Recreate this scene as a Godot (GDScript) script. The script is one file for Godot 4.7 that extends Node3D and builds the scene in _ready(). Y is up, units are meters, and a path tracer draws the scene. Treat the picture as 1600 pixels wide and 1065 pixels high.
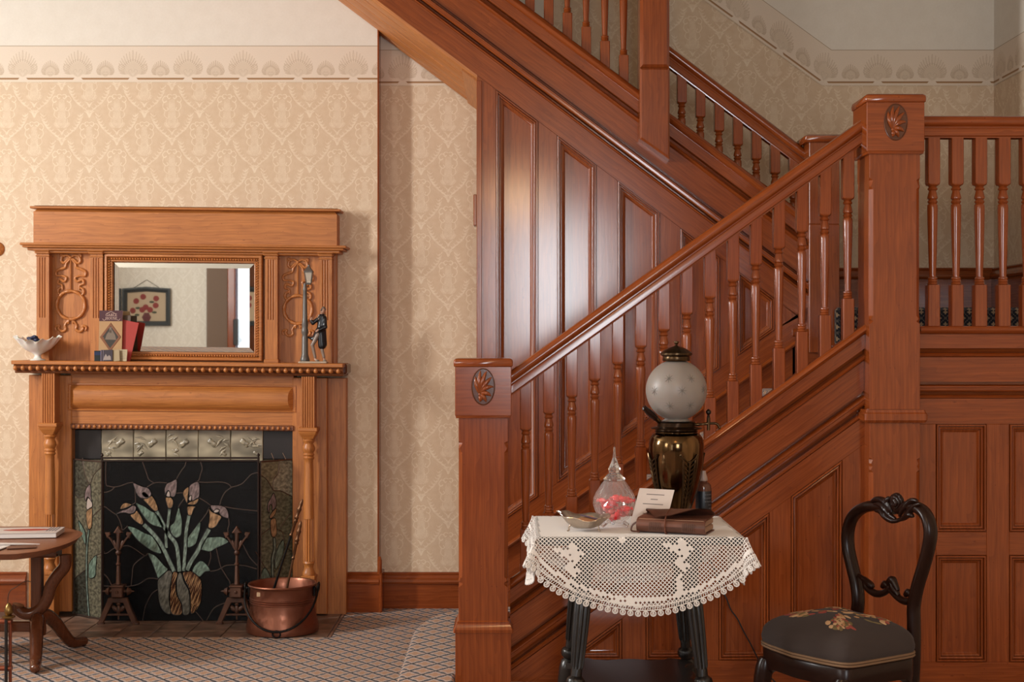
extends Node3D
# An old hall: pine staircase, mantelpiece with a stained glass fire screen, small tables and a chair.
# The camera stands at the origin, 1.35 m up, looking along -z.
const EYE := 1.35
const FOC := 2222.0
const S1 := 450.0        # pixels per metre at the lower flight's face
const S2 := 352.7        # at the upper flight's face
const SB := 313.0        # at the chimney breast
const SA := 308.6        # at the wall behind the stairs
var rng := RandomNumberGenerator.new()
var taken := {}
var M := {}

class MB:
	var v := PackedVector3Array()
	var n := PackedVector3Array()
	var t := PackedVector2Array()
	var xf := Transform3D.IDENTITY
	var g := Vector3.RIGHT
	var us := Vector2(1.0, 0.5)
	var uo := Vector2.ZERO
	var smooth := 0.0
	func tri(a: Vector3, b: Vector3, c: Vector3) -> void:
		a = xf * a
		b = xf * b
		c = xf * c
		var nn := (b - a).cross(c - a)
		if nn.length_squared() < 1e-18:
			return
		nn = nn.normalized()
		var w := nn.cross(g)
		var gg := g
		if w.length_squared() < 0.05:
			gg = Vector3(g.y, g.z, g.x)
			w = nn.cross(gg)
		w = w.normalized()
		v.append(a); v.append(b); v.append(c)
		n.append(nn); n.append(nn); n.append(nn)
		t.append(Vector2(a.dot(gg) / us.x, a.dot(w) / us.y) + uo)
		t.append(Vector2(b.dot(gg) / us.x, b.dot(w) / us.y) + uo)
		t.append(Vector2(c.dot(gg) / us.x, c.dot(w) / us.y) + uo)
	func quad(a: Vector3, b: Vector3, c: Vector3, d: Vector3) -> void:
		tri(a, b, c)
		tri(a, c, d)
	func tri_uv(a: Vector3, b: Vector3, c: Vector3, p: Vector2, q: Vector2, r: Vector2) -> void:
		var k := v.size()
		tri(a, b, c)
		if v.size() > k:
			t[k] = p
			t[k + 1] = q
			t[k + 2] = r
	func quad_uv(a: Vector3, b: Vector3, c: Vector3, d: Vector3, p: Vector2, q: Vector2, r: Vector2, s: Vector2) -> void:
		tri_uv(a, b, c, p, q, r)
		tri_uv(a, c, d, p, r, s)
	func box(x0: float, y0: float, z0: float, x1: float, y1: float, z1: float, b := 0.0) -> void:
		var lo := Vector3(minf(x0, x1), minf(y0, y1), minf(z0, z1))
		var hi := Vector3(maxf(x0, x1), maxf(y0, y1), maxf(z0, z1))
		b = minf(b, minf(hi.x - lo.x, minf(hi.y - lo.y, hi.z - lo.z)) * 0.45)
		var mid := (lo + hi) / 2.0
		var h := (hi - lo) / 2.0
		for ax in 3:
			var u := (ax + 1) % 3
			var w := (ax + 2) % 3
			for s: int in [-1, 1]:
				var q: Array[Vector3] = []
				for k: Vector2 in [Vector2(-1, -1), Vector2(1, -1), Vector2(1, 1), Vector2(-1, 1)]:
					var p := mid
					p[ax] += s * h[ax]
					p[u] += k.x * (h[u] - b)
					p[w] += k.y * (h[w] - b)
					q.append(p)
				if s > 0:
					quad(q[0], q[1], q[2], q[3])
				else:
					quad(q[3], q[2], q[1], q[0])
		if b <= 0.0:
			return
		for ax in 3:
			var u := (ax + 1) % 3
			var w := (ax + 2) % 3
			for su: int in [-1, 1]:
				for sw: int in [-1, 1]:
					var q: Array[Vector3] = []
					for e: int in [-1, 1]:
						var p := mid
						p[ax] += e * (h[ax] - b)
						var p2 := p
						p[u] += su * h[u]
						p[w] += sw * (h[w] - b)
						p2[u] += su * (h[u] - b)
						p2[w] += sw * h[w]
						q.append(p)
						q.append(p2)
					if su * sw > 0:
						quad(q[0], q[2], q[3], q[1])
					else:
						quad(q[1], q[3], q[2], q[0])
		for sx: int in [-1, 1]:
			for sy: int in [-1, 1]:
				for sz: int in [-1, 1]:
					var s3 := Vector3(sx, sy, sz)
					var a := mid + Vector3(h.x, h.y - b, h.z - b) * s3
					var c := mid + Vector3(h.x - b, h.y, h.z - b) * s3
					var d := mid + Vector3(h.x - b, h.y - b, h.z) * s3
					if sx * sy * sz > 0:
						tri(a, c, d)
					else:
						tri(d, c, a)
	# polygon in the xy plane, pushed from z0 to z1 (z1 > z0), front rim chamfered by bev
	func ext(poly: PackedVector2Array, z0: float, z1: float, bev := 0.0, back := true) -> void:
		var p := poly.duplicate()
		if Geometry2D.is_polygon_clockwise(p):
			p.reverse()
		var inner := p
		if bev > 0.0:
			inner = PackedVector2Array()
			for i in p.size():
				var d0 := (p[i] - p[i - 1]).normalized()
				var d1 := (p[(i + 1) % p.size()] - p[i]).normalized()
				var m := Vector2(-d0.y, d0.x) + Vector2(-d1.y, d1.x)
				m = m.normalized() / maxf(0.35, m.length() / 2.0)
				inner.append(p[i] + m * bev)
		var idx := Geometry2D.triangulate_polygon(p)
		for i in range(0, idx.size(), 3):
			var a := idx[i]
			var b := idx[i + 1]
			var c := idx[i + 2]
			if (p[b] - p[a]).cross(p[c] - p[a]) < 0.0:
				var sw := b
				b = c
				c = sw
			tri(Vector3(inner[a].x, inner[a].y, z1), Vector3(inner[b].x, inner[b].y, z1), Vector3(inner[c].x, inner[c].y, z1))
			if back:
				tri(Vector3(p[a].x, p[a].y, z0), Vector3(p[c].x, p[c].y, z0), Vector3(p[b].x, p[b].y, z0))
		for i in p.size():
			var j := (i + 1) % p.size()
			quad(Vector3(p[i].x, p[i].y, z0), Vector3(p[j].x, p[j].y, z0), Vector3(p[j].x, p[j].y, z1 - bev), Vector3(p[i].x, p[i].y, z1 - bev))
			if bev > 0.0:
				quad(Vector3(p[i].x, p[i].y, z1 - bev), Vector3(p[j].x, p[j].y, z1 - bev), Vector3(inner[j].x, inner[j].y, z1), Vector3(inner[i].x, inner[i].y, z1))
	# rows of points joined into a skin
	func grid(rows: Array, close_i := false, close_j := false) -> void:
		var ni := rows.size()
		for i in (ni if close_i else ni - 1):
			var a: Array = rows[i]
			var b: Array = rows[(i + 1) % ni]
			var nj := a.size()
			for j in (nj if close_j else nj - 1):
				var k := (j + 1) % nj
				quad(a[j], a[k], b[k], b[j])
	func lathe(prof: Array, seg := 24, c := Vector3.ZERO, bs := Basis.IDENTITY, sx := 1.0, sz := 1.0) -> void:
		var rows := []
		for p: Vector2 in prof:
			var row := []
			for k in seg:
				var an := -TAU * k / seg
				row.append(c + bs * Vector3(p.x * cos(an) * sx, p.y, p.x * sin(an) * sz))
			rows.append(row)
		grid(rows, false, true)
	func tube(pts: Array, rad: Variant, seg := 8, closed := false, flat := 1.0, upv := Vector3.ZERO) -> void:
		var rows := []
		var np := pts.size()
		var up := upv if upv != Vector3.ZERO else Vector3(0.123, 0.95, 0.31)
		for i in np:
			var a: Vector3 = pts[(i - 1 + np) % np] if closed or i > 0 else pts[i]
			var b: Vector3 = pts[(i + 1) % np] if closed or i < np - 1 else pts[i]
			var d := (b - a).normalized()
			var side := up.cross(d)
			if side.length_squared() < 1e-6:
				side = Vector3(d.y, d.z, d.x).cross(d)
			side = side.normalized()
			if upv == Vector3.ZERO:
				up = d.cross(side).normalized()
			var u2 := d.cross(side).normalized()
			var r: float = rad[i] if rad is Array else rad
			var row := []
			for k in seg:
				var an := TAU * k / seg
				row.append((pts[i] as Vector3) + side * cos(an) * r + u2 * sin(an) * r * flat)
			rows.append(row)
		grid(rows, closed, true)
		if not closed:
			for e in 2:
				var row: Array = rows[0] if e == 0 else rows[-1]
				var m: Vector3 = pts[0] if e == 0 else pts[-1]
				for k in seg:
					if e == 0:
						tri(m, row[(k + 1) % seg], row[k])
					else:
						tri(m, row[k], row[(k + 1) % seg])
	# a moulding: profile (distance inside the path, height z) run round a path in the xy plane with mitred corners
	func mould(path: PackedVector2Array, closed: bool, prof: Array, z := 0.0) -> void:
		var p := path.duplicate()
		if closed and Geometry2D.is_polygon_clockwise(p):
			p.reverse()
		var rows := []
		var np := p.size()
		for i in np:
			var d0 := (p[i] - p[(i - 1 + np) % np]).normalized() if closed or i > 0 else (p[1] - p[0]).normalized()
			var d1 := (p[(i + 1) % np] - p[i]).normalized() if closed or i < np - 1 else d0
			if not closed and i == 0:
				d0 = d1
			var m := Vector2(-d0.y, d0.x) + Vector2(-d1.y, d1.x)
			var l := m.length() / 2.0
			m = m.normalized() / maxf(l, 0.3)
			var row := []
			for q: Vector2 in prof:
				row.append(Vector3(p[i].x + m.x * q.x, p[i].y + m.y * q.x, z + q.y))
			rows.append(row)
		if closed:
			rows.append(rows[0])
		for i in rows.size() - 1:
			for j in prof.size() - 1:
				quad(rows[i][j], rows[i + 1][j], rows[i + 1][j + 1], rows[i][j + 1])
	# profile (drop below the line, z) run along a sloping line y = y0 + m (x - xr), ends cut upright
	func slope(x0: float, x1: float, m: float, xr: float, y0: float, prof: Array, ends := true, closed := false) -> void:
		var np := prof.size()
		for j in (np if closed else np - 1):
			var a: Vector2 = prof[j]
			var b: Vector2 = prof[(j + 1) % np]
			var ya := y0 + m * (x0 - xr)
			var yb := y0 + m * (x1 - xr)
			quad(Vector3(x0, ya - a.x, a.y), Vector3(x0, ya - b.x, b.y), Vector3(x1, yb - b.x, b.y), Vector3(x1, yb - a.x, a.y))
		if ends:
			var poly := PackedVector2Array()
			for q: Vector2 in prof:
				poly.append(Vector2(q.y, -q.x))
			var idx := Geometry2D.triangulate_polygon(poly)
			for e in 2:
				var x := x0 if e == 0 else x1
				var y := y0 + m * (x - xr)
				for i in range(0, idx.size(), 3):
					var a := poly[idx[i]]
					var b := poly[idx[i + 1]]
					var c := poly[idx[i + 2]]
					if ((b - a).cross(c - a) > 0.0) == (e == 0):
						tri(Vector3(x, y + a.y, a.x), Vector3(x, y + b.y, b.x), Vector3(x, y + c.y, c.x))
					else:
						tri(Vector3(x, y + a.y, a.x), Vector3(x, y + c.y, c.x), Vector3(x, y + b.y, b.x))
	# square post whose corners are cut by c at heights y: sections [y, half width, cut]
	func post(cx: float, cz: float, secs: Array) -> void:
		var rows := []
		for s: Array in secs:
			var h: float = s[1]
			var c: float = s[2]
			rows.append([Vector3(cx - h, s[0], cz + h - c), Vector3(cx - h + c, s[0], cz + h), Vector3(cx + h - c, s[0], cz + h), Vector3(cx + h, s[0], cz + h - c),
				Vector3(cx + h, s[0], cz - h + c), Vector3(cx + h - c, s[0], cz - h), Vector3(cx - h + c, s[0], cz - h), Vector3(cx - h, s[0], cz - h + c)])
		grid(rows, false, true)
		for e in 2:
			var r: Array = rows[0] if e == 0 else rows[-1]
			for k in range(1, 7):
				if e == 0:
					tri(r[0], r[k + 1], r[k])
				else:
					tri(r[0], r[k], r[k + 1])
	func blob(c: Vector3, r: Vector3, seg := 10, rings := 6, bs := Basis.IDENTITY) -> void:
		var rows := []
		for i in rings + 1:
			var a := PI * i / rings
			var row := []
			for k in seg:
				var b := -TAU * k / seg
				row.append(c + bs * Vector3(sin(a) * cos(b) * r.x, -cos(a) * r.y, sin(a) * sin(b) * r.z))
			rows.append(row)
		grid(rows, false, true)
	func mesh(off: Vector3) -> ArrayMesh:
		var nn := n
		if smooth > 0.0:
			var at := {}
			var keys := []
			for i in v.size():
				var k := Vector3i((v[i] * 20000.0).round())
				keys.append(k)
				if not at.has(k):
					at[k] = PackedInt32Array()
				at[k].append(i)
			var lim := cos(deg_to_rad(smooth))
			nn = PackedVector3Array()
			nn.resize(v.size())
			for i in v.size():
				var s := Vector3.ZERO
				var me := n[i]
				for j: int in at[keys[i]]:
					if n[j].dot(me) > lim:
						s += n[j]
				nn[i] = s.normalized() if s.length_squared() > 1e-9 else me
		var vv := PackedVector3Array()
		vv.resize(v.size())
		for i in v.size():
			vv[i] = v[i] - off
		var ix := PackedInt32Array()
		ix.resize(v.size())
		for i in range(0, v.size(), 3):
			ix[i] = i
			ix[i + 1] = i + 2
			ix[i + 2] = i + 1
		var arr := []
		arr.resize(Mesh.ARRAY_MAX)
		arr[Mesh.ARRAY_VERTEX] = vv
		arr[Mesh.ARRAY_NORMAL] = nn
		arr[Mesh.ARRAY_TEX_UV] = t
		arr[Mesh.ARRAY_INDEX] = ix
		var am := ArrayMesh.new()
		am.add_surface_from_arrays(Mesh.PRIMITIVE_TRIANGLES, arr)
		return am

func mb(grain := Vector3.RIGHT, smooth := 0.0) -> MB:
	var b := MB.new()
	b.g = grain.normalized()
	b.smooth = smooth
	b.uo = Vector2(rng.randf(), rng.randf())
	return b

func numbered(par: Node, called: String) -> String:
	var key := str(par.get_instance_id()) + called
	taken[key] = taken.get(key, -1) + 1
	return called if taken[key] == 0 else "%s_%03d" % [called, taken[key]]

func tag(o: Node, label := "", category := "", group := "", kind := "") -> void:
	if label:
		o.set_meta("label", label)
	if category:
		o.set_meta("category", category)
	if group:
		o.set_meta("group", group)
	if kind:
		o.set_meta("kind", kind)

func where(par: Node) -> Vector3:
	var o := Vector3.ZERO
	while par != self:
		o += (par as Node3D).position
		par = par.get_parent()
	return o

func put(b: MB, called: String, m: Material, par: Node = self, label := "", category := "", group := "", kind := "") -> MeshInstance3D:
	var o := MeshInstance3D.new()
	o.name = numbered(par, called)
	var off := where(par)
	if par == self:
		var lo := b.v[0]
		var hi := b.v[0]
		for p in b.v:
			lo = lo.min(p)
			hi = hi.max(p)
		o.position = Vector3((lo.x + hi.x) / 2.0, lo.y, (lo.z + hi.z) / 2.0)
		off = o.position
	o.mesh = b.mesh(off)
	o.material_override = m
	par.add_child(o, true)
	tag(o, label, category, group, kind)
	return o

func thing(called: String, at: Vector3, label := "", category := "", group := "", kind := "") -> Node3D:
	var o := Node3D.new()
	o.name = numbered(self, called)
	o.position = at
	add_child(o, true)
	tag(o, label, category, group, kind)
	return o

func again(o: Node3D, at: Vector3, par: Node = self) -> Node3D:
	var c: Node3D = o.duplicate()
	c.name = numbered(par, str(o.name).rstrip("0123456789").trim_suffix("_"))
	c.position = at - where(par)
	par.add_child(c, true)
	return c

func X(px: float, s: float) -> float:
	return (px - 800.0) / s
func Y(py: float, s: float) -> float:
	return EYE + (532.5 - py) / s
func Z(s: float) -> float:
	return -FOC / s
func P2(px: float, py: float, s: float) -> Vector2:
	return Vector2(X(px, s), Y(py, s))
func poly(s: float, c: Array) -> PackedVector2Array:
	var r := PackedVector2Array()
	for i in range(0, c.size(), 2):
		r.append(P2(c[i], c[i + 1], s))
	return r
func bez(a: Vector2, b: Vector2, c: Vector2, d: Vector2, k: int) -> PackedVector2Array:
	var r := PackedVector2Array()
	for i in k + 1:
		r.append(a.bezier_interpolate(b, c, d, float(i) / k))
	return r
# a smooth curve through given points
func through(pts: Array, per := 6, closed := false) -> Array:
	var r := []
	var np := pts.size()
	for i in (np if closed else np - 1):
		var p0: Variant = pts[(i - 1 + np) % np] if closed or i > 0 else pts[i]
		var p1: Variant = pts[i]
		var p2: Variant = pts[(i + 1) % np]
		var p3: Variant = pts[(i + 2) % np] if closed or i + 2 < np else pts[(i + 1) % np]
		for k in per:
			r.append(p1.cubic_interpolate(p2, p0, p3, float(k) / per))
	if not closed:
		r.append(pts[-1])
	return r

func mat(c: Color, rough := 0.6, metal := 0.0, spec := 0.5) -> StandardMaterial3D:
	var m := StandardMaterial3D.new()
	m.albedo_color = c
	m.roughness = rough
	m.metallic = metal
	m.metallic_specular = spec
	return m

func tex_from(f: PackedFloat32Array, w: int, h: int, lo: Color, hi: Color) -> ImageTexture:
	var d := PackedByteArray()
	d.resize(w * h * 3)
	for i in w * h:
		var k := clampf(f[i], 0.0, 1.0)
		d[i * 3] = int(255.0 * lerpf(lo.r, hi.r, k))
		d[i * 3 + 1] = int(255.0 * lerpf(lo.g, hi.g, k))
		d[i * 3 + 2] = int(255.0 * lerpf(lo.b, hi.b, k))
	return ImageTexture.create_from_image(Image.create_from_data(w, h, false, Image.FORMAT_RGB8, d))

func seamless(sd: int, freq: float, size: int, oct := 3) -> PackedFloat32Array:
	var nz := FastNoiseLite.new()
	nz.seed = sd
	nz.noise_type = FastNoiseLite.TYPE_SIMPLEX_SMOOTH
	nz.frequency = freq
	nz.fractal_octaves = oct
	var im := nz.get_seamless_image(size, size)
	im.convert(Image.FORMAT_L8)
	var d := im.get_data()
	var f := PackedFloat32Array()
	f.resize(size * size)
	for i in size * size:
		f[i] = d[i] / 255.0
	return f

# stamps a soft disc into a wrapped field
func dab(f: PackedFloat32Array, w: int, h: int, x: float, y: float, r: float, val: float) -> void:
	var ri := int(ceil(r)) + 1
	for j in range(-ri, ri + 1):
		for i in range(-ri, ri + 1):
			var px := int(floor(x)) + i
			var py := int(floor(y)) + j
			var d := Vector2(px + 0.5 - x, py + 0.5 - y).length()
			var k := clampf(r - d + 0.5, 0.0, 1.0) * val
			if k != 0.0:
				var at := posmod(py, h) * w + posmod(px, w)
				if val > 0.0:
					f[at] = maxf(f[at], k)
				else:
					f[at] = minf(f[at], 1.0 + k)

func stroke(f: PackedFloat32Array, w: int, h: int, c: Vector2, sc: Vector2, pts: Array, r0: float, r1: float, val: float, mirror := true) -> void:
	var q := through(pts, 10)
	for side: float in ([1.0, -1.0] if mirror else [1.0]):
		for i in q.size():
			var p: Vector2 = q[i]
			dab(f, w, h, c.x + p.x * sc.x * side, c.y + p.y * sc.y, lerpf(r0, r1, float(i) / (q.size() - 1)), val)

func make_materials() -> void:
	# pine: growth rings, streaks, pores and old dents; 1 m along the grain by 0.5 m
	var w := 1024
	var nz := seamless(11, 0.006, 512, 3)
	var f := PackedFloat32Array()
	f.resize(w * w)
	var bump := PackedFloat32Array()
	bump.resize(w * w)
	for y in w:
		for x in w:
			var xi := (x >> 1)
			var a := nz[(y & 511) * 512 + xi]
			var b := nz[((y * 9) & 511) * 512 + ((xi + 171) & 511)]
			var c := nz[((y * 37) & 511) * 512 + ((xi + 77) & 511)]
			var q := y * 15.0 / 1024.0 + a * 1.3
			var ring := q - floorf(q)
			ring = ring * ring
			f[y * w + x] = 0.84 - 0.10 * ring - 0.22 * (b - 0.5) - 0.18 * (c - 0.5) - 0.10 * (a - 0.5)
			bump[y * w + x] = 0.5 + 0.45 * (c - 0.5) + 0.35 * (b - 0.5)
	rng.seed = 5
	for k in 70:
		var c := Vector2(rng.randf() * w, rng.randf() * w)
		var r := rng.randf_range(1.0, 2.6)
		dab(f, w, w, c.x, c.y, r, -0.62)
		dab(bump, w, w, c.x, c.y, r + 1.0, -0.8)
	for k in 26:
		var c := Vector2(rng.randf() * w, rng.randf() * w)
		var d := Vector2.from_angle(rng.randf_range(-0.5, 0.5)) * rng.randf_range(4.0, 16.0)
		stroke(f, w, w, c, Vector2.ONE, [Vector2.ZERO, d], 1.0, 0.5, -0.5, false)
	for k in 2:
		var c := Vector2(rng.randf() * w, rng.randf() * w)
		for q in 7:
			dab(f, w, w, c.x, c.y, 9.0 - q, -0.15 - 0.05 * q)
	var wood_tex := tex_from(f, w, w, Color(0.36, 0.22, 0.14), Color(1.0, 0.97, 0.92))
	var wood_bump := tex_from(bump, w, w, Color.BLACK, Color.WHITE)
	M.pine = mat(Color(0.59, 0.305, 0.142), 0.17, 0.0, 0.5)
	M.pine.albedo_texture = wood_tex
	M.pine.heightmap_enabled = true
	M.pine.heightmap_texture = wood_bump
	M.pine.heightmap_scale = 0.004
	M.mantel = M.pine.duplicate()
	M.mantel.albedo_color = Color(0.78, 0.515, 0.275)
	M.mantel.roughness = 0.42
	M.mantel.heightmap_scale = 0.006
	M.gilt = M.mantel.duplicate()
	M.gilt.albedo_color = Color(0.80, 0.53, 0.30)
	M.gilt.roughness = 0.28
	M.oak = M.pine.duplicate()
	M.aged = M.mantel.duplicate()
	M.aged.albedo_color = Color(0.50, 0.30, 0.17)
	M.lit_oak = M.pine.duplicate()  # oak made paler: light reflected by the table top put into its colour
	M.lit_oak.albedo_color = Color(0.56, 0.37, 0.27)
	M.lit_oak.roughness = 0.4
	M.oak.albedo_color = Color(0.40, 0.235, 0.155)
	M.ebony = mat(Color(0.085, 0.068, 0.062), 0.30)
	M.ebony.heightmap_enabled = true
	M.ebony.heightmap_texture = wood_bump
	M.ebony.heightmap_scale = 0.02
	M.rosewood = mat(Color(0.15, 0.078, 0.055), 0.28, 0.0, 0.35)
	M.rosewood.albedo_texture = wood_tex
	# damask wallpaper, one repeat of 0.275 m, half-drop
	w = 512
	f = PackedFloat32Array()
	f.resize(w * w)
	var fuzz := seamless(3, 0.08, w, 2)
	var blot := seamless(8, 0.012, w, 2)
	for y in w:
		for x in w:
			f[y * w + x] = 0.0
	for c: Vector2 in [Vector2(256, 256), Vector2(0, 0)]:
		var s := Vector2(512, 512)
		stroke(f, w, w, c, s, [Vector2(0.34, -0.12), Vector2(0.33, 0.02), Vector2(0.24, 0.17), Vector2(0.10, 0.27), Vector2(0.0, 0.38)], 3.0, 7.0, 0.5)
		for k in 9:
			var p := Vector2(0.335, -0.08).bezier_interpolate(Vector2(0.33, 0.08), Vector2(0.2, 0.2), Vector2(0.03, 0.33), k / 8.0)
			stroke(f, w, w, c, s, [p, p + Vector2(0.03, -0.02), p + Vector2(0.055, -0.055)], 9.0, 2.5, 0.75)
			stroke(f, w, w, c, s, [p, p + Vector2(-0.025, 0.0), p + Vector2(-0.05, -0.03)], 8.0, 2.0, 0.66)
		stroke(f, w, w, c, s, [Vector2(0.0, -0.46), Vector2(0.05, -0.475), Vector2(0.085, -0.44), Vector2(0.06, -0.40), Vector2(0.03, -0.41)], 3.0, 5.0, 0.9)
		stroke(f, w, w, c, s, [Vector2(0.07, -0.43), Vector2(0.13, -0.44), Vector2(0.17, -0.38), Vector2(0.14, -0.33), Vector2(0.10, -0.35)], 3.0, 5.0, 0.95)
		stroke(f, w, w, c, s, [Vector2(0.15, -0.33), Vector2(0.165, -0.25), Vector2(0.11, -0.18), Vector2(0.07, -0.20), Vector2(0.09, -0.24)], 4.0, 4.0, 0.9)
		stroke(f, w, w, c, s, [Vector2(0.12, -0.18), Vector2(0.14, -0.10), Vector2(0.08, -0.04), Vector2(0.05, -0.08)], 3.5, 4.0, 0.75)
		stroke(f, w, w, c, s, [Vector2(0.10, -0.02), Vector2(0.10, 0.06), Vector2(0.05, 0.12)], 3.5, 4.0, 0.7)
		stroke(f, w, w, c, s, [Vector2(0.0, 0.24), Vector2(0.04, 0.18), Vector2(0.09, 0.15)], 9.0, 2.0, 0.7)
		stroke(f, w, w, c, s, [Vector2(0.0, 0.43), Vector2(0.04, 0.36), Vector2(0.09, 0.33)], 10.0, 2.0, 0.85)
		stroke(f, w, w, c, s, [Vector2(0.0, -0.34), Vector2(0.0, 0.05)], 26.0, 44.0, 0.40)
		stroke(f, w, w, c, s, [Vector2(0.0, 0.0), Vector2(0.05, 0.1), Vector2(0.12, 0.06)], 30.0, 14.0, 0.42)
		stroke(f, w, w, c, s, [Vector2(0.0, -0.30), Vector2(0.0, 0.05)], 2.0, 5.0, 0.4)
		for k in 5:
			var yy := -0.34 + 0.075 * k
			stroke(f, w, w, c, s, [Vector2(0.0, yy), Vector2(0.03, yy - 0.03), Vector2(0.055, yy - 0.045)], 4.0, 2.0, 0.4)
	for i in w * w:
		f[i] = f[i] * clampf(0.1 + 1.6 * fuzz[i] * (0.6 + 0.8 * blot[i]), 0.0, 1.0) * 0.95 + 0.16 * (fuzz[i] - 0.5) + 0.30 * (blot[i] - 0.5) + 0.18
	M.paper = mat(Color(1, 1, 1), 0.62, 0.0, 0.4)
	M.paper.albedo_texture = tex_from(f, w, w, Color(0.808, 0.702, 0.585), Color(0.885, 0.812, 0.712))
	M.pale_paper = M.paper.duplicate()
	M.pale_paper.albedo_color = Color(1.0, 1.0, 1.0)
	M.pale_paper.albedo_texture = tex_from(f, w, w, Color(0.83, 0.80, 0.75), Color(0.90, 0.88, 0.84))
	# frieze border: crests over a broken brown line, 0.275 m by 0.183 m
	var bw := 768
	var bh := 512
	f = PackedFloat32Array()
	f.resize(bw * bh)
	f.fill(0.62)
	var line := PackedFloat32Array()
	line.resize(bw * bh)
	for c: Array in [[Vector2(384, 420), 1.0], [Vector2(0, 420), 0.6]]:
		var o: Vector2 = c[0]
		var s := Vector2(440, 400) * (c[1] as float)
		for k in 11:
			var an := -PI / 2 + k * 0.135
			var l := 0.88 * (1.0 - 0.052 * k)
			var e := Vector2(cos(an), sin(an)) * l
			var m := e * 0.62
			stroke(f, bw, bh, o, s, [Vector2(0.0, -0.12), m, e], 17.0, 7.0, -0.85)
			stroke(line, bw, bh, o, s, [m, m + (e - m) * 0.5 + Vector2(0.03, 0.01), e], 3.0, 2.0, 0.9)
			stroke(line, bw, bh, o, s, [m * 0.95, m + Vector2(0.06, -0.02), m + Vector2(0.09, 0.02)], 3.0, 1.5, 0.7)
		stroke(f, bw, bh, o, s, [Vector2(0.03, 0.0), Vector2(0.2, -0.12), Vector2(0.30, -0.34), Vector2(0.42, -0.36), Vector2(0.44, -0.22), Vector2(0.36, -0.18)], 14.0, 9.0, -0.85)
		stroke(line, bw, bh, o, s, [Vector2(0.03, 0.0), Vector2(0.2, -0.12), Vector2(0.30, -0.34), Vector2(0.42, -0.38), Vector2(0.46, -0.22), Vector2(0.36, -0.16)], 2.0, 2.0, 0.9)
		stroke(f, bw, bh, o, s, [Vector2(0.0, 0.02), Vector2(0.10, -0.03), Vector2(0.16, -0.14), Vector2(0.08, -0.22), Vector2(0.03, -0.14)], 14.0, 8.0, -0.85)
		stroke(line, bw, bh, o, s, [Vector2(0.0, -0.05), Vector2(0.10, -0.07), Vector2(0.14, -0.16), Vector2(0.07, -0.22), Vector2(0.03, -0.14)], 2.0, 2.0, 0.9)
	var img := Image.create(bw, bh, false, Image.FORMAT_RGB8)
	var base := Color(0.81, 0.735, 0.645)
	var pale := Color(0.865, 0.80, 0.725)
	var rim := Color(0.70, 0.61, 0.52)
	for y in bh:
		for x in bw:
			var col := base.lerp(pale, clampf(f[y * bw + x] / 0.62, 0.0, 1.0))
			col = col.lerp(rim, 0.85 * line[y * bw + x])
			if y < 9:
				col = Color(0.66, 0.57, 0.47)
			elif y < 14:
				col = Color(0.87, 0.81, 0.73)
			if y > 500:
				col = Color(0.865, 0.80, 0.71)
			var dx := absf(x - 384.0)
			if y > 452 and y < 480 and dx > 46.0 + 0.9 * absf(y - 452.0):
				col = Color(0.60, 0.455, 0.31) if y < 472 else Color(0.68, 0.53, 0.38)
			var k := 1.0 + 0.05 * (fuzz[(y & 511) * 512 + (x & 511)] - 0.5)
			img.set_pixel(x, y, Color(col.r * k, col.g * k, col.b * k))
	M.border = mat(Color(1, 1, 1), 0.6, 0.0, 0.4)
	M.border.albedo_texture = ImageTexture.create_from_image(img)
	# plain upper wall
	f = PackedFloat32Array()
	f.resize(w * w)
	for i in w * w:
		f[i] = 0.5 + 0.4 * (fuzz[i] - 0.5) + 0.5 * (blot[i] - 0.5)
	M.upper = mat(Color(1, 1, 1), 0.75, 0.0, 0.3)
	M.upper.albedo_texture = tex_from(f, w, w, Color(0.86, 0.825, 0.77), Color(0.895, 0.865, 0.815))
	M.plaster = mat(Color(0.80, 0.77, 0.71), 0.8)
	# carpet: lattice of navy lines with a small flower in every lozenge; a 2 x 2 lattice tile
	w = 512
	f = PackedFloat32Array()
	img = Image.create(w, w, false, Image.FORMAT_RGB8)
	var pile := seamless(21, 0.19, w, 1)
	for y in w:
		for x in w:
			var u := x / 256.0 + 0.012 * sin(y * 0.27)
			var v2 := y / 256.0 + 0.012 * sin(x * 0.31)
			var a := u + v2
			var b := u - v2
			var da := absf(a - roundf(a))
			var db := absf(b - roundf(b))
			var cu := u - (floorf(u) + 0.5)
			var cv := v2 - floorf(v2)
			var fu := fposmod(a - 0.5, 1.0) - 0.0
			# cell centre in lattice coordinates
			var ca := floorf(a) + 0.5
			var cb := floorf(b) + 0.5
			var lu := (a - ca + (b - cb)) / 2.0
			var lv := (a - ca - (b - cb)) / 2.0
			var r := Vector2(lu, lv).length()
			var an := atan2(lv, lu)
			var pk := pile[y * w + x]
			var col := Color(0.71, 0.625, 0.575)
			if r < 0.205 + 0.05 * cos(an * 4.0):
				col = Color(0.68, 0.515, 0.385)
			if r < 0.05:
				col = Color(0.68, 0.52, 0.40)
			if r > 0.27 and r < 0.36 and absf(fposmod(an / (PI / 4.0), 2.0) - 1.0) < 0.38:
				col = Color(0.40, 0.42, 0.46)
			if da < 0.070 or db < 0.060 + 0.025 * sin(a * TAU * 2.0):
				col = Color(0.075, 0.085, 0.13)
			var k := 0.72 + 0.56 * pk
			img.set_pixel(x, y, Color(col.r * k, col.g * k, col.b * k))
	M.carpet = mat(Color(1, 1, 1), 0.95, 0.0, 0.2)
	M.carpet.albedo_texture = ImageTexture.create_from_image(img)
	M.carpet.heightmap_enabled = true
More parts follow.
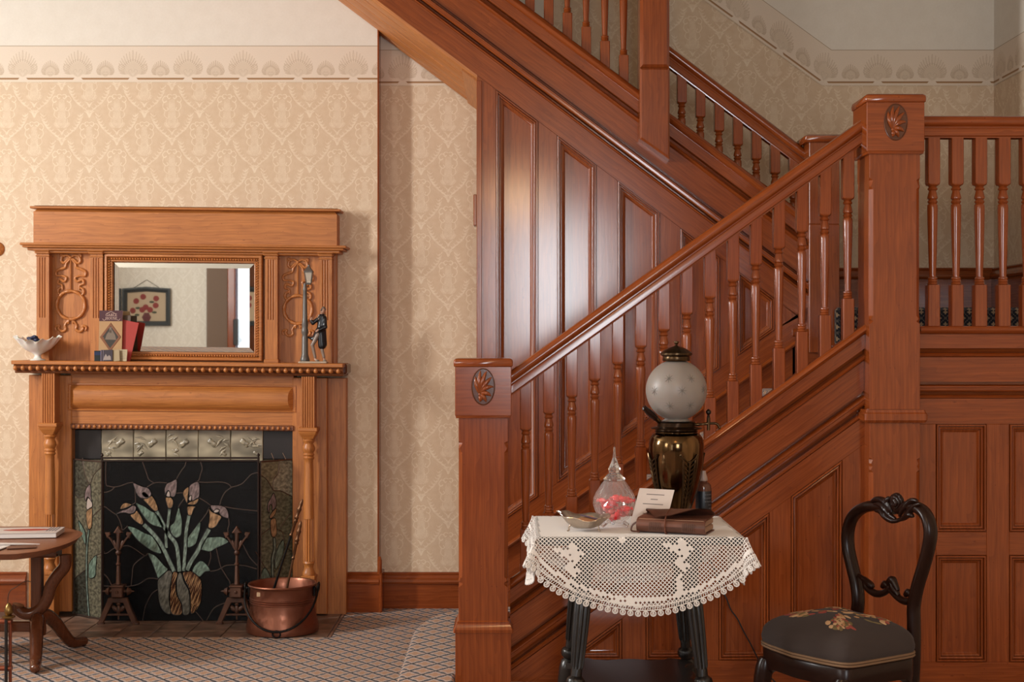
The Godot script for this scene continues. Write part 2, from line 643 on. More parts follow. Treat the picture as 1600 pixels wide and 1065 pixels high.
	M.carpet.heightmap_texture = tex_from(pile, w, w, Color.BLACK, Color.WHITE)
	M.carpet.heightmap_scale = 0.12
	M.carpet.rim_enabled = true
	M.carpet.rim = 0.3
	M.carpet.rim_tint = 0.6
	# landing carpet: its shade put into a dark navy ground, buff flowers on a lattice
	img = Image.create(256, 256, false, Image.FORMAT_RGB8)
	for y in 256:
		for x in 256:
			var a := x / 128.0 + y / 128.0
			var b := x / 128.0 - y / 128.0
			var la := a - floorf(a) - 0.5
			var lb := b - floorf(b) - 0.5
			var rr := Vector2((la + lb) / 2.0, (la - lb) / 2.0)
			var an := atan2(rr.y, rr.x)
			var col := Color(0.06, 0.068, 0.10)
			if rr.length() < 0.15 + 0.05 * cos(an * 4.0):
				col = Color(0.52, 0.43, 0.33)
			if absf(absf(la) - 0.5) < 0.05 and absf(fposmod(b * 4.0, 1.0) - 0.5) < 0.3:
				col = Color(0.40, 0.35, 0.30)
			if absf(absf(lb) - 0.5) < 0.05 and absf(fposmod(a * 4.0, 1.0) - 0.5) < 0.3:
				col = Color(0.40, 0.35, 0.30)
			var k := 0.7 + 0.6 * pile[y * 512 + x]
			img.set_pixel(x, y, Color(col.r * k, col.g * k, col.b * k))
	M.shaded_carpet = M.carpet.duplicate()
	M.shaded_carpet.albedo_texture = ImageTexture.create_from_image(img)
	# small things
	M.speck = tex_from(pile, w, w, Color(0.72, 0.72, 0.72), Color.WHITE)
	var st := PackedFloat32Array()
	st.resize(w * w)
	for y in w:
		for x in w:
			st[y * w + x] = clampf((blot[((y * 3) & 511) * w + (x >> 1)] - 0.5) * 2.2 + 0.42 + 0.5 * (fuzz[y * w + x] - 0.5), 0.0, 1.0)
	M.streak = tex_from(st, w, w, Color(0.20, 0.08, 0.045), Color(0.80, 0.70, 0.56))
	M.blot = tex_from(blot, w, w, Color(0.55, 0.55, 0.55), Color.WHITE)
	M.fuzz = tex_from(fuzz, w, w, Color.BLACK, Color.WHITE)

func area(called: String, at: Vector3, size: Vector2, towards: Vector3, c: Color, e: float) -> void:
	var l := AreaLight3D.new()
	l.name = called
	l.area_size = size
	l.light_color = c
	l.light_energy = e
	l.area_range = 30.0
	l.shadow_enabled = true
	add_child(l)
	l.look_at_from_position(at, at + towards, Vector3.UP)

func _ready() -> void:
	rng.seed = 20
	# camera, sky, lights, exposure
	var cam := Camera3D.new()
	cam.name = "camera"
	cam.position = Vector3(0, EYE, 0)
	cam.fov = rad_to_deg(2.0 * atan(532.5 / FOC))
	cam.near = 0.05
	cam.far = 60.0
	add_child(cam)
	var we := WorldEnvironment.new()
	we.name = "world"
	var env := Environment.new()
	env.background_mode = Environment.BG_COLOR
	env.background_color = Color(0.55, 0.62, 0.70)
	env.tonemap_mode = Environment.TONE_MAPPER_LINEAR
	env.tonemap_exposure = 1.0
	env.sdfgi_enabled = true
	env.ssao_enabled = true
	env.ssil_enabled = true
	we.environment = env
	add_child(we)
	area("side_window_light", Vector3(-4.82, 2.45, -4.42), Vector2(0.36, 1.4), Vector3(1, -0.05, 0), Color(0.985, 0.985, 0.98), 21.0)
	area("added_fill_light", Vector3(-4.82, 2.25, 0.2), Vector2(1.4, 1.6), Vector3(1, -0.05, 0), Color(1.0, 0.985, 0.96), 6.5)  # fill light of the added broad window
	area("curtain_door_light", Vector3(-2.72, 1.45, 2.17), Vector2(0.8, 1.9), Vector3(0, 0, -1), Color(0.94, 0.97, 1.0), 0.5)
	area("back_window_light", Vector3(0.44, 1.92, 2.17), Vector2(0.95, 1.4), Vector3(0, 0, -1), Color(0.95, 0.98, 1.0), 11.0)
	make_materials()
	room()
	stairs()
	lamp_overhead()
	mantel()
	hearth_things()
	left_table()
	lace_table()
	chair()

const XC := -0.671      # corner of the chimney breast
const XR := 2.44        # wall at the right of the stair
const FRT := 2.823      # top and bottom of the papered frieze
const FRB := 2.642

func structure(called: String, at := Vector3.ZERO, label := "", category := "wall") -> Node3D:
	return thing(called, at, label, category, "", "structure")

func paper_mb(grain: Vector3) -> MB:
	var b := mb(grain)
	b.us = Vector2(0.275, -0.275)
	b.uo = Vector2(0.5 + 1.698 / 0.275, 0.5 + 2.45 / 0.275)
	return b

# border strip whose lower edge runs a to b (world), height up the wall, lengths s0..s1 along the pattern
func strip(b: MB, a: Vector3, c: Vector3, c2: Vector3, a2: Vector3, s0: float, s1: float, s2: float, s3: float) -> void:
	var k := 0.275
	b.quad_uv(a, c, c2, a2, Vector2(s0 / k, 1), Vector2(s1 / k, 1), Vector2(s2 / k, 0), Vector2(s3 / k, 0))

func board(b: MB, x0: float, x1: float, top: float, h: float, z: float) -> void:
	b.slope(x0, x1, 0.0, 0.0, top, [Vector2(0, z), Vector2(0, z + 0.010), Vector2(0.006, z + 0.016), Vector2(0.016, z + 0.013), Vector2(0.024, z + 0.020), Vector2(0.034, z + 0.030), Vector2(0.046, z + 0.034), Vector2(0.056, z + 0.030), Vector2(0.059, z + 0.020), Vector2(h, z + 0.020), Vector2(h, z)])

func room() -> void:
	var zb := -7.10
	var za := -7.20
	# floor
	var fl := structure("floor", Vector3(0, 0, -3), "patterned carpet fitted over the whole hall floor", "floor")
	var b := mb(Vector3.RIGHT)
	b.us = Vector2(0.184, 0.224)
	b.box(-4.9, -0.1, -6.48, XR + 0.2, 0.0, 2.4)
	b.box(-0.823, -0.1, za - 0.1, XR + 0.2, 0.0, -6.48)
	b.box(-4.9, -0.1, za - 0.1, -2.80, 0.0, -6.48)
	b.box(-2.80, -0.1, za - 0.1, -0.823, -0.02, -6.48)
	put(b, "carpet", M.carpet, fl)
	# chimney breast, the wall behind the stair
	var wb := structure("wall_back", Vector3(0, 0, za), "damask papered wall with a crested frieze behind the mantelpiece and stair")
	b = paper_mb(Vector3.RIGHT)
	b.box(-4.9, 0, za - 0.15, XC, FRB, zb)
	put(b, "wallpaper", M.paper, wb)
	b = paper_mb(Vector3.RIGHT)
	var up := FRB + 0.02
	b.quad(Vector3(XC, 0, za), Vector3(0.2, 0, za), Vector3(0.2, up, za), Vector3(XC, up, za))
	var sl := 0.725
	var xk := X(1284, SA)
	var xt := X(1299, SA)
	var kx := xt - (6.0 - FRT) / sl
	var kb := xk - (6.0 - FRB) / sl
	b.quad(Vector3(0.2, 0, za), Vector3(XR, 0, za), Vector3(XR, up, za), Vector3(xk, up, za))
	b.tri(Vector3(0.2, 0, za), Vector3(xk, up, za), Vector3(0.2, 4.6, za))
	b.quad(Vector3(0.2, 4.6, za), Vector3(xk, up, za), Vector3(kb + 0.03, 6.0, za), Vector3(0.2, 6.0, za))
	b.quad(Vector3(-3.0, up, za), Vector3(0.2, up, za), Vector3(0.2, 6.0, za), Vector3(-3.0, 6.0, za))
	put(b, "wallpaper", M.paper, wb)
	b = mb(Vector3.RIGHT)
	b.us = Vector2(0.6, 0.6)
	b.box(-4.9, FRT, za - 0.15, XC, 3.4, zb)
	b.box(XC, FRT, za - 0.15, 0.2, 3.2, za + 0.002)
	b.quad(Vector3(xt, FRT, za + 0.002), Vector3(XR, FRT, za + 0.002), Vector3(XR, 6.0, za + 0.002), Vector3(kx, 6.0, za + 0.002))
	put(b, "upper_wall", M.upper, wb)
	b = mb(Vector3.RIGHT)
	var z1 := zb + 0.002
	var s0 := 2.442 + 0.1375 + 0.275 * 10
	strip(b, Vector3(-4.9, FRB, z1), Vector3(XC, FRB, z1), Vector3(XC, FRT, z1), Vector3(-4.9, FRT, z1), -4.9 + s0, XC + s0, XC + s0, -4.9 + s0)
	put(b, "frieze_border", M.border, wb)
	b = mb(Vector3.RIGHT)
	var z2 := za + 0.004
	strip(b, Vector3(XC, FRB, z2), Vector3(0.2, FRB, z2), Vector3(0.2, FRT, z2), Vector3(XC, FRT, z2), 0.02, 0.02 + 0.2 - XC, 0.02 + 0.2 - XC, 0.02)
	put(b, "frieze_border", M.border, wb)
	b = mb(Vector3.RIGHT)
	var so := 0.13
	strip(b, Vector3(xk, FRB, z2), Vector3(XR, FRB, z2), Vector3(XR, FRT, z2), Vector3(xt, FRT, z2), so, so + XR - xk, so + XR - xk, so + xt - xk)
	var ln := (6.0 - FRB) / sl * sqrt(1.0 + sl * sl)
	var l2 := (6.0 - FRT) / sl * sqrt(1.0 + sl * sl)
	strip(b, Vector3(kb, 6.0, z2), Vector3(xk, FRB, z2), Vector3(xt, FRT, z2), Vector3(kx, 6.0, z2), so - ln, so, so + 0.02, so + 0.02 - l2)
	put(b, "frieze_border", M.border, wb)
	# right wall of the landing
	var wr := structure("wall_right", Vector3(XR, 0, -6), "papered side wall rising beside the stair landing")
	b = paper_mb(Vector3(0, 0, 1))
	b.box(XR, 0, za - 0.1, XR + 0.15, FRB, -4.94)
	put(b, "wallpaper", M.paper, wr)
	b = mb(Vector3(0, 0, 1))
	b.us = Vector2(0.6, 0.6)
	b.box(XR, FRT, za - 0.1, XR + 0.15, 6.0, -4.94)
	put(b, "upper_wall", M.upper, wr)
	b = mb(Vector3(0, 0, 1))
	b.box(XR + 0.01, FRB, za - 0.1, XR + 0.15, FRT, -4.94)
	strip(b, Vector3(XR - 0.003, FRB, -4.94), Vector3(XR - 0.003, FRB, za), Vector3(XR - 0.003, FRT, za), Vector3(XR - 0.003, FRT, -4.94), 2.26 + so + 1.0, so + 1.0, so + 1.0, 2.26 + so + 1.0)
	put(b, "frieze_border", M.border, wr)
	# rest of the shell
	b = mb()
	b.us = Vector2(0.6, 0.6)
	b.box(XR + 0.15, 0, -5.0, XR + 0.30, 3.4, 2.55)
	put(b, "wall_side", M.paper, self, "plain side wall of the hall beyond the chair", "wall", "", "structure")
	var wl := structure("wall_left", Vector3(-4.9, 0, -3), "papered side wall with a narrow tall window and an added broad one")
	b = paper_mb(Vector3(0, 0, 1))
	b.box(-5.05, 0, za - 0.1, -4.9, 3.4, -4.72)
	b.box(-5.05, 0, -4.18, -4.9, 3.4, -0.6)
	b.box(-5.05, 0, 1.0, -4.9, 3.4, 2.55)
	b.box(-5.05, 0, -4.72, -4.9, 1.7, -4.18)
	b.box(-5.05, 3.2, -4.72, -4.9, 3.4, -4.18)
	b.box(-5.05, 0, -0.6, -4.9, 1.35, 1.0)
	b.box(-5.05, 3.15, -0.6, -4.9, 3.4, 1.0)
	put(b, "wallpaper", M.pale_paper, wl)
	glow_window("window_1", Vector3(-4.93, 2.45, -4.45), Vector2(0.54, 1.5), Vector3(1, 0, 0), "narrow tall window in the side wall by the mantelpiece")
	glow_window("window_3", Vector3(-4.93, 2.25, 0.2), Vector2(1.6, 1.8), Vector3(1, 0, 0), "added broad fill window in the side wall nearer the viewer")  # unseen window, added for general fill
	var wf := structure("wall_front", Vector3(0, 0, 2.4), "papered wall opposite the mantelpiece, seen in its mirror")
	b = paper_mb(Vector3.LEFT)
	b.box(-4.9, 0, 2.4, -3.52, 3.4, 2.55)
	b.box(-3.52, 2.55, 2.4, -2.25, 3.4, 2.55)
	put(b, "wallpaper", M.pale_paper, wf)
	b = mb(Vector3.UP)
	b.box(-2.25, 0, 2.4, -0.085, 3.4, 2.55)
	b.box(-0.085, 0, 2.4, 0.965, 1.17, 2.55)
	b.box(-0.085, 2.67, 2.4, 0.965, 3.4, 2.55)
	b.box(0.965, 0, 2.4, XR + 0.3, 3.4, 2.55)
	put(b, "added_dark_panelling", M.oak, wf)  # unseen dark wood, added to cut pale reflections and fill on the stair
	glow_window("window_2", Vector3(0.44, 1.92, 2.43), Vector2(1.05, 1.5), Vector3(0, 0, -1), "broad curtained window behind the viewer facing the stair")
	# glazed door with a sheer curtain, reflected in the mirror
	var dr := structure("door_1", Vector3(-2.9, 0, 2.4), "glazed wooden door with a sheer curtain, seen in the mirror", "door")
	b = mb(Vector3.UP)
	b.box(-3.52, 0, 2.34, -3.27, 2.55, 2.5, 0.01)
	put(b, "shaded_return", mat(Color(0.42, 0.33, 0.26), 0.6), dr)  # taupe stands in for a wall return lying in shadow
	b = mb(Vector3.UP)
	b.box(-3.27, 0, 2.30, -3.18, 2.55, 2.5, 0.01)
	b.box(-2.32, 0, 2.30, -2.25, 2.55, 2.5, 0.01)
	b.box(-3.18, 2.44, 2.32, -2.32, 2.55, 2.5, 0.01)
	b.box(-3.18, 0.0, 2.34, -2.32, 0.5, 2.5, 0.01)
	put(b, "door_frame", M.pine, dr)
	b = mb(Vector3.UP)
	b.box(-3.16, 0.5, 2.36, -2.34, 2.44, 2.38)
	put(b, "sheer_curtain", glow(Color(0.94, 0.97, 1.0), 0.7), dr)
	b = mb(Vector3.UP)
	b.box(-3.20, 1.30, 2.27, -3.13, 1.60, 2.36, 0.008)
	b.blob(Vector3(-3.12, 1.36, 2.26), Vector3(0.03, 0.03, 0.03))
	put(b, "rim_lock", mat(Color(0.05, 0.045, 0.04), 0.4), dr)
	# ceilings
	b = mb()
	b.us = Vector2(0.6, 0.6)
	b.box(-5.05, 3.4, -4.9, XR + 0.3, 3.55, 2.55)
	b.box(-5.05, 3.4, za - 0.2, -3.0, 3.55, -4.9)
	b.box(-3.15, 3.4, za - 0.2, -3.0, 6.0, -4.75)
	b.box(-3.15, 3.4, -4.9, XR + 0.3, 6.0, -4.75)
	b.box(-3.15, 6.0, za - 0.2, XR + 0.3, 6.15, -4.75)
	put(b, "ceiling", M.plaster, self, "plain plaster ceiling of the hall and stairwell", "ceiling", "", "structure")
	# skirtings
	b = mb(Vector3.RIGHT, 30)
	board(b, -4.9, X(42, SB), 0.199, 0.199, zb)
	board(b, X(540, SB), X(593, SB), 0.199, 0.199, zb)
	b.box(X(593, SB), 0, za, X(598, SB), 0.199, zb + 0.03, 0.004)
	put(b, "baseboard_breast", M.pine, self, "reddish pine skirting board along the chimney breast", "baseboard", "", "structure")
	b = mb(Vector3.RIGHT, 30)
	board(b, X(598, SB), -0.16, Y(893, SA), Y(893, SA), za)
	put(b, "baseboard_alcove", M.pine, self, "reddish pine skirting board in the recess left of the stair", "baseboard", "", "structure")
	b = mb(Vector3.UP, 40)
	b.box(XC - 0.001, 0.2, za, XC + 0.007, 3.0, zb + 0.004, 0.002)
	b.tube([Vector3(XC + 0.012, 0.19, zb + 0.02), Vector3(XC + 0.012, 0.26, zb + 0.02), Vector3(XC + 0.012, 0.275, zb + 0.012)], [0.012, 0.012, 0.006], 10)
	put(b, "trim_corner", M.pine, self, "thin wooden corner guard on the edge of the chimney breast", "trim", "", "structure")
	b = mb(Vector3.RIGHT, 30)
	board(b, 1.2, XR, 1.72, 0.40, za)
	var c := mb(Vector3(0, 0, 1), 30)
	c.xf = Transform3D(Basis(Vector3(0, 0, 1), Vector3.UP, Vector3(-1, 0, 0)), Vector3(XR, 0, 0))
	board(c, za, -4.98, 1.72, 0.40, 0.0)
	put(b, "baseboard_landing", M.pine, self, "pine skirting along the back of the stair landing", "baseboard", "", "structure")
	put(c, "baseboard_side", M.pine, self, "pine skirting along the side wall of the landing", "baseboard", "", "structure")
	b = mb(Vector3.UP, 50)
	b.lathe([Vector2(0.001, 0.022), Vector2(0.012, 0.021), Vector2(0.018, 0.014), Vector2(0.030, 0.010), Vector2(0.036, 0.004), Vector2(0.036, 0.0)], 24, Vector3(X(-4, SB), Y(389, SB), zb), Basis(Vector3.RIGHT, Vector3(0, 0, 1), Vector3.DOWN))
	put(b, "wall_rosette", M.mantel, self, "small round tan wooden boss on the wallpaper beyond the mantel shelf", "boss")
	# pictures on the wall opposite, seen in the mirror
	for k in 3:
		picture(Vector3([-4.22, -4.79, -1.6][k], 1.74, 2.39), k)

func glow(c: Color, e: float) -> StandardMaterial3D:
	var m := mat(c, 0.8)
	m.emission_enabled = true
	m.emission = c
	m.emission_energy_multiplier = e
	return m

func glow_window(called: String, c: Vector3, size: Vector2, inward: Vector3, label: String) -> void:
	var w := structure(called, c - Vector3(0, size.y / 2.0, 0), label, "window")
	var side := Vector3.UP.cross(inward)
	var bs := Basis(side, Vector3.UP, inward)
	var b := mb(Vector3.UP)
	b.xf = Transform3D(bs, c)
	var hx := size.x / 2.0
	var hy := size.y / 2.0
	b.box(-hx, -hy, -0.03, hx, hy, -0.02)
	put(b, "pane", glow(Color(0.96, 0.97, 1.0), 1.6), w)
	b = mb(Vector3.UP)
	b.xf = Transform3D(bs, c)
	var t := 0.05
	b.box(-hx, -hy, -0.02, -hx + t, hy, 0.02, 0.005)
	b.box(hx - t, -hy, -0.02, hx, hy, 0.02, 0.005)
	b.box(-hx, hy - t, -0.02, hx, hy, 0.02, 0.005)
	b.box(-hx, -hy, -0.02, hx, -hy + t, 0.02, 0.005)
	b.box(-hx, -0.02, -0.02, hx, 0.02, 0.015, 0.005)
	put(b, "window_frame", M.pine, w)
	b = mb(Vector3.RIGHT)
	b.xf = Transform3D(bs, c)
	b.box(-hx - 0.04, -hy - 0.04, -0.02, hx + 0.04, -hy, 0.06, 0.008)
	put(b, "window_sill", M.pine, w)

func picture(at: Vector3, k: int) -> void:
	var labels := ["framed needlework of red flowers in a vase, reflected in the middle of the mirror", "framed flower picture next to the door wall corner, at the mirror's edge", "framed flower picture between door and window opposite the stair"]
	var p := thing("picture", at, labels[k], "picture", "pictures on the wall opposite the mantelpiece")
	var b := mb(Vector3.RIGHT, 20)
	var w := 0.275
	var h := 0.215
	b.mould(PackedVector2Array([Vector2(at.x - w, at.y - h), Vector2(at.x + w, at.y - h), Vector2(at.x + w, at.y + h), Vector2(at.x, at.y + h + 0.02), Vector2(at.x - w, at.y + h)]), true, [Vector2(0, 0), Vector2(0, -0.03), Vector2(0.02, -0.035), Vector2(0.05, -0.02), Vector2(0.055, -0.004)], at.z)
	put(b, "picture_frame", mat(Color(0.16, 0.18, 0.19), 0.5), p)
	b = mb()
	b.box(at.x - w + 0.04, at.y - h + 0.04, at.z - 0.006, at.x + w - 0.04, at.y + h - 0.035, at.z - 0.002)
	put(b, "canvas", mat(Color(0.70, 0.62, 0.52), 0.8), p)
	var red := mat(Color(0.50, 0.16, 0.15), 0.7)
	var i := 0
	for q: Vector2 in [Vector2(-0.11, 0.10), Vector2(-0.105, 0.02), Vector2(0.04, 0.12), Vector2(0.12, 0.07), Vector2(0.16, -0.04), Vector2(0.01, 0.0), Vector2(-0.04, -0.03), Vector2(0.05, -0.03)]:
		b = mb()
		b.blob(Vector3(at.x - q.x, at.y + q.y, at.z - 0.007), Vector3(0.036, 0.034, 0.004), 9, 5)
		put(b, "flower", red, p)
	b = mb()
	b.lathe([Vector2(0.001, 0), Vector2(0.03, 0), Vector2(0.055, 0.05), Vector2(0.03, 0.09), Vector2(0.035, 0.10)], 12, Vector3(at.x, at.y - 0.165, at.z - 0.007), Basis.IDENTITY, 1.0, 0.1)
	put(b, "painted_vase", mat(Color(0.36, 0.16, 0.17), 0.7), p)
	var green := mat(Color(0.17, 0.22, 0.15), 0.7)
	for q: Vector2 in [Vector2(-0.09, -0.06), Vector2(0.1, -0.01), Vector2(0.11, -0.09), Vector2(-0.06, 0.06)]:
		b = mb()
		b.blob(Vector3(at.x - q.x, at.y + q.y, at.z - 0.006), Vector3(0.03, 0.014, 0.003), 8, 4)
		put(b, "leaf", green, p)
	b = mb()
	b.tube([Vector3(at.x - 0.16, at.y + h, at.z - 0.004), Vector3(at.x, at.y + h + 0.10, at.z - 0.004), Vector3(at.x + 0.16, at.y + h, at.z - 0.004)], 0.003, 5)
	put(b, "hanging_cord", mat(Color(0.25, 0.2, 0.15), 0.7), p)

func lamp_overhead() -> void:
	var at := Vector3(0.05, 2.42, -2.0)
	var p := thing("ceiling_lamp", at, "warm globe lamp hanging from the hall ceiling above the viewer", "lamp")
	var b := mb(Vector3.UP, 60)
	b.blob(at, Vector3(0.09, 0.09, 0.09), 20, 14)
	put(b, "lamp_globe", glow(Color(1.0, 0.80, 0.55), 3.0), p)
	b = mb(Vector3.UP, 40)
	b.tube([at + Vector3(0, 0.09, 0), Vector3(at.x, 3.4, at.z)], 0.008, 8)
	b.lathe([Vector2(0.001, 0.14), Vector2(0.03, 0.13), Vector2(0.05, 0.08), Vector2(0.045, 0.07)], 14, at)
	put(b, "lamp_rod", mat(Color(0.45, 0.33, 0.16), 0.3, 1.0), p)
	var l := OmniLight3D.new()
	l.name = "ceiling_lamp_light"
	l.position = at
	l.light_color = Color(1.0, 0.80, 0.56)
	l.light_energy = 0.8
	l.light_size = 0.09
	l.omni_range = 20.0
	l.omni_attenuation = 2.0
	l.shadow_enabled = true
	add_child(l)

const M1 := 0.72
const M2 := -0.75

func r1(px: float) -> float:
	return Y(629.6 - 0.72 * (px - 1180.0), S1)

# one moulded panel: sunk field and mitred moulding. outline in pixels of plane s, z = face of the frame
func panel(par: Node, s: float, c: Array, z: float, w := 0.031) -> void:
	var o := poly(s, c)
	if Geometry2D.is_polygon_clockwise(o):
		o.reverse()
	var inn := Geometry2D.offset_polygon(o, -w + 0.004, Geometry2D.JOIN_MITER)
	if inn.size():
		var f := mb(Vector3.UP)
		f.ext(inn[0], z - 0.034, z - 0.019)
		put(f, "panel", M.pine, par)
	var b := mb(Vector3.UP, 25)
	b.mould(o, true, [Vector2(0, z - 0.012), Vector2(0.0018, z - 0.012), Vector2(0.002, z + 0.001), Vector2(0.004, z + 0.004), Vector2(0.0075, z + 0.004), Vector2(0.0090, z - 0.001), Vector2(0.0092, z - 0.013), Vector2(0.0110, z - 0.013), Vector2(0.0112, z - 0.003), Vector2(0.0135, z - 0.002), Vector2(0.0165, z - 0.003), Vector2(0.0185, z - 0.006), Vector2(0.0187, z - 0.016), Vector2(0.0205, z - 0.016), Vector2(0.0207, z - 0.009), Vector2(w - 0.005, z - 0.013), Vector2(w - 0.002, z - 0.018), Vector2(w, z - 0.0185), Vector2(w, z - 0.026)])
	put(b, "panel_moulding", M.pine, par)

func flat(par: Node, called: String, s: float, c: Array, z0: float, z1: float, g := Vector3.RIGHT, bev := 0.0015) -> void:
	var b := mb(g)
	b.ext(poly(s, c), z0, z1, bev)
	put(b, called, M.pine, par)

func run(par: Node, called: String, x0: float, x1: float, m: float, xr: float, y0: float, prof: Array, sm := 35.0) -> void:
	var b := mb(Vector3(1, m, 0), sm)
	b.slope(x0, x1, m, xr, y0, prof)
	put(b, called, M.pine, par)

# string boards: k = metres per pixel, z = face
func string_boards(par: Node, k: float, z: float, x0: float, x1: float, m: float, xr: float, y0: float, d: Array) -> void:
	var h: float = d[0] * k
	run(par, "base_rail", x0, x1, m, xr, y0, [Vector2(0, z - 0.03), Vector2(0, z + 0.006), Vector2(h * 0.1, z + 0.015), Vector2(h * 0.3, z + 0.0215), Vector2(h * 0.55, z + 0.0235), Vector2(h * 0.8, z + 0.019), Vector2(h, z + 0.008), Vector2(h, z - 0.03)])
	run(par, "fascia_board", x0, x1, m, xr, y0, [Vector2(h, z - 0.04), Vector2(h, z), Vector2(d[1] * k, z), Vector2(d[1] * k, z - 0.04)], 0.0)
	var a: float = d[1] * k
	var e: float = d[2] * k
	run(par, "bead_moulding", x0, x1, m, xr, y0, [Vector2(a, z - 0.04), Vector2(a, z - 0.002), Vector2(a + (e - a) * 0.08, z - 0.030), Vector2(a + (e - a) * 0.40, z - 0.034), Vector2(a + (e - a) * 0.48, z - 0.014), Vector2(a + (e - a) * 0.55, z - 0.001), Vector2(a + (e - a) * 0.70, z + 0.004), Vector2(a + (e - a) * 0.85, z + 0.001), Vector2(e, z - 0.011), Vector2(e, z - 0.04)])
	run(par, "fascia_board", x0, x1, m, xr, y0, [Vector2(e, z - 0.04), Vector2(e, z - 0.012), Vector2(d[3] * k, z - 0.012), Vector2(d[3] * k, z - 0.04)], 0.0)
	a = d[3] * k
	e = d[4] * k
	var l := e - a
	run(par, "rail_moulding", x0, x1, m, xr, y0, [Vector2(a, z - 0.06), Vector2(a, z - 0.038), Vector2(a + l * 0.16, z - 0.038), Vector2(a + l * 0.19, z - 0.004), Vector2(a + l * 0.26, z + 0.006), Vector2(a + l * 0.33, z + 0.006), Vector2(a + l * 0.36, z + 0.002), Vector2(a + l * 0.5, z + 0.001), Vector2(a + l * 0.58, z - 0.004), Vector2(a + l * 0.62, z - 0.034), Vector2(a + l * 0.76, z - 0.036), Vector2(a + l * 0.79, z - 0.004), Vector2(a + l * 0.88, z + 0.003), Vector2(a + l * 0.96, z + 0.001), Vector2(e, z - 0.004), Vector2(e, z - 0.06)])
	run(par, "rail_board", x0, x1, m, xr, y0, [Vector2(e, z - 0.04), Vector2(e, z), Vector2(d[5] * k, z), Vector2(d[5] * k, z - 0.04)], 0.0)

# turned baluster: top block, bulb, tapering shaft, three rings, foot block. y = underside of the top block
func baluster(par: Node, x: float, y: float, z: float, up: float, down: float, rs := 1.0) -> Node3D:
	var k := 1.0 / 450.0
	var h := 0.0195 * rs
	var b := mb(Vector3.UP, 40)
	b.us = Vector2(1.0, 0.25)
	b.post(x, z, [[y + up, h, 0.002], [y + 0.006, h, 0.002], [y + 0.001, h * 0.98, 0.006], [y - 0.002, h * 0.9, 0.008]])
	var pr := []
	for q: Vector2 in [Vector2(0.0185, -0.5), Vector2(0.0125, -3), Vector2(0.0150, -5), Vector2(0.0168, -6.5), Vector2(0.0150, -8), Vector2(0.0118, -9), Vector2(0.0128, -11), Vector2(0.0155, -16), Vector2(0.0172, -20), Vector2(0.0168, -21.5), Vector2(0.0130, -23), Vector2(0.0140, -24.2), Vector2(0.0168, -26), Vector2(0.0150, -28.2), Vector2(0.0128, -29.2), Vector2(0.0168, -31.5), Vector2(0.0172, -36), Vector2(0.0165, -60), Vector2(0.0140, -105), Vector2(0.0112, -142), Vector2(0.0112, -144), Vector2(0.0155, -145.5), Vector2(0.0160, -147), Vector2(0.0140, -148.6), Vector2(0.0155, -150), Vector2(0.0162, -151.4), Vector2(0.0140, -152.8), Vector2(0.0160, -154), Vector2(0.0170, -155.2), Vector2(0.0150, -156.5)]:
		pr.append(Vector2(q.x * rs, y + q.y * k))
	b.lathe(pr, 12, Vector3(x, 0, z))
	var f := y - 156.0 * k
	b.post(x, z, [[f - 0.0005, h * 0.85, 0.006], [f - 0.002, h, 0.003], [f - down, h, 0.002]])
	return put(b, "baluster", M.pine, par)

func rail_profile(z: float, h: float, w: float) -> Array:
	var p := []
	for q: Vector2 in [Vector2(0, 0.0), Vector2(0.015, 0.45), Vector2(0.09, 0.82), Vector2(0.20, 0.98), Vector2(0.31, 1.0), Vector2(0.40, 0.93), Vector2(0.46, 0.74), Vector2(0.50, 0.62), Vector2(0.55, 0.62), Vector2(0.58, 0.78), Vector2(0.64, 0.82), Vector2(0.90, 0.82), Vector2(0.93, 0.76), Vector2(0.94, 0.60), Vector2(1.0, 0.58)]:
		p.append(Vector2(q.x * h, z + q.y * w))
	var r := []
	for i in range(p.size() - 1, 0, -1):
		r.append(Vector2(p[i].x, 2.0 * z - p[i].y))
	return r + p

func rosette(par: Node, c: Vector3, rx: float, ry: float) -> void:
	var b := mb(Vector3.RIGHT, 50)
	var ring := []
	for k in 32:
		var a := TAU * k / 32
		ring.append(c + Vector3(cos(a) * rx, sin(a) * ry, 0.001))
	b.tube(ring, 0.0022, 6, true)
	b.lathe([Vector2(0.001, 0), Vector2(0.6, 0), Vector2(1.0, 0)], 32, c + Vector3(0, 0, 0.0004), Basis(Vector3(rx, 0, 0), Vector3(0, 0, 0.001), Vector3(0, ry, 0)))
	put(b, "carved_oval", M.oak, par)
	b = mb(Vector3.UP, 60)
	var o := Vector2(-0.28, -0.42)
	for k in 8:
		var a := deg_to_rad(142.0 - 36.0 * k)
		var e := Vector2(0.02, 0.02) + Vector2(cos(a) * 0.88, sin(a) * 0.90)
		var m := o.lerp(e, 0.5) + Vector2(-(e - o).y, (e - o).x) * (0.16 if k < 4 else 0.26)
		var pts := []
		for i in 9:
			var f := i / 8.0
			var q := o.lerp(m, f).lerp(m.lerp(e, f), f)
			pts.append(c + Vector3(q.x * rx, q.y * ry, 0.002 + 0.0035 * sin(f * PI)))
		b.tube(pts, [0.002, 0.0042, 0.006, 0.0072, 0.0078, 0.0074, 0.0062, 0.0042, 0.001], 8, false, 0.75, Vector3(0, 0, 1))
	b.blob(c + Vector3(o.x * rx, o.y * ry, 0.003), Vector3(0.006, 0.006, 0.005))
	put(b, "carved_shell", M.pine, par)

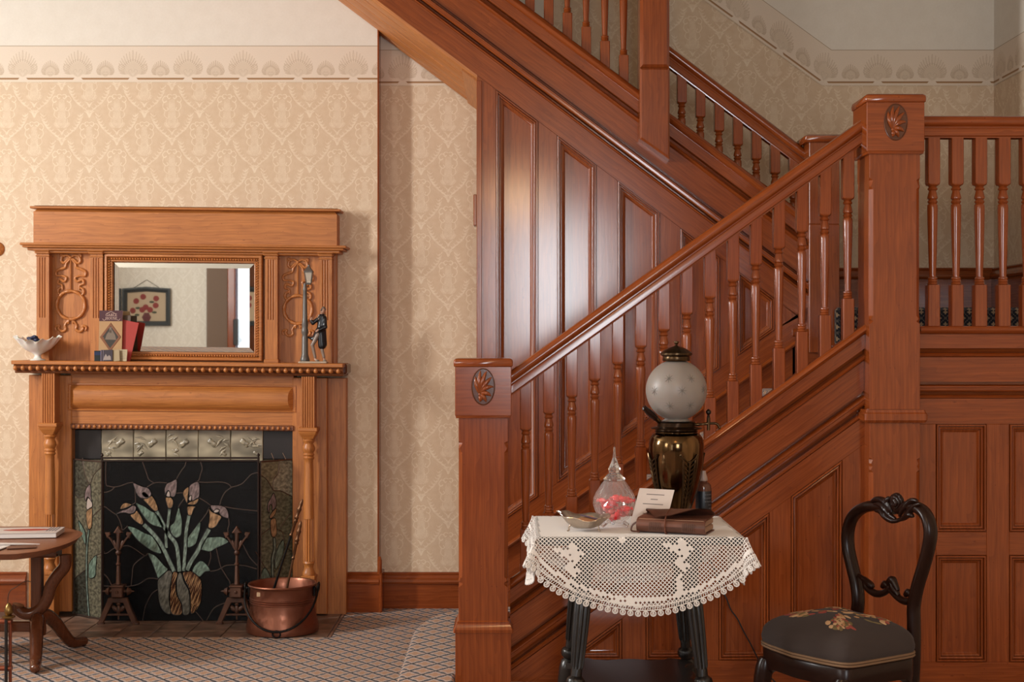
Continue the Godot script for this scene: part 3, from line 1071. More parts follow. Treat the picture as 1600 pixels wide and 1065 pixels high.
func newel(label: String, x: float, z: float, y0: float, ytop: float, secs: Array, hw: float, foot: bool) -> Node3D:
	var t := thing("newel_post", Vector3(x, y0, z), label, "newel post")
	var b := mb(Vector3.UP, 20)
	b.post(x, z, secs)
	put(b, "shaft", M.pine, t)
	var hb := hw * 1.14
	b = mb(Vector3.RIGHT)
	b.box(x - hb, ytop - 0.196, z - hb, x + hb, ytop - 0.027, z + hb, 0.002)
	put(b, "cap_block", M.pine, t)
	b = mb(Vector3.RIGHT, 50)
	b.post(x, z, [[ytop - 0.204, hb * 0.90, 0.001], [ytop - 0.204, hb * 0.965, 0.001], [ytop - 0.196, hb * 0.985, 0.001], [ytop - 0.195, hb * 0.9, 0.001]])
	put(b, "cap_moulding", M.pine, t)
	b = mb(Vector3.RIGHT, 50)
	b.post(x, z, [[ytop - 0.028, hb * 1.02, 0.002], [ytop - 0.026, hb * 1.045, 0.004], [ytop - 0.014, hb * 1.055, 0.005], [ytop - 0.005, hb * 1.04, 0.005], [ytop, hb * 0.98, 0.004], [ytop + 0.001, hb * 0.9, 0.004]])
	put(b, "cap_top", M.pine, t)
	rosette(t, Vector3(x, ytop - 0.096, z + hb), 0.039, 0.062)
	return t

func stairs() -> void:
	var z1 := Z(S1)
	var z2 := Z(S2)
	var k1 := 1.0 / S1
	var k2 := 1.0 / S2
	# ---- panelled side of the lower flight
	var w := structure("wall_stair_side", Vector3(0.6, 0, z1), "pine panelling with raised mouldings under the lower flight of stairs")
	var d1 := [15.0, 37.5, 57.0, 104.0, 143.0, 186.0]
	string_boards(w, k1, z1, X(797, S1), X(1356, S1), M1, X(1180, S1), r1(1180), d1)
	var lo := func(px: float) -> float: return 815.6 - 0.72 * (px - 1180.0)
	flat(w, "backing", S1, [797, 1139, 1356, 1139, 1356, lo.call(1356) - 10, 797, lo.call(797) - 10], z1 - 0.05, z1 - 0.032)
	flat(w, "bottom_rail", S1, [797, 1139, 1352, 1139, 1352, 1031, 880, 1031, 797, lo.call(797)], z1 - 0.03, z1)
	flat(w, "stile", S1, [972, 1031, 1009, 1031, 1009, lo.call(1009), 972, lo.call(972)], z1 - 0.03, z1, Vector3.UP)
	flat(w, "stile", S1, [1087, 1031, 1123, 1031, 1123, lo.call(1123), 1087, lo.call(1087)], z1 - 0.03, z1, Vector3.UP)
	flat(w, "stile", S1, [1202, 1031, 1236, 1031, 1236, lo.call(1236), 1202, lo.call(1202)], z1 - 0.03, z1, Vector3.UP)
	flat(w, "stile", S1, [1316, 1031, 1352, 1031, 1352, lo.call(1352), 1316, lo.call(1316)], z1 - 0.03, z1, Vector3.UP)
	panel(w, S1, [882, 1031, 972, 1031, 972, lo.call(972)], z1)
	panel(w, S1, [1009, 1031, 1087, 1031, 1087, lo.call(1087), 1009, lo.call(1009)], z1)
	panel(w, S1, [1123, 1031, 1202, 1031, 1202, lo.call(1202), 1123, lo.call(1123)], z1)
	panel(w, S1, [1236, 1031, 1316, 1031, 1316, lo.call(1316), 1236, lo.call(1236)], z1)
	# ---- panelled front of the landing
	w = structure("wall_landing", Vector3(1.9, 0, z1), "pine panelling in two rows under the stair landing")
	var xr := XR + 0.15
	var xre := 800.0 + xr * S1
	string_boards(w, k1, z1, X(1436, S1), xr, 0.0, 0.0, Y(508.9, S1), [12.8, 35.0, 49.0, 87.5, 113.5, 153.0])
	flat(w, "backing", S1, [1436, 1139, xre, 1139, xre, 655, 1436, 655], z1 - 0.05, z1 - 0.032)
	flat(w, "bottom_rail", S1, [1436, 1139, xre, 1139, xre, 1034, 1436, 1034], z1 - 0.03, z1)
	flat(w, "stile", S1, [1436, 1034, 1462.5, 1034, 1462.5, 662, 1436, 662], z1 - 0.03, z1, Vector3.UP)
	for k in 9:
		var a := 1462.5 + 114.5 * k
		if a + 80 > xre - 4:
			flat(w, "stile", S1, [a, 1034, xre, 1034, xre, 662, a, 662], z1 - 0.03, z1, Vector3.UP)
			break
		flat(w, "stile", S1, [a + 79, 1034, a + 114.5, 1034, a + 114.5, 662, a + 79, 662], z1 - 0.03, z1, Vector3.UP)
		flat(w, "cross_rail", S1, [a, 867, a + 79, 867, a + 79, 830.5, a, 830.5], z1 - 0.03, z1)
		panel(w, S1, [a, 830.5, a + 79, 830.5, a + 79, 662, a, 662], z1)
		panel(w, S1, [a, 1034, a + 79, 1034, a + 79, 867, a, 867], z1)
	# ---- panelled spandrel under the upper flight
	w = structure("wall_spandrel", Vector3(0.6, 0, z2), "tall pine panelling under the upper flight, glossy with varnish")
	var r2 := Y(16.5, S2)
	var xr2 := X(832.4, S2)
	var d2 := [16.0, 35.0, 51.0, 97.0, 124.0, 166.0]
	string_boards(w, k2, z2, -3.0, X(1266, S2), M2, xr2, r2, d2)
	var hi := func(px: float) -> float: return 182.5 + 0.75 * (px - 832.4)
	var ls := func(px: float) -> float: return 670.8 - 0.704 * (px - 990.0)
	var xe := 1246.0
	flat(w, "backing", S2, [746, ls.call(746.0) + 30, xe, ls.call(xe) + 30, xe, hi.call(xe) - 8, 746, hi.call(746.0) - 8], z2 - 0.06, z2 - 0.034)
	var edges := [745.0, 775.0, 841.0, 870.5, 932.0, 965.0, 1031.0, 1063.0, 1125.0, 1153.0, 1211.0]
	for i in range(0, edges.size(), 2):
		var a: float = edges[i]
		var e: float = edges[i + 1] if i + 1 < edges.size() else xe + 4
		flat(w, "stile", S2, [a, ls.call(a), e, minf(ls.call(e), 1000) if e < xe else hi.call(e), e, hi.call(e), a, hi.call(a)], z2 - 0.034, z2, Vector3.UP)
		if i + 2 < edges.size():
			var f: float = edges[i + 2]
			panel(w, S2, [e, ls.call(e), f, ls.call(f), f, hi.call(f), e, hi.call(e)], z2, 0.036)
	var sp := -0.704
	var yl := Y(ls.call(990.0), S2)
	var xl := X(990, S2)
	run(w, "wall_string", X(745, S2), X(1262, S2), -sp, xl, yl, [Vector2(0, z2 - 0.05), Vector2(0, z2), Vector2(0.108, z2), Vector2(0.108, z2 - 0.05)], 0.0)
	run(w, "string_moulding", X(745, S2), X(1243, S2), -sp, xl, yl, [Vector2(0.108, z2 - 0.02), Vector2(0.108, z2 + 0.008), Vector2(0.113, z2 + 0.018), Vector2(0.122, z2 + 0.023), Vector2(0.131, z2 + 0.018), Vector2(0.136, z2 + 0.006), Vector2(0.136, z2 - 0.02)])
	run(w, "wall_string", X(745, S2), X(1262, S2), -sp, xl, yl, [Vector2(0.134, z2 - 0.05), Vector2(0.134, z2 - 0.002), Vector2(0.60, z2 - 0.002), Vector2(0.60, z2 - 0.05)], 0.0)
	run(w, "string_moulding", X(1238, S2), X(1345, S2), 0.0, 0.0, Y(513.5, S2), [Vector2(0.0, z2 - 0.02), Vector2(0.0, z2 + 0.008), Vector2(0.006, z2 + 0.018), Vector2(0.016, z2 + 0.023), Vector2(0.027, z2 + 0.018), Vector2(0.034, z2 + 0.006), Vector2(0.034, z2 - 0.02)])
	flat(w, "wall_string", S2, [1238, 640, 1345, 640, 1345, 524, 1238, 524], z2 - 0.05, z2 - 0.002)
	var b := mb(Vector3.UP)
	b.box(X(745, S2), 0, -7.2, X(747, S2), Y(124, S2), z2 - 0.002)
	b.box(X(745, S2) - 0.001, 0, z2 - 0.002, X(753, S2), Y(126, S2), z2 + 0.004, 0.002)
	put(b, "end_board", M.pine, w)
	b = mb(Vector3.UP)
	b.box(X(739.5, S2), Y(352, S2), z2 - 0.10, X(745, S2), Y(303, S2), z2 - 0.01, 0.003)
	put(b, "end_block", M.pine, w)
	# ---- soffit boards under the upper flight
	w = structure("ceiling_soffit", Vector3(-0.7, 2.5, -6.7), "long moulded pine boards lining the underside of the upper flight", "soffit")
	var ys := Y(121.5, S2)
	var xs := X(745.6, S2)
	for k in 5:
		var za := -6.30 - 0.03 * float(k > 0) - 0.217 * maxf(k - 1, 0)
		var zc := -6.33 if k == 0 else za - 0.217
		var p := [Vector2(-0.03, za), Vector2(-0.006, za), Vector2(0.004, za - 0.004), Vector2(0.008, za - 0.013), Vector2(0.004, za - 0.023), Vector2(-0.008, za - 0.026), Vector2(-0.008, zc), Vector2(-0.03, zc)]
		if k > 0:
			p = [Vector2(-0.03, za), Vector2(-0.012, za), Vector2(-0.003, za - 0.004), Vector2(0.0, za - 0.012), Vector2(0.0, zc + 0.080), Vector2(-0.010, zc + 0.078), Vector2(-0.010, zc + 0.068), Vector2(0.002, zc + 0.064), Vector2(0.008, zc + 0.040), Vector2(0.002, zc + 0.014), Vector2(-0.012, zc + 0.010), Vector2(-0.012, zc), Vector2(-0.03, zc)]
		var q := mb(Vector3(1, M2, 0), 40)
		q.slope(-3.0, xs, M2, xs, ys, p)
		put(q, "soffit_board", M.mantel, w)
	b = mb(Vector3(0, 0, 1))
	b.slope(xs - 0.07, xs, M2, xs, ys, [Vector2(-0.02, -6.335), Vector2(0.014, -6.335), Vector2(0.014, -7.2), Vector2(-0.02, -7.2)])
	put(b, "soffit_trim", M.mantel, w)
	# ---- carpeted steps and landing
	var st := thing("carpeted_stair", Vector3(0.4, 0, -5.6), "flight of stairs covered in navy and buff lattice carpet", "stairs")
	var rise := 0.19
	var go := 0.264
	var x0 := -0.397
	var outline := PackedVector2Array([Vector2(x0, 4.60)])
	outline.append_array(bez(Vector2(x0, 5.62), Vector2(x0, 5.95), Vector2(-0.30, 6.16), Vector2(-0.16, 6.19), 10))
	outline.append_array(PackedVector2Array([Vector2(0.3, 6.30), Vector2(0.3, 4.97), Vector2(-0.197, 4.97), Vector2(-0.197, 4.60)]))
	b = mb(Vector3.RIGHT, 50)
	b.us = Vector2(0.184, 0.224)
	var rows := []
	for q: Vector2 in [Vector2(0.0, 0.022), Vector2(0.15, 0.020), Vector2(0.162, 0.004), Vector2(0.172, 0.0), Vector2(0.182, 0.003), Vector2(0.189, 0.012), Vector2(0.19, 0.024)]:
		var off := Geometry2D.offset_polygon(outline, -q.y, Geometry2D.JOIN_MITER)
		rows.append([q.x, off[0]])
	for i in rows.size() - 1:
		var pa: PackedVector2Array = rows[i][1]
		var pb: PackedVector2Array = rows[i + 1][1]
		if pa.size() != pb.size():
			continue
		for j in pa.size():
			var n2 := (j + 1) % pa.size()
			var a := Vector3(pa[j].x, rows[i][0], -pa[j].y)
			var c := Vector3(pa[n2].x, rows[i][0], -pa[n2].y)
			var e := Vector3(pb[n2].x, rows[i + 1][0], -pb[n2].y)
			var f := Vector3(pb[j].x, rows[i + 1][0], -pb[j].y)
			if Geometry2D.is_polygon_clockwise(pa):
				b.quad(a, c, e, f)
			else:
				b.quad(c, a, f, e)
	var top: PackedVector2Array = rows[-1][1]
	var idx := Geometry2D.triangulate_polygon(top)
	for i in range(0, idx.size(), 3):
		var a := top[idx[i]]
		var c := top[idx[i + 1]]
		var e := top[idx[i + 2]]
		if (c - a).cross(e - a) > 0.0:
			b.tri(Vector3(a.x, 0.19, -a.y), Vector3(e.x, 0.19, -e.y), Vector3(c.x, 0.19, -c.y))
		else:
			b.tri(Vector3(a.x, 0.19, -a.y), Vector3(c.x, 0.19, -c.y), Vector3(e.x, 0.19, -e.y))
	put(b, "bullnose_step", M.carpet, st)
	for k in range(1, 6):
		b = mb(Vector3(0, 0, 1), 40)
		b.us = Vector2(0.184, 0.224)
		var xa := x0 + go * k + 0.19
		var yt := rise * (k + 1)
		b.xf = Transform3D(Basis(Vector3(0, 0, 1), Vector3.UP, Vector3(-1, 0, 0)), Vector3.ZERO)
		b.slope(-6.30, -4.985, 0.0, 0.0, yt, [Vector2(0, -1.45), Vector2(0, -xa), Vector2(0.006, -xa + 0.016), Vector2(0.018, -xa + 0.022), Vector2(0.030, -xa + 0.016), Vector2(0.036, -xa), Vector2(rise + 0.05, -xa), Vector2(rise + 0.05, -1.45)])
		put(b, "step", M.carpet, st)
	b = mb(Vector3.RIGHT)
	b.us = Vector2(0.184, 0.224)
	b.box(x0 + go * 6 + 0.19, 1.15, -7.2, XR, rise * 7, -4.985)
	put(b, "landing", M.carpet, st)
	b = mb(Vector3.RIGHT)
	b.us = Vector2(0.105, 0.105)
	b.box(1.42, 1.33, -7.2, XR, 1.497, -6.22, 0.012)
	put(b, "upper_step", M.shaded_carpet, st)
	# ---- newel posts
	var zn := -4.956
	var xn := X(755, 457)
	newel("square pine newel post with a carved oval at the stair foot by the lace table", xn, zn, 0.0, Y(560, 457), [
		[0.0, 0.0955, 0.001], [Y(989, 457), 0.0955, 0.001], [Y(988, 457), 0.1015, 0.002], [Y(983, 457), 0.1025, 0.004], [Y(979, 457), 0.097, 0.002], [Y(975, 457), 0.094, 0.002], [Y(973.5, 457), 0.089, 0.002], [Y(972, 457), 0.091, 0.002], [Y(970, 457), 0.0845, 0.002],
		[Y(918, 457), 0.0845, 0.001], [Y(914, 457), 0.0845, 0.013], [Y(911, 457), 0.0845, 0.013], [Y(908, 457), 0.0845, 0.004], [Y(904, 457), 0.0845, 0.006], [Y(902, 457), 0.0845, 0.0125],
		[Y(707, 457), 0.0845, 0.0125], [Y(704, 457), 0.0845, 0.007], [Y(700, 457), 0.0845, 0.003], [Y(696, 457), 0.0845, 0.010], [Y(692, 457), 0.0845, 0.013], [Y(689, 457), 0.0845, 0.001], [Y(648, 457), 0.0845, 0.001]], 0.0845, true)
	var xu := X(1399, 457)
	newel("tall square pine newel post with a carved oval between lower flight and landing", xu, zn, 0.0, Y(147, 457), [
		[0.0, 0.0865, 0.001], [0.05, 0.0865, 0.0125], [Y(738, 457), 0.0865, 0.0125], [Y(734, 457), 0.0865, 0.004], [Y(729, 457), 0.0865, 0.011], [Y(724, 457), 0.0865, 0.006], [Y(718, 457), 0.0865, 0.012], [Y(715, 457), 0.0865, 0.001],
		[Y(661, 457), 0.0865, 0.001], [Y(660, 457), 0.100, 0.002], [Y(656, 457), 0.107, 0.004], [Y(646, 457), 0.107, 0.006], [Y(644, 457), 0.102, 0.003], [Y(640, 457), 0.101, 0.006], [Y(639, 457), 0.0865, 0.001],
		[Y(506, 457), 0.0865, 0.001], [Y(502, 457), 0.0865, 0.013], [Y(498, 457), 0.0865, 0.004], [Y(493, 457), 0.0865, 0.0125], [Y(295, 457), 0.0865, 0.0125], [Y(291, 457), 0.0865, 0.004], [Y(286, 457), 0.0865, 0.009], [Y(281, 457), 0.0865, 0.012], [Y(277, 457), 0.0865, 0.001], [Y(236, 457), 0.0865, 0.001]], 0.0865, false)
	var nt := thing("newel_post", Vector3(X(1288.5, 355), 1.3, -6.33), "plain square pine newel post at the back of the landing", "newel post")
	b = mb(Vector3.UP)
	b.post(X(1288.5, 355), -6.33, [[1.30, 0.0665, 0.002], [Y(351, 355), 0.0665, 0.002], [Y(350, 355), 0.064, 0.002], [Y(349, 355), 0.0665, 0.002], [Y(222, 355), 0.0665, 0.002]])
	put(b, "shaft", M.pine, nt)
	b = mb(Vector3.RIGHT, 50)
	b.post(X(1288.5, 355), -6.33, [[Y(222, 355), 0.085, 0.004], [Y(219, 355), 0.090, 0.006], [Y(213, 355), 0.090, 0.008], [Y(210.5, 355), 0.078, 0.008]])
	put(b, "cap_top", M.pine, nt)
	# newel that hangs below the upper flight's rail
	nt = thing("newel_post", Vector3(0.6254, 2.1, -6.285), "square pine drop newel hanging before the upper flight, its foot cut slantwise", "newel post")
	b = mb(Vector3.UP)
	b.ext(PackedVector2Array([Vector2(0.560, 2.236), Vector2(0.6907, 2.144), Vector2(0.6907, 2.545), Vector2(0.560, 2.545)]), -6.36, -6.22, 0.009)
	put(b, "post_foot", M.pine, nt)
	b = mb(Vector3.UP)
	b.ext(PackedVector2Array([Vector2(0.561, 2.547), Vector2(0.6897, 2.547), Vector2(0.6897, 3.9), Vector2(0.561, 3.9)]), -6.36, -6.2215, 0.013)
	put(b, "shaft", M.pine, nt)
	# ---- balustrades
	var bt := thing("balustrade", Vector3(0.6, r1(1076), zn), "sloping balustrade with turned balusters on the lower flight", "balustrade")
	b = mb(Vector3(1, 0.7155, 0), 40)
	b.slope(X(795, S1), X(1352, S1), 0.7155, 0.0, Y(577, S1), rail_profile(zn, 0.0895, 0.034))
	put(b, "handrail", M.pine, bt)
	for k in 15:
		var px := 821.5 + 36.06 * k
		baluster(bt, X(px, S1), Y(670.8 - 0.715 * (px - 821.5), S1), zn, 0.165, 0.15)
	bt = thing("balustrade", Vector3(1.9, Y(510, S1), zn), "level balustrade with turned balusters along the landing edge", "balustrade")
	b = mb(Vector3.RIGHT, 40)
	b.slope(X(1440, S1), xr, 0.0, 0.0, Y(180.5, S1), rail_profile(zn, 0.078, 0.036))
	put(b, "handrail", M.pine, bt)
	var k := 0
	while X(1459.5 + 36.8 * k, S1) < xr - 0.03:
		baluster(bt, X(1459.5 + 36.8 * k, S1), Y(288, S1), zn, 0.165, 0.155, 1.07)
		k += 1
	bt = thing("balustrade", Vector3(1.0, 1.95, -6.39), "short sloping balustrade between the drop newel and the landing newel", "balustrade")
	b = mb(Vector3(1, -0.755, 0), 40)
	var zr := -6.40
	b.slope(0.66, X(1266, 350), -0.755, X(1047.6, 350), Y(69, 350), rail_profile(zr, 0.10, 0.036))
	put(b, "handrail", M.pine, bt)
	for i in 7:
		var px := 1067.2 + 29.35 * i
		baluster(bt, X(px, 350), Y(158 + 0.755 * (px - 1067.2), 350), zr, 0.15, 0.02, 1.08)
	bt = thing("balustrade", Vector3(0.2, 2.6, -6.33), "upper balustrade rising out of the picture above the panelling", "balustrade")
	b = mb(Vector3(1, -0.75, 0), 40)
	b.slope(-1.6, 0.60, -0.75, X(886.5, S2), Y(-150, S2), rail_profile(-6.325, 0.10, 0.036))
	put(b, "handrail", M.pine, bt)
	for i in 15:
		var px := 975.0 - 29.4 * i
		baluster(bt, X(px, S2), Y(18.6 + 0.75 * (px - 886.5), S2) + 156.0 / 450.0, -6.325, 0.15, 0.125, 1.09)

const MXC := -1.61      # middle of the mantelpiece
const SAG := 0.010      # the old mantelpiece has sagged to one side

func mm(g := Vector3.RIGHT, sm := 0.0) -> MB:
	var b := mb(g, sm)
	b.xf = Transform3D(Basis(Vector3(1, -SAG, 0), Vector3.UP, Vector3(0, 0, 1)), Vector3(0, SAG * MXC, 0))
	return b

# point on the mantelpiece: pixel to metres at plane z
func Q(px: float, py: float, z: float) -> Vector2:
	return P2(px, py, FOC / -z)

func slab(par: Node, called: String, x0: float, y0: float, x1: float, y1: float, z0: float, z1: float, bev := 0.002, g := Vector3.RIGHT, m: Material = null) -> void:
	var a := Q(x0, y0, z1)
	var c := Q(x1, y1, z1)
	var b := mm(g)
	b.box(a.x, c.y, z0, c.x, a.y, z1, bev)
	put(b, called, m if m else M.mantel, par)

func fluted(b: MB, x0: float, x1: float, y0: float, y1: float, zb: float, z: float, nf: int, margin: float, dep: float) -> void:
	var xs := [Vector2(x0, zb), Vector2(x0, z)]
	var w := (x1 - x0 - 2.0 * margin) / nf
	for i in nf:
		var a := x0 + margin + w * i
		for q: Vector2 in [Vector2(0.12, 0), Vector2(0.25, -0.7), Vector2(0.5, -1), Vector2(0.75, -0.7), Vector2(0.88, 0)]:
			xs.append(Vector2(a + w * q.x, z + q.y * dep))
	xs.append(Vector2(x1, z))
	xs.append(Vector2(x1, zb))
	for i in xs.size() - 1:
		var p: Vector2 = xs[i]
		var q: Vector2 = xs[i + 1]
		b.quad(Vector3(p.x, y0, p.y), Vector3(q.x, y0, q.y), Vector3(q.x, y1, q.y), Vector3(p.x, y1, p.y))

func mantel() -> void:
	var zb := -7.10
	var t := thing("mantelpiece", Vector3(MXC, 0, zb), "tall golden pine mantelpiece with carved upper part and large framed mirror", "mantelpiece")
	# legs either side of the opening
	slab(t, "leg", 60, 588, 112, 957, zb, -6.98, 0.003, Vector3.UP)
	slab(t, "leg", 457, 588, 511, 957, zb, -6.98, 0.003, Vector3.UP)
	slab(t, "side_board", 45, 588, 61, 957, zb, -7.03, 0.002, Vector3.UP)
	slab(t, "side_board", 510, 588, 541, 957, zb, -7.03, 0.002, Vector3.UP)
	slab(t, "frieze_board", 110, 584, 459, 664, zb, -6.985, 0.001)
	# cushion panel
	var a := Q(105, 643, -6.98)
	var c := Q(463, 600, -6.98)
	var b := mm(Vector3.RIGHT, 30)
	b.mould(PackedVector2Array([a, Vector2(c.x, a.y), c, Vector2(a.x, c.y)]), true, [Vector2(0, 0), Vector2(0.002, 0.008), Vector2(0.006, 0.009), Vector2(0.009, 0.003), Vector2(0.011, -0.004)], -6.985)
	put(b, "panel_moulding", M.mantel, t)
	b = mm(Vector3.RIGHT, 30)
	var rows := []
	for i in 29:
		var u := i / 28.0
		var row := []
		for j in 13:
			var v := j / 12.0
			var e := pow(absf(2.0 * v - 1.0), 3.0)
			var endw := 0.028 * sqrt(maxf(0.02, 1.0 - pow(2.0 * v - 1.0, 2.0)))
			var uu := (c.x - a.x - 0.022) * u
			var r := clampf(minf(uu, c.x - a.x - 0.022 - uu) / endw, 0.0, 1.0)
			if i == 1 or i == 27:
				uu = endw if i == 1 else c.x - a.x - 0.022 - endw
				r = 1.0
			row.append(Vector3(a.x + 0.011 + uu, a.y + 0.011 + (c.y - a.y - 0.022) * v, -6.984 + 0.026 * (1.0 - e) * r))
		rows.append(row)
	for i in rows.size() - 1:
		for j in 12:
			b.quad(rows[i][j], rows[i + 1][j], rows[i + 1][j + 1], rows[i][j + 1])
	put(b, "cushion_panel", M.mantel, t)
	# beaded strip over the opening
	slab(t, "opening_strip", 110, 663, 459, 671.5, zb, -6.972, 0.003, Vector3.RIGHT, M.aged)
	b = mm(Vector3.RIGHT, 60)
	for k in 42:
		var p := Q(115.0 + 8.2 * k, 667.5, -6.97)
		b.blob(Vector3(p.x, p.y, -6.971), Vector3(0.0085, 0.0095, 0.008), 8, 5)
	put(b, "beading", M.gilt, t, "", "", "", "stuff")
	# shelf with egg ornament
	slab(t, "shelf", 17, 565.5, 536, 571.5, zb, -6.855, 0.003)
	b = mm(Vector3.RIGHT, 30)
	var s0 := Q(20, 571.5, -6.86)
	var s1 := Q(535, 571.5, -6.86)
	b.slope(s0.x, s1.x, 0, 0, s0.y, [Vector2(-0.002, zb), Vector2(-0.002, -6.868), Vector2(0.006, -6.873), Vector2(0.008, -6.868), Vector2(0.018, -6.872), Vector2(0.032, -6.890), Vector2(0.036, -6.888), Vector2(0.042, -6.894), Vector2(0.042, zb)])
	put(b, "shelf_moulding", M.aged, t)
	b = mm(Vector3.RIGHT)
	var e0 := Q(537, 567, -6.9)
	b.box(e0.x - 0.012, e0.y - 0.045, zb, e0.x + 0.012, e0.y + 0.003, -6.93, 0.006)
	put(b, "shelf_return", M.oak, t)
	b = mm(Vector3.UP, 60)
	var p0 := Q(23.0, 577, -6.866)
	b.blob(Vector3(p0.x, p0.y, -6.876), Vector3(0.0115, 0.0135, 0.012), 10, 6)
	var egg := put(b, "egg_ornament", M.gilt, t)
	for k in range(1, 44):
		var o := MeshInstance3D.new()
		o.mesh = egg.mesh
		o.material_override = M.gilt
		o.name = numbered(t, "egg_ornament")
		o.position = Vector3(11.75 * k / 323.6, -SAG * 11.75 * k / 323.6, 0)
		t.add_child(o, true)
	b = mm(Vector3.UP, 30)
	for k in range(1, 44):
		var p := Q(17.2 + 11.75 * k, 577, -6.866)
		b.tube([Vector3(p.x - 0.010, p.y + 0.010, -6.871), Vector3(p.x, p.y - 0.013, -6.881), Vector3(p.x + 0.010, p.y + 0.010, -6.871)], 0.0026, 5)
	put(b, "dart_ornament", M.oak, t, "", "", "", "stuff")
	# overmantel
	slab(t, "overmantel_board", 57, 391, 521, 566, zb, -7.045, 0.001, Vector3.UP)
	slab(t, "overmantel_side", 515, 391, 526, 566, zb, -7.052, 0.002, Vector3.UP)
	slab(t, "crest_board", 52, 332, 527, 384, zb, -7.0, 0.002)
	b = mm(Vector3.RIGHT, 25)
	s0 = Q(52, 334, -7.0)
	s1 = Q(527, 334, -7.0)
	b.mould(PackedVector2Array([Vector2(s0.x, zb), Vector2(s0.x, -7.0), Vector2(s1.x, -7.0), Vector2(s1.x, zb)]), false, [Vector2(0, 0), Vector2(-0.003, 0.0), Vector2(-0.006, 0.008), Vector2(-0.014, 0.018), Vector2(-0.020, 0.026), Vector2(-0.022, 0.029), Vector2(-0.022, 0.034), Vector2(0.0, 0.034)])
	for i in b.v.size():
		b.v[i] = Vector3(b.v[i].x, 0, 0) + Vector3(0, s0.y + b.v[i].z - SAG * (b.v[i].x - MXC), b.v[i].y - SAG * (MXC - b.v[i].x))
	for i in b.v.size() / 3:
		var nn := (b.v[i * 3 + 1] - b.v[i * 3]).cross(b.v[i * 3 + 2] - b.v[i * 3]).normalized()
		var mid := (b.v[i * 3] + b.v[i * 3 + 1] + b.v[i * 3 + 2]) / 3.0
		if nn.dot(mid - Vector3(MXC, s0.y - 0.1, zb)) < 0.0:
			nn = -nn
			var sw := b.v[i * 3]
			b.v[i * 3] = b.v[i * 3 + 1]
			b.v[i * 3 + 1] = sw
		for q in 3:
			b.n[i * 3 + q] = nn
	put(b, "crest_moulding", M.mantel, t)
	slab(t, "crest_top", 46, 324, 532, 327.5, zb, -6.972, 0.003)
	for q: Array in [[30, 381, 541, 385, -6.935], [34, 385, 537, 388.5, -6.945], [42, 388.5, 531, 393, -6.965], [56, 393, 521, 397, -6.985]]:
		slab(t, "cornice_moulding", q[0], q[1], q[2], q[3], zb, q[4], 0.004)
	# pilasters
	for q: Array in [[57.0, 76.5], [141.0, 160.5], [414.0, 433.5], [499.0, 518.5]]:
		var u := Q(q[0], 404, -6.99)
		var v := Q(q[1], 498, -6.99)
		b = mm(Vector3.UP, 35)
		fluted(b, u.x, v.x, v.y, u.y, -7.05, -6.99, 3, 0.012, 0.005)
		var f := Q(q[0], 566, -6.99)
		b.box(u.x, f.y, -7.05, v.x, v.y, -6.99)
		var h := Q(q[0], 392, -6.99)
		b.box(u.x, u.y, -7.05, v.x, h.y, -6.99)
		var pil := put(b, "pilaster", M.mantel, t)
		b = mm(Vector3.RIGHT)
		b.box(u.x - 0.004, u.y + 0.004, -7.05, v.x + 0.004, u.y + 0.010, -6.984, 0.002)
		b.box(u.x - 0.006, u.y + 0.018, -7.05, v.x + 0.006, u.y + 0.030, -6.976, 0.004)
		b.box(u.x - 0.010, u.y + 0.030, -7.05, v.x + 0.010, h.y + 0.002, -6.966, 0.004)
		put(b, "pilaster_cap", M.mantel, pil)
	slab(t, "pilaster_foot", 412, 560, 435, 566, -7.05, -6.984, 0.002)
	# carved ribbon and wreath, twice
	for k in 2:
		var ox := 110.5 + k * 355.0
		var dy := 3.5 * k
		var z := -7.038
		var pt := func(x: float, y: float) -> Vector3:
			var w := Q(ox + x, y + dy - 1.7, z)
			return Vector3(w.x, w.y, z)
		var cv := thing_part("carved_ribbon", t)
		b = mm(Vector3.UP, 60)
		var ring := []
		for i in 40:
			var an := TAU * i / 40
			ring.append(pt.call(cos(an) * 22.0, 480.0 + sin(an) * 22.0))
		var rr := []
		for i in 40:
			rr.append(0.0085 + 0.0014 * sin(i * TAU / 4.0))
		b.tube(ring, rr, 7, true)
		b.tube([pt.call(0, 406), pt.call(0, 461)], 0.0035, 6)
		b.blob(pt.call(0, 406), Vector3(0.009, 0.009, 0.008))
		put(b, "wreath", M.gilt, cv)
		b = mm(Vector3.UP, 60)
		for s: float in [-1.0, 1.0]:
			for pa: Array in [
				[[0, 406], [6, 402], [13, 404], [15, 411], [11, 414], [5, 409], [0, 407]],
				[[9, 404], [15, 401], [16, 405]],
				[[1, 408], [7, 415], [9, 421], [17, 424], [23, 428], [22, 434], [14, 434]],
				[[14, 434], [7, 437], [10, 443], [18, 440], [20, 446], [14, 449], [13, 456]],
				[[13, 452], [19, 455], [20, 461], [17, 464]],
				[[0, 500], [5, 505], [9, 512], [8, 518], [14, 521], [19, 517], [18, 512], [24, 514], [23, 520]],
				[[0, 500], [-4, 506], [-3, 509]]]:
				var pts := []
				for q: Array in pa:
					pts.append(pt.call(s * q[0], q[1]))
				var sm := through(pts, 5)
				var rad := []
				for i in sm.size():
					rad.append(0.0072 - 0.0026 * absf(2.0 * i / (sm.size() - 1.0) - 1.0))
				b.tube(sm, rad, 6, false, 0.8, Vector3(0, 0, 1))
		put(b, "ribbon", M.gilt, cv)
	# mirror
	var mi := thing_part("mirror", t)
	var ma := Q(163, 563, -7.0)
	var mc := Q(410, 397, -7.0)
	b = mm(Vector3.RIGHT, 25)
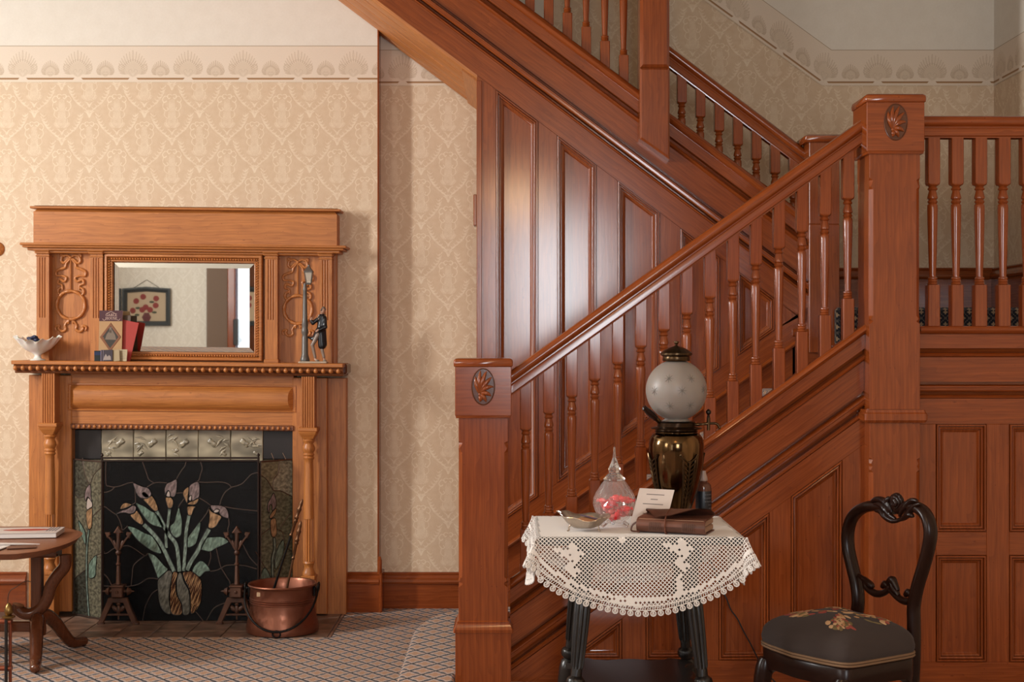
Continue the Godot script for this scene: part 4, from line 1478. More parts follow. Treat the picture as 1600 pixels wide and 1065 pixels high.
	b.mould(PackedVector2Array([ma, Vector2(mc.x, ma.y), mc, Vector2(ma.x, mc.y)]), true, [Vector2(0, -0.05), Vector2(0, 0.0), Vector2(0.004, 0.008), Vector2(0.014, 0.010), Vector2(0.018, 0.002), Vector2(0.020, -0.004), Vector2(0.030, -0.004), Vector2(0.033, 0.0), Vector2(0.037, 0.0), Vector2(0.042, -0.012)], -7.0)
	put(b, "mirror_frame", M.mantel, mi)
	b = mm(Vector3.RIGHT, 60)
	var i0 := ma + Vector2(0.025, 0.025)
	var i1 := mc - Vector2(0.025, 0.025)
	for pair: Array in [[i0, Vector2(i1.x, i0.y), 56], [Vector2(i0.x, i1.y), i1, 56], [i0, Vector2(i0.x, i1.y), 37], [Vector2(i1.x, i0.y), i1, 37]]:
		for i in int(pair[2]) + 1:
			var p: Vector2 = (pair[0] as Vector2).lerp(pair[1], float(i) / pair[2])
			b.blob(Vector3(p.x, p.y, -6.999), Vector3(0.0056, 0.0056, 0.007), 7, 4)
	put(b, "beading", M.gilt, mi, "", "", "", "stuff")
	var silver := mat(Color(0.93, 0.94, 0.93), 0.015, 1.0)
	var g0 := ma + Vector2(0.040, 0.040)
	var g1 := mc - Vector2(0.040, 0.040)
	var h0 := g0 + Vector2(0.027, 0.027)
	var h1 := g1 - Vector2(0.027, 0.027)
	var zg := -7.018
	b = mm()
	b.quad(Vector3(h0.x, h0.y, zg), Vector3(h1.x, h0.y, zg), Vector3(h1.x, h1.y, zg), Vector3(h0.x, h1.y, zg))
	put(b, "mirror_glass", silver, mi)
	b = mm()
	var ze := zg - 0.0022
	var go := [g0, Vector2(g1.x, g0.y), g1, Vector2(g0.x, g1.y)]
	var ho := [h0, Vector2(h1.x, h0.y), h1, Vector2(h0.x, h1.y)]
	for i in 4:
		var j := (i + 1) % 4
		b.quad(Vector3(go[i].x, go[i].y, ze), Vector3(go[j].x, go[j].y, ze), Vector3(ho[j].x, ho[j].y, zg), Vector3(ho[i].x, ho[i].y, zg))
	put(b, "mirror_bevel", silver, mi)
	# columns
	for k in 2:
		var cx: float = [78.0, 482.5][k]
		var dy: float = [-1.0, 2.0][k]
		var z := -6.925
		var col := thing_part("column", t)
		var q := Q(cx, 0, z)
		var ky := func(py: float) -> float: return Q(cx, py + dy, z).y
		b = mm(Vector3.UP, 30)
		fluted(b, q.x - 0.031, q.x + 0.031, ky.call(663), ky.call(584), -6.99, z + 0.028, 5, 0.003, 0.005)
		put(b, "fluted_block", M.mantel, col)
		b = mm(Vector3.RIGHT, 30)
		b.box(q.x - 0.047, ky.call(669), z - 0.06, q.x + 0.047, ky.call(663), z + 0.042, 0.003)
		b.post(q.x, z, [[ky.call(681), 0.026, 0.004], [ky.call(677), 0.033, 0.004], [ky.call(673), 0.041, 0.004], [ky.call(669), 0.044, 0.004]])
		put(b, "capital", M.mantel, col)
		b = mm(Vector3.UP, 45)
		var pr := []
		for w: Vector2 in [Vector2(0.024, 681), Vector2(0.030, 684), Vector2(0.024, 687), Vector2(0.022, 689), Vector2(0.030, 694), Vector2(0.031, 698), Vector2(0.023, 703), Vector2(0.028, 706), Vector2(0.023, 708), Vector2(0.028, 711), Vector2(0.022, 714), Vector2(0.0215, 720), Vector2(0.0245, 760), Vector2(0.0255, 806)]:
			pr.append(Vector2(w.x, ky.call(w.y)))
		b.lathe(pr, 20, Vector3(q.x, 0, z))
		put(b, "shaft", M.mantel, col)
		b = mm(Vector3.UP, 25)
		for y in 1:
			var n := 14
			var r1a := []
			var r2a := []
			for i in n * 4:
				var an := -TAU * i / (n * 4.0)
				var rad: float = 0.0262 - [0.0, 0.0038, 0.005, 0.0038][i % 4]
				r1a.append(Vector3(q.x + cos(an) * rad, ky.call(806), z + sin(an) * rad))
				r2a.append(Vector3(q.x + cos(an) * rad * 1.08, ky.call(872), z + sin(an) * rad * 1.08))
			b.grid([r1a, r2a], false, true)
		put(b, "fluted_shaft", M.mantel, col)
		b = mm(Vector3.UP, 45)
		pr = []
		for w: Vector2 in [Vector2(0.026, 872), Vector2(0.029, 875), Vector2(0.024, 878), Vector2(0.021, 882), Vector2(0.028, 888), Vector2(0.032, 891), Vector2(0.030, 895)]:
			pr.append(Vector2(w.x, ky.call(w.y)))
		b.lathe(pr, 20, Vector3(q.x, 0, z))
		put(b, "base_turning", M.mantel, col)
		b = mm(Vector3.UP)
		b.box(q.x - 0.031, 0.0, z - 0.05, q.x + 0.031, ky.call(898), z + 0.031, 0.003)
		b.box(q.x - 0.035, ky.call(900), z - 0.05, q.x + 0.035, ky.call(894), z + 0.035, 0.004)
		put(b, "plinth", M.mantel, col)
	# fireplace surround and firebox
	var zt := -7.03
	var fp := structure("wall_fireplace", Vector3(MXC, 0, -7.2), "fireplace opening faced with cream relief tiles", "fireplace")
	b = mb(Vector3.RIGHT)
	var o0 := Q(110, 960, zt)
	var o1 := Q(460, 668, zt)
	b.box(o0.x, 0, zb - 0.02, o1.x, o1.y, zb + 0.03)
	put(b, "firebox", mat(Color(0.03, 0.028, 0.026), 0.9), fp)
	var slate := mat(Color(0.115, 0.082, 0.072), 0.42)
	for q: Array in [[112, 158], [411, 459]]:
		var u := Q(q[0], 717, zt)
		var v := Q(q[1], 671, zt)
		b = mb()
		b.box(u.x, u.y, zb, v.x, v.y, zt - 0.004, 0.002)
		put(b, "corner_slate", slate, fp)
		b = mb(Vector3.UP)
		b.box(u.x, 0, zb, v.x, u.y - 0.003, zt - 0.004, 0.002)
		put(b, "side_slate", mat(Color(0.30, 0.28, 0.22), 0.3), fp)
	var glaze := mat(Color(0.74, 0.68, 0.57), 0.25, 0.0, 0.6)
	glaze.albedo_texture = M.blot
	for k in 5:
		var u := Q(158.5 + 50.6 * k, 717, zt)
		var v := Q(208.4 + 50.6 * k, 671, zt)
		b = mb()
		b.box(u.x, u.y - 0.02, zb, v.x, v.y, zt, 0.003)
		var tl := put(b, "tile", glaze, fp)
		b = mb(Vector3.RIGHT, 60)
		var m := (u + v) / 2.0
		rng.seed = 40 + k
		var flip := 1.0 if k < 3 else -1.0
		for i in 6:
			var an := rng.randf_range(-0.9, 0.9) + (PI if flip < 0 else 0.0)
			var st := Vector2(m.x - flip * 0.07 + rng.randf_range(-0.01, 0.03) * flip, m.y + rng.randf_range(-0.05, 0.04))
			var l := rng.randf_range(0.035, 0.075)
			var d := Vector2(cos(an), sin(an)) * l
			var en := st + d
			en = en.clamp(Vector2(u.x + 0.008, u.y + 0.004), Vector2(v.x - 0.008, v.y - 0.006))
			b.tube([Vector3(st.x, st.y, zt), Vector3((st.x + en.x) / 2.0, (st.y + en.y) / 2.0 + 0.006, zt + 0.001), Vector3(en.x, en.y, zt)], [0.001, 0.0065, 0.001], 6, false, 0.9, Vector3(0, 0, 1))
		for i in 2:
			var cc := m + Vector2([0.012, -0.045][i] * flip, [0.008, -0.045][i]) * (1.0 if k != 2 else 0.7)
			var bs := Basis(Vector3(0, 0, 1), -0.9 * flip)
			for s: float in [-0.5, 0.0, 0.5]:
				b.blob(Vector3(cc.x, cc.y, zt), Vector3(0.012, 0.028, 0.0085) * (1.0 - 0.4 * i), 8, 6, Basis(Vector3(0, 0, 1), -0.9 * flip + s * 0.7))
		put(b, "tile_relief", glaze, tl)

func thing_part(called: String, par: Node) -> Node3D:
	var o := Node3D.new()
	o.name = numbered(par, called)
	par.add_child(o, true)
	return o

# crop letters used while tracing the stained glass: origin and scale of the enlargement
func gp(l: String, x: float, y: float) -> Vector2:
	match l:
		"A": return Vector2(105 + x / 7.606, 700 + y / 7.606)
		"B": return Vector2(285 + x / 7.606, 700 + y / 7.606)
		"C": return Vector2(105 + x / 7.1, 830 + y / 7.1)
		"D": return Vector2(285 + x / 7.1, 830 + y / 7.1)
	return Vector2(x, y)

func trace(a: Array) -> PackedVector2Array:
	var r := PackedVector2Array()
	var l: String = a[0]
	var k := 1
	while k < a.size():
		if a[k] is String:
			l = a[k]
			k += 1
		r.append(gp(l, a[k], a[k + 1]))
		k += 2
	return r

func soft(p: PackedVector2Array, closed: bool) -> PackedVector2Array:
	var r := PackedVector2Array()
	for q: Vector2 in through(Array(p), 4, closed):
		r.append(q)
	return r

# a leaded panel: coloured pieces and lead lines over a ground that the lines cut into panes. conv: pixels to the panel's own metres
func leaded(par: Node, conv: Callable, xf: Transform3D, outline: Array, pieces: Array, stems: Array, lines: Array, ground: Array) -> void:
	var lead := mat(Color(0.10, 0.088, 0.08), 0.35, 0.7)
	var kinds := {"L": "lavender_glass", "O": "peach_glass", "G": "stem_glass", "H": "leaf_glass", "V": "vase_glass", "W": "vase_glass", "P": "spadix_glass"}
	var mv := func(p: PackedVector2Array) -> PackedVector2Array:
		var r := PackedVector2Array()
		for q in p:
			r.append(conv.call(q))
		return r
	var cols := []
	for e: Array in pieces:
		cols.append([e[0], mv.call(soft(trace(e.slice(1)), true))])
	for e: Array in stems:
		var st := Geometry2D.offset_polyline(mv.call(soft(trace(e.slice(1)), false)), float(e[0]) / 325.0 / 2.0, Geometry2D.JOIN_ROUND, Geometry2D.END_BUTT)
		if st.size():
			cols.append(["G", st[0]])
	var cuts := []
	for e: Array in lines:
		for o: PackedVector2Array in Geometry2D.offset_polyline(mv.call(soft(trace(e), false)), 0.0022, Geometry2D.JOIN_ROUND, Geometry2D.END_ROUND):
			cuts.append(o)
	var panes := [mv.call(trace(outline))]
	for c in cuts + cols.map(func(q): return q[1]):
		var nxt := []
		for p: PackedVector2Array in panes:
			for r: PackedVector2Array in Geometry2D.clip_polygons(p, c):
				if not Geometry2D.is_polygon_clockwise(r) and absf(area_of(r)) > 2e-5:
					nxt.append(r)
		panes = nxt
	var k := 0
	for p: PackedVector2Array in panes:
		var b := mb(Vector3.RIGHT)
		b.us = Vector2(0.12, 0.12)
		b.xf = xf
		b.ext(p, -0.002, 0.0)
		put(b, "pane", ground[k % ground.size()], par)
		k += 1
	for e: Array in cols:
		var o := Geometry2D.offset_polygon(e[1], -0.0012)
		if o.is_empty():
			continue
		var b := mb(Vector3(0.4, 1, 0))
		b.us = Vector2(0.25, 0.1)
		b.xf = xf
		b.ext(o[0], -0.002, 0.0022, 0.0006)
		put(b, kinds[e[0]], GL[e[0]], par)
		b = mb(Vector3.RIGHT, 40)
		b.xf = xf
		var ring := []
		for q: Vector2 in e[1]:
			ring.append(Vector3(q.x, q.y, 0.0015))
		b.tube(ring, 0.0019, 5, true, 1.0, Vector3(0, 0, 1))
		put(b, "lead_outline", lead, par)
	for e: Array in lines:
		var b := mb(Vector3.RIGHT, 40)
		b.xf = xf
		var pts := []
		for q: Vector2 in mv.call(soft(trace(e), false)):
			pts.append(Vector3(q.x, q.y, 0.0))
		b.tube(pts, 0.0024, 6, false, 0.8, Vector3(0, 0, 1))
		put(b, "lead_line", GL.lead, par)

func area_of(p: PackedVector2Array) -> float:
	var s := 0.0
	for i in p.size():
		s += p[i - 1].cross(p[i])
	return s / 2.0

var GL := {}

func hearth_things() -> void:
	# ---- hearth
	var hz := structure("floor_hearth", Vector3(-1.6, 0, -6.7), "buff tiled hearth in front of the fireplace", "hearth")
	var tile := []
	rng.seed = 3
	for k in 4:
		var m := mat(Color(0.62, 0.475, 0.395).lerp(Color(0.56, 0.45, 0.385), k / 3.0), 0.38)
		m.albedo_texture = M.blot
		tile.append(m)
	var zr := [-6.48, -6.62, -6.785, -6.95, -7.10]
	for i in 4:
		var x := -2.80
		while x < -0.83:
			var b := mb()
			b.us = Vector2(0.7, 0.7)
			b.box(x + 0.0015, -0.02, zr[i + 1] + 0.0015, minf(x + 0.1632, -0.825) - 0.0015, 0.001 + rng.randf() * 0.001, zr[i] - 0.0015, 0.002)
			put(b, "tile", tile[rng.randi() % 4], hz)
			x += 0.1632
	var b := mb()
	b.box(-2.80, -0.03, -7.1, -0.823, -0.004, -6.48)
	put(b, "grout", mat(Color(0.10, 0.085, 0.075), 0.9), hz)
	# ---- stained glass fire screen
	GL.L = mat(Color(0.57, 0.49, 0.48), 0.12)
	GL.O = mat(Color(0.70, 0.545, 0.40), 0.12)
	GL.P = mat(Color(0.66, 0.60, 0.56), 0.12)
	GL.G = mat(Color(0.535, 0.60, 0.545), 0.12)
	GL.H = mat(Color(0.49, 0.575, 0.51), 0.12)
	GL.V = mat(Color(0.47, 0.455, 0.41), 0.12)
	GL.W = mat(Color(0.36, 0.17, 0.085), 0.10)
	for k: String in ["L", "O", "G", "H", "V"]:
		GL[k].albedo_texture = M.blot
	GL.W.albedo_color = Color(0.80, 0.72, 0.64)
	GL.W.albedo_texture = M.streak
	GL.lead = mat(Color(0.38, 0.32, 0.29), 0.32, 0.75)
	var dark := []
	for c: Color in [Color(0.022, 0.021, 0.022), Color(0.033, 0.031, 0.032), Color(0.018, 0.018, 0.019)]:
		var m := mat(c, 0.13, 0.0, 0.3)
		m.heightmap_enabled = true
		m.heightmap_texture = M.fuzz
		m.heightmap_scale = 0.05
		dark.append(m)
	var green := []
	for c: Color in [Color(0.42, 0.40, 0.33), Color(0.33, 0.32, 0.27), Color(0.46, 0.44, 0.36), Color(0.27, 0.27, 0.23)]:
		var m := mat(c, 0.11)
		m.albedo_texture = M.blot
		m.heightmap_enabled = true
		m.heightmap_texture = M.fuzz
		m.heightmap_scale = 0.10
		green.append(m)
	var mottled_lit := []  # mottled glass, colours brightened to make up for shade on this wing
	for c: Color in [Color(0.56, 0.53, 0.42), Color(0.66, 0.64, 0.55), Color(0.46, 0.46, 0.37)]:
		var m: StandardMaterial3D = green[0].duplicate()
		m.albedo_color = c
		mottled_lit.append(m)
	var zs := -6.86
	var sc := FOC / 6.86
	var sx := thing("fire_screen", Vector3(-1.6, 0, zs), "three-fold stained glass fire screen with white lilies in a vase", "fire screen")
	var flat2 := func(q: Vector2) -> Vector2: return Vector2((q.x - 800.0) / sc, EYE + (532.5 - q.y) / sc)
	var pieces := [
		["L", "A", 785, 412, 840, 430, 900, 455, 950, 465, 985, 500, 1000, 550, 965, 585, 920, 598, 860, 580, 825, 535, 805, 480],
		["P", "A", 890, 535, 915, 520, 950, 545, 970, 578, 940, 585, 905, 565],
		["O", "A", 905, 605, 960, 592, 1003, 565, 1040, 610, 1070, 680, 1080, 730, 1045, 745, 1010, 720, 955, 660],
		["L", "A", 1300, 370, 1305, 450, 1295, 530, 1270, 575, 1232, 570, 1225, 530, 1205, 498, 1180, 520, 1165, 550, 1158, 480, 1185, 420, 1240, 395],
		["P", "A", 1178, 562, 1190, 522, 1208, 505, 1222, 530, 1222, 572, 1195, 575],
		["O", "A", 1172, 585, 1232, 585, 1255, 612, 1260, 660, 1240, 705, 1205, 712, 1190, 680, 1178, 640],
		["L", "A", 575, 785, 640, 742, 720, 715, 780, 678, 815, 690, 818, 725, 790, 765, 740, 778, 690, 765, 630, 770],
		["O", "A", 632, 722, 650, 672, 690, 648, 740, 655, 762, 672, 700, 706],
		["O", "A", 752, 792, 800, 770, 826, 740, 860, 780, 890, 830, 905, 880, 885, 905, 840, 885, 790, 845],
		["H", "A", 818, 645, 870, 668, 920, 690, 1000, 745, 1050, 772, 1100, 830, 1145, 938, 1080, 930, 1020, 912, 960, 870, 900, 790, 850, 710],
		["H", "C", 672, -58, 760, -40, 850, 10, 935, 45, 975, 95, 1010, 150, 1045, 240, 960, 222, 880, 172, 790, 100, 715, 10],
		["H", "C", 900, 240, 970, 262, 1020, 310, 1080, 380, 1115, 425, 1020, 518, 990, 470, 965, 400, 930, 310],
		["H", "A", 1325, 700, 1345, 760, 1365, 860, 1360, 1000, 1335, 1045, 1290, 1060, 1240, 1010, 1222, 930, 1270, 880, 1295, 790],
		["O", "B", 75, 460, 68, 560, 58, 650, 30, 600, 8, 545, 22, 495],
		["L", "B", 85, 450, 150, 402, 195, 405, 205, 470, 200, 570, 160, 600, 115, 622, 110, 560, 82, 560],
		["P", "B", 75, 605, 85, 572, 110, 562, 108, 600, 95, 625],
		["O", "B", 65, 665, 82, 642, 150, 615, 195, 592, 180, 640, 140, 670],
		["O", "B", 65, 690, 155, 690, 135, 720, 110, 790, 75, 795, 60, 750],
		["L", "B", 335, 680, 400, 675, 470, 682, 520, 710, 545, 760, 548, 828, 500, 820, 465, 800, 440, 768, 440, 728, 400, 720, 368, 745],
		["P", "B", 372, 748, 402, 724, 438, 732, 428, 756, 388, 766],
		["O", "B", 315, 708, 350, 752, 420, 785, 465, 812, 435, 870, 400, 925, 350, 950, 308, 935, 320, 850, 323, 790],
		["H", "B", 210, 872, 212, 950, "D", 185, 20, 150, 130, 85, 172, 52, 160, 60, 70, "B", 150, 945],
		["H", "D", 265, 75, 350, 60, 440, 60, 510, 110, 450, 150, 370, 185, 310, 220, 250, 210, 205, 185],
		["H", "D", 110, 430, 150, 360, 200, 325, 250, 345, 310, 430, 250, 445, 195, 500, 150, 470],
		["V", "C", 1012, 527, 1120, 432, 1165, 462, 1145, 600, 1130, 760, 1150, 905, 1090, 895, 1040, 830, 1015, 740, 1008, 640],
		["W", "C", 1172, 455, 1225, 462, 1205, 560, 1215, 700, 1265, 800, 1268, 915, 1160, 908, 1140, 760, 1152, 600],
		["V", "C", 1235, 465, 1268, 462, "D", 20, 560, 70, 650, 85, 780, 78, 905, 10, 915, "C", 1272, 800, 1225, 700, 1215, 560],
		["W", "D", 5, 455, 60, 445, 95, 438, 140, 470, 190, 512, 213, 570, 215, 680, 200, 790, 150, 880, 95, 902, 92, 760, 78, 640, 30, 545]]
	var stems := [
		[6.5, "p", 244.5, 798.5, 262, 832, 275, 850, 278.5, 870, 280.5, 893],
		[6.5, "p", 224.5, 819, 240, 834, 253, 852, 264, 875, 272.5, 893],
		[5.0, "p", 265, 795, 262.5, 818, 259.5, 834, 260, 856],
		[6.0, "p", 295.5, 805, 291, 830, 289.5, 858, 287, 892],
		[7.0, "p", 327, 826, 318, 842, 308, 862, 298, 878, 292, 891]]
	var lines := [
		["A", 460, 150, 460, 415, 500, 450, 560, 460, 640, 445, 720, 415, 785, 405],
		["A", 385, 525, 470, 520, 530, 495, 565, 460],
		["A", 890, 150, 920, 230, 945, 300, 970, 370, 1030, 410],
		["A", 950, 462, 1030, 415, 1100, 405, 1185, 412],
		["A", 1298, 368, 1330, 310, 1369, 250, "B", 30, 210, 45, 150],
		["A", 1296, 535, "B", 2, 528, 10, 540],
		["A", 805, 480, 810, 560, 812, 642],
		["A", 815, 642, 785, 665, 760, 672],
		["A", 380, 685, 450, 695, 510, 740, 578, 785],
		["A", 585, 785, 625, 860, 645, 920, 660, 970, 720, 922],
		["A", 1322, 702, 1345, 660, "B", 20, 600],
		["B", 215, 155, 235, 240, 215, 310, 195, 380, 150, 400],
		["B", 195, 402, 300, 405, 420, 400, 510, 410, 560, 435, 590, 460, 700, 425, 770, 360, 820, 310, 900, 288],
		["B", 590, 460, 510, 520, 465, 600, 445, 675],
		["B", 200, 590, 270, 630, 335, 678],
		["B", 470, 685, 560, 705, 700, 725, 900, 745],
		["B", 320, 700, 290, 770, 240, 840, 212, 872],
		["B", 548, 826, 555, 900, 540, 960, 545, 1020, "D", 505, 108],
		["D", 310, 440, 380, 430, 430, 405, 490, 375, 590, 370, 660, 375, 720, 385, 825, 415],
		["D", 500, 110, 650, 130, 700, 200, 750, 290, 830, 375],
		["D", 375, 185, 395, 270, 410, 340, 430, 405],
		["D", 310, 220, 315, 290, 285, 385],
		["D", 430, 405, 490, 500, 530, 580, 520, 780],
		["D", 145, 885, 200, 950, 250, 1015],
		["D", 255, 1015, 320, 890, 380, 830, 520, 780, 700, 760, 830, 790],
		["C", 370, 240, 440, 240, 500, 200, 540, 180, 620, 165, 680, 160, 760, 200, 860, 268, 895, 242],
		["C", 860, 268, 760, 350, 730, 400, 720, 500, 710, 605],
		["C", 370, 600, 560, 612, 710, 605, 800, 580, 900, 520, 1012, 527],
		["C", 1008, 640, 940, 690, 890, 780, 860, 860, 835, 1010],
		["C", 370, 455, 420, 480, 460, 530, 500, 610]]
	leaded(sx, flat2, Transform3D(Basis.IDENTITY, Vector3(0, 0, zs)), ["p", 160, 720, 404, 720, 404, 971, 160, 971], pieces, stems, lines, dark)
	# wings
	for k in 2:
		var xa: float = [-1.969, -1.215][k]
		var xb: float = [-2.156, -1.079][k]
		var a := Vector3(xa, 0, zs)
		var e := Vector3(xb, 0, -7.0)
		var dir := (e - a).normalized()
		var len := (e - a).length()
		if k == 0:
			dir = -dir
		var xf := Transform3D(Basis(dir, Vector3.UP, dir.cross(Vector3.UP)), a if k == 1 else e)
		var p0: float = [115.0, 405.0][k]
		var p1: float = [160.0, 458.0][k]
		var sa := FOC / absf((a if k == 1 else e).z)
		var sb2 := FOC / absf((e if k == 1 else a).z)
		var cv := func(q: Vector2) -> Vector2:
			var u := (q.x - p0) / (p1 - p0)
			return Vector2(u * len, EYE + (532.5 - q.y) / lerpf(sa, sb2, u))
		if k == 0:
			leaded(sx, cv, xf, ["p", 116, 718, 159, 718, 159, 968, 116, 961], [
				["L", "A", 265, 430, 275, 500, 275, 570, 285, 630, 240, 575, 215, 630, 205, 570, 215, 500, 240, 450],
				["P", "A", 225, 715, 240, 590, 286, 640, 290, 690, 260, 722],
				["O", "A", 230, 745, 285, 705, 290, 830, 280, 940, 250, 960, 230, 900, 222, 800],
				["H", "p", 122, 813, 130, 825, 133, 834, 133, 850, 128, 838],
				["H", "C", 315, 262, 240, 350, 234, 420, 238, 510, 275, 515, 305, 480, 310, 380]],
				[[4.0, "p", 138, 827, 135.5, 850, 134.5, 880, 135, 915, 138.5, 965]], [
				["A", 175, 115, 190, 230, 215, 340, 250, 420, 262, 430],
				["A", 265, 430, 310, 310, 420, 190],
				["A", 70, 520, 110, 575, 150, 590, 206, 570],
				["A", 420, 690, 350, 750, 290, 810],
				["A", 95, 740, 130, 850], ["A", 75, 700, 95, 740],
				["C", 200, 420, 100, 500, 60, 520],
				["C", 315, 262, 400, 225]], green)
		else:
			leaded(sx, cv, xf, ["p", 406, 720, 457, 720, 457, 960, 406, 968], [
				["L", "B", 1075, 530, 1100, 600, 1105, 690, 1060, 738, 1056, 690, 1040, 665, 1025, 690, 1022, 770, 1005, 740, 1003, 660, 1040, 590],
				["O", "B", 1030, 800, 1060, 755, 1105, 712, 1100, 770, 1060, 820, 1032, 835],
				["O", "B", 1037, 855, 1095, 832, 1110, 930, 1112, 1020, 1080, 1055, 1050, 1040, 1037, 960],
				["H", "D", 1115, 92, 1120, 200, 1080, 330, 1030, 420, 1018, 330, 1050, 190],
				["H", "D", 905, 402, 960, 490, 970, 550, 850, 550, 862, 470]],
				[[4.5, "p", 427.3, 840, 428, 858, 424.5, 872, 425, 905, 427, 960]], [
				["B", 1145, 140, 1135, 290, 1075, 380, 1070, 490],
				["B", 880, 290, 1000, 380, 1070, 495, 1160, 505, 1230, 535, 1340, 590],
				["B", 1340, 720, 1230, 840, 1160, 950],
				["B", 900, 1050, 1010, 965, 1037, 960],
				["B", 1112, 960, 1180, 990, 1200, 1060, "D", 1118, 95],
				["D", 800, 220, 900, 390, 970, 520],
				["D", 1118, 95, 1160, 180, 1260, 240]], mottled_lit)
		b = mb(Vector3.UP)
		b.xf = xf
		for q: Array in [[0.0, 0.004], [len - 0.004, len]]:
			b.box(q[0], 0.005, -0.004, q[1], 0.772, 0.005, 0.001)
		b.box(0, 0.005, -0.004, len, 0.012, 0.005, 0.001)
		b.box(0, 0.764, -0.004, len, 0.772, 0.005, 0.001)
		put(b, "wing_frame", GL.lead, sx)
	b = mb(Vector3.RIGHT, 40)
	var bl: Vector2 = flat2.call(Vector2(160, 971))
	var tr: Vector2 = flat2.call(Vector2(404, 715))
	var zc := zs + 0.004
	for q: float in [tr.y, tr.y - 0.014, bl.y + 0.003]:
		b = mb(Vector3.RIGHT, 40)
		b.tube([Vector3(bl.x, q, zc), Vector3(tr.x, q, zc)], 0.005, 8)
		put(b, "frame_bar", mat(Color(0.17, 0.115, 0.09), 0.4, 0.5), sx)
	for x: float in [bl.x, tr.x]:
		b = mb(Vector3.UP, 40)
		b.tube([Vector3(x, 0.0, zc), Vector3(x, tr.y + 0.004, zc)], 0.0055, 8)
		b.lathe([Vector2(0.006, 0), Vector2(0.003, 0.004), Vector2(0.0075, 0.010), Vector2(0.006, 0.016), Vector2(0.0015, 0.022)], 10, Vector3(x, tr.y + 0.002, zc))
		put(b, "hinge_post", mat(Color(0.17, 0.115, 0.09), 0.4, 0.5), sx)
	for q: Array in [[420, 709, 424, 719], [438, 709, 443, 719]]:
		b = mb(Vector3.UP, 40)
		var u: Vector2 = flat2.call(Vector2(q[0], q[1]))
		var v: Vector2 = flat2.call(Vector2(q[2], q[3]))
		b.tube([Vector3(u.x, u.y, -6.93), Vector3(v.x, v.y, -6.93)], 0.002, 6)
		put(b, "chain_hook", mat(Color(0.6, 0.52, 0.45), 0.3, 0.8), sx)
	# ---- andirons
	var iron := mat(Color(0.40, 0.255, 0.18), 0.5, 0.3)
	iron.albedo_texture = M.blot
	var xa2 := X(185, 328)
	var za := -6.775
	var an := thing("andiron", Vector3(xa2, 0, za), "rusty cast iron andiron with a three-pronged spear top, nearest the round table", "andiron", "pair of andirons before the fire screen")
	var v3 := func(px: float, py: float) -> Vector3: return Vector3(X(185 + px, 328), Y(py, 328) - 0.004, za)
	b = mb(Vector3.UP, 35)
	b.ext(poly(328, [185 - 15, 933, 185 + 14, 933, 185 + 31, 974, 185 + 22, 974, 185 + 8, 941, 185 - 8, 941, 185 - 24, 974, 185 - 32, 974]), za - 0.012, za + 0.012, 0.003)
	b.box(v3.call(-20, 0).x, v3.call(0, 960).y, za - 0.006, v3.call(18, 0).x, v3.call(0, 957).y, za + 0.006, 0.002)
	for q: Vector2 in [Vector2(-27, 972), Vector2(27, 972)]:
		b.blob(v3.call(q.x, q.y), Vector3(0.02, 0.013, 0.016), 8, 5)
	put(b, "trestle_foot", iron, an)
	b = mb(Vector3.UP, 50)
	for q: Array in [[0, 951, 0.0, 0.024], [-6, 949, 0.8, 0.020], [6, 949, -0.8, 0.020], [0, 941, 0.0, 0.014]]:
		b.blob(v3.call(q[0], q[1]), Vector3(0.011, q[3], 0.008), 8, 6, Basis(Vector3(0, 0, 1), q[2]))
	b.tube([v3.call(0, 941), v3.call(0, 966)], 0.004, 6)
	put(b, "leaf_ornament", iron, an)
	b = mb(Vector3.UP)
	b.box(v3.call(-9, 0).x, v3.call(0, 931).y, za - 0.025, v3.call(9, 0).x, v3.call(0, 914).y, za + 0.028, 0.005)
	b.box(v3.call(-10.5, 0).x, v3.call(0, 915).y, za - 0.03, v3.call(10.5, 0).x, v3.call(0, 911.5).y, za + 0.032, 0.003)
	b.blob(v3.call(0, 922) + Vector3(0, 0, 0.028), Vector3(0.008, 0.008, 0.008), 8, 5)
	put(b, "block", iron, an)
	for s: float in [-1.0, 1.0]:
		b = mb(Vector3.UP, 40)
		var bs := Basis(Vector3(0, 0, 1), -s * PI / 2)
		b.lathe([Vector2(0.008, 0), Vector2(0.008, 0.012), Vector2(0.020, 0.016), Vector2(0.014, 0.030), Vector2(0.005, 0.036), Vector2(0.003, 0.046), Vector2(0.0005, 0.05)], 12, v3.call(9.0 * s, 922), bs)
		put(b, "side_boss", iron, an)
	b = mb(Vector3.UP, 40)
	var pr := []
	for w: Vector2 in [Vector2(0.014, 911), Vector2(0.012, 906), Vector2(0.009, 884), Vector2(0.008, 882), Vector2(0.012, 880.5), Vector2(0.012, 878.5), Vector2(0.0075, 877), Vector2(0.0065, 866), Vector2(0.013, 863.5), Vector2(0.014, 861), Vector2(0.008, 858), Vector2(0.012, 852), Vector2(0.008, 840), Vector2(0.007, 836)]:
		pr.append(Vector2(w.x, v3.call(0, w.y).y))
	b.lathe(pr, 12, Vector3(xa2, 0, za))
	put(b, "stem", iron, an)
	b = mb(Vector3.UP)
	b.ext(poly(328, [185 - 2.5, 842, 185 + 2.5, 842, 185 + 3, 833, 185 + 7.5, 832, 185, 821, 185 - 7.5, 832, 185 - 3, 833]), za - 0.008, za + 0.008, 0.004)
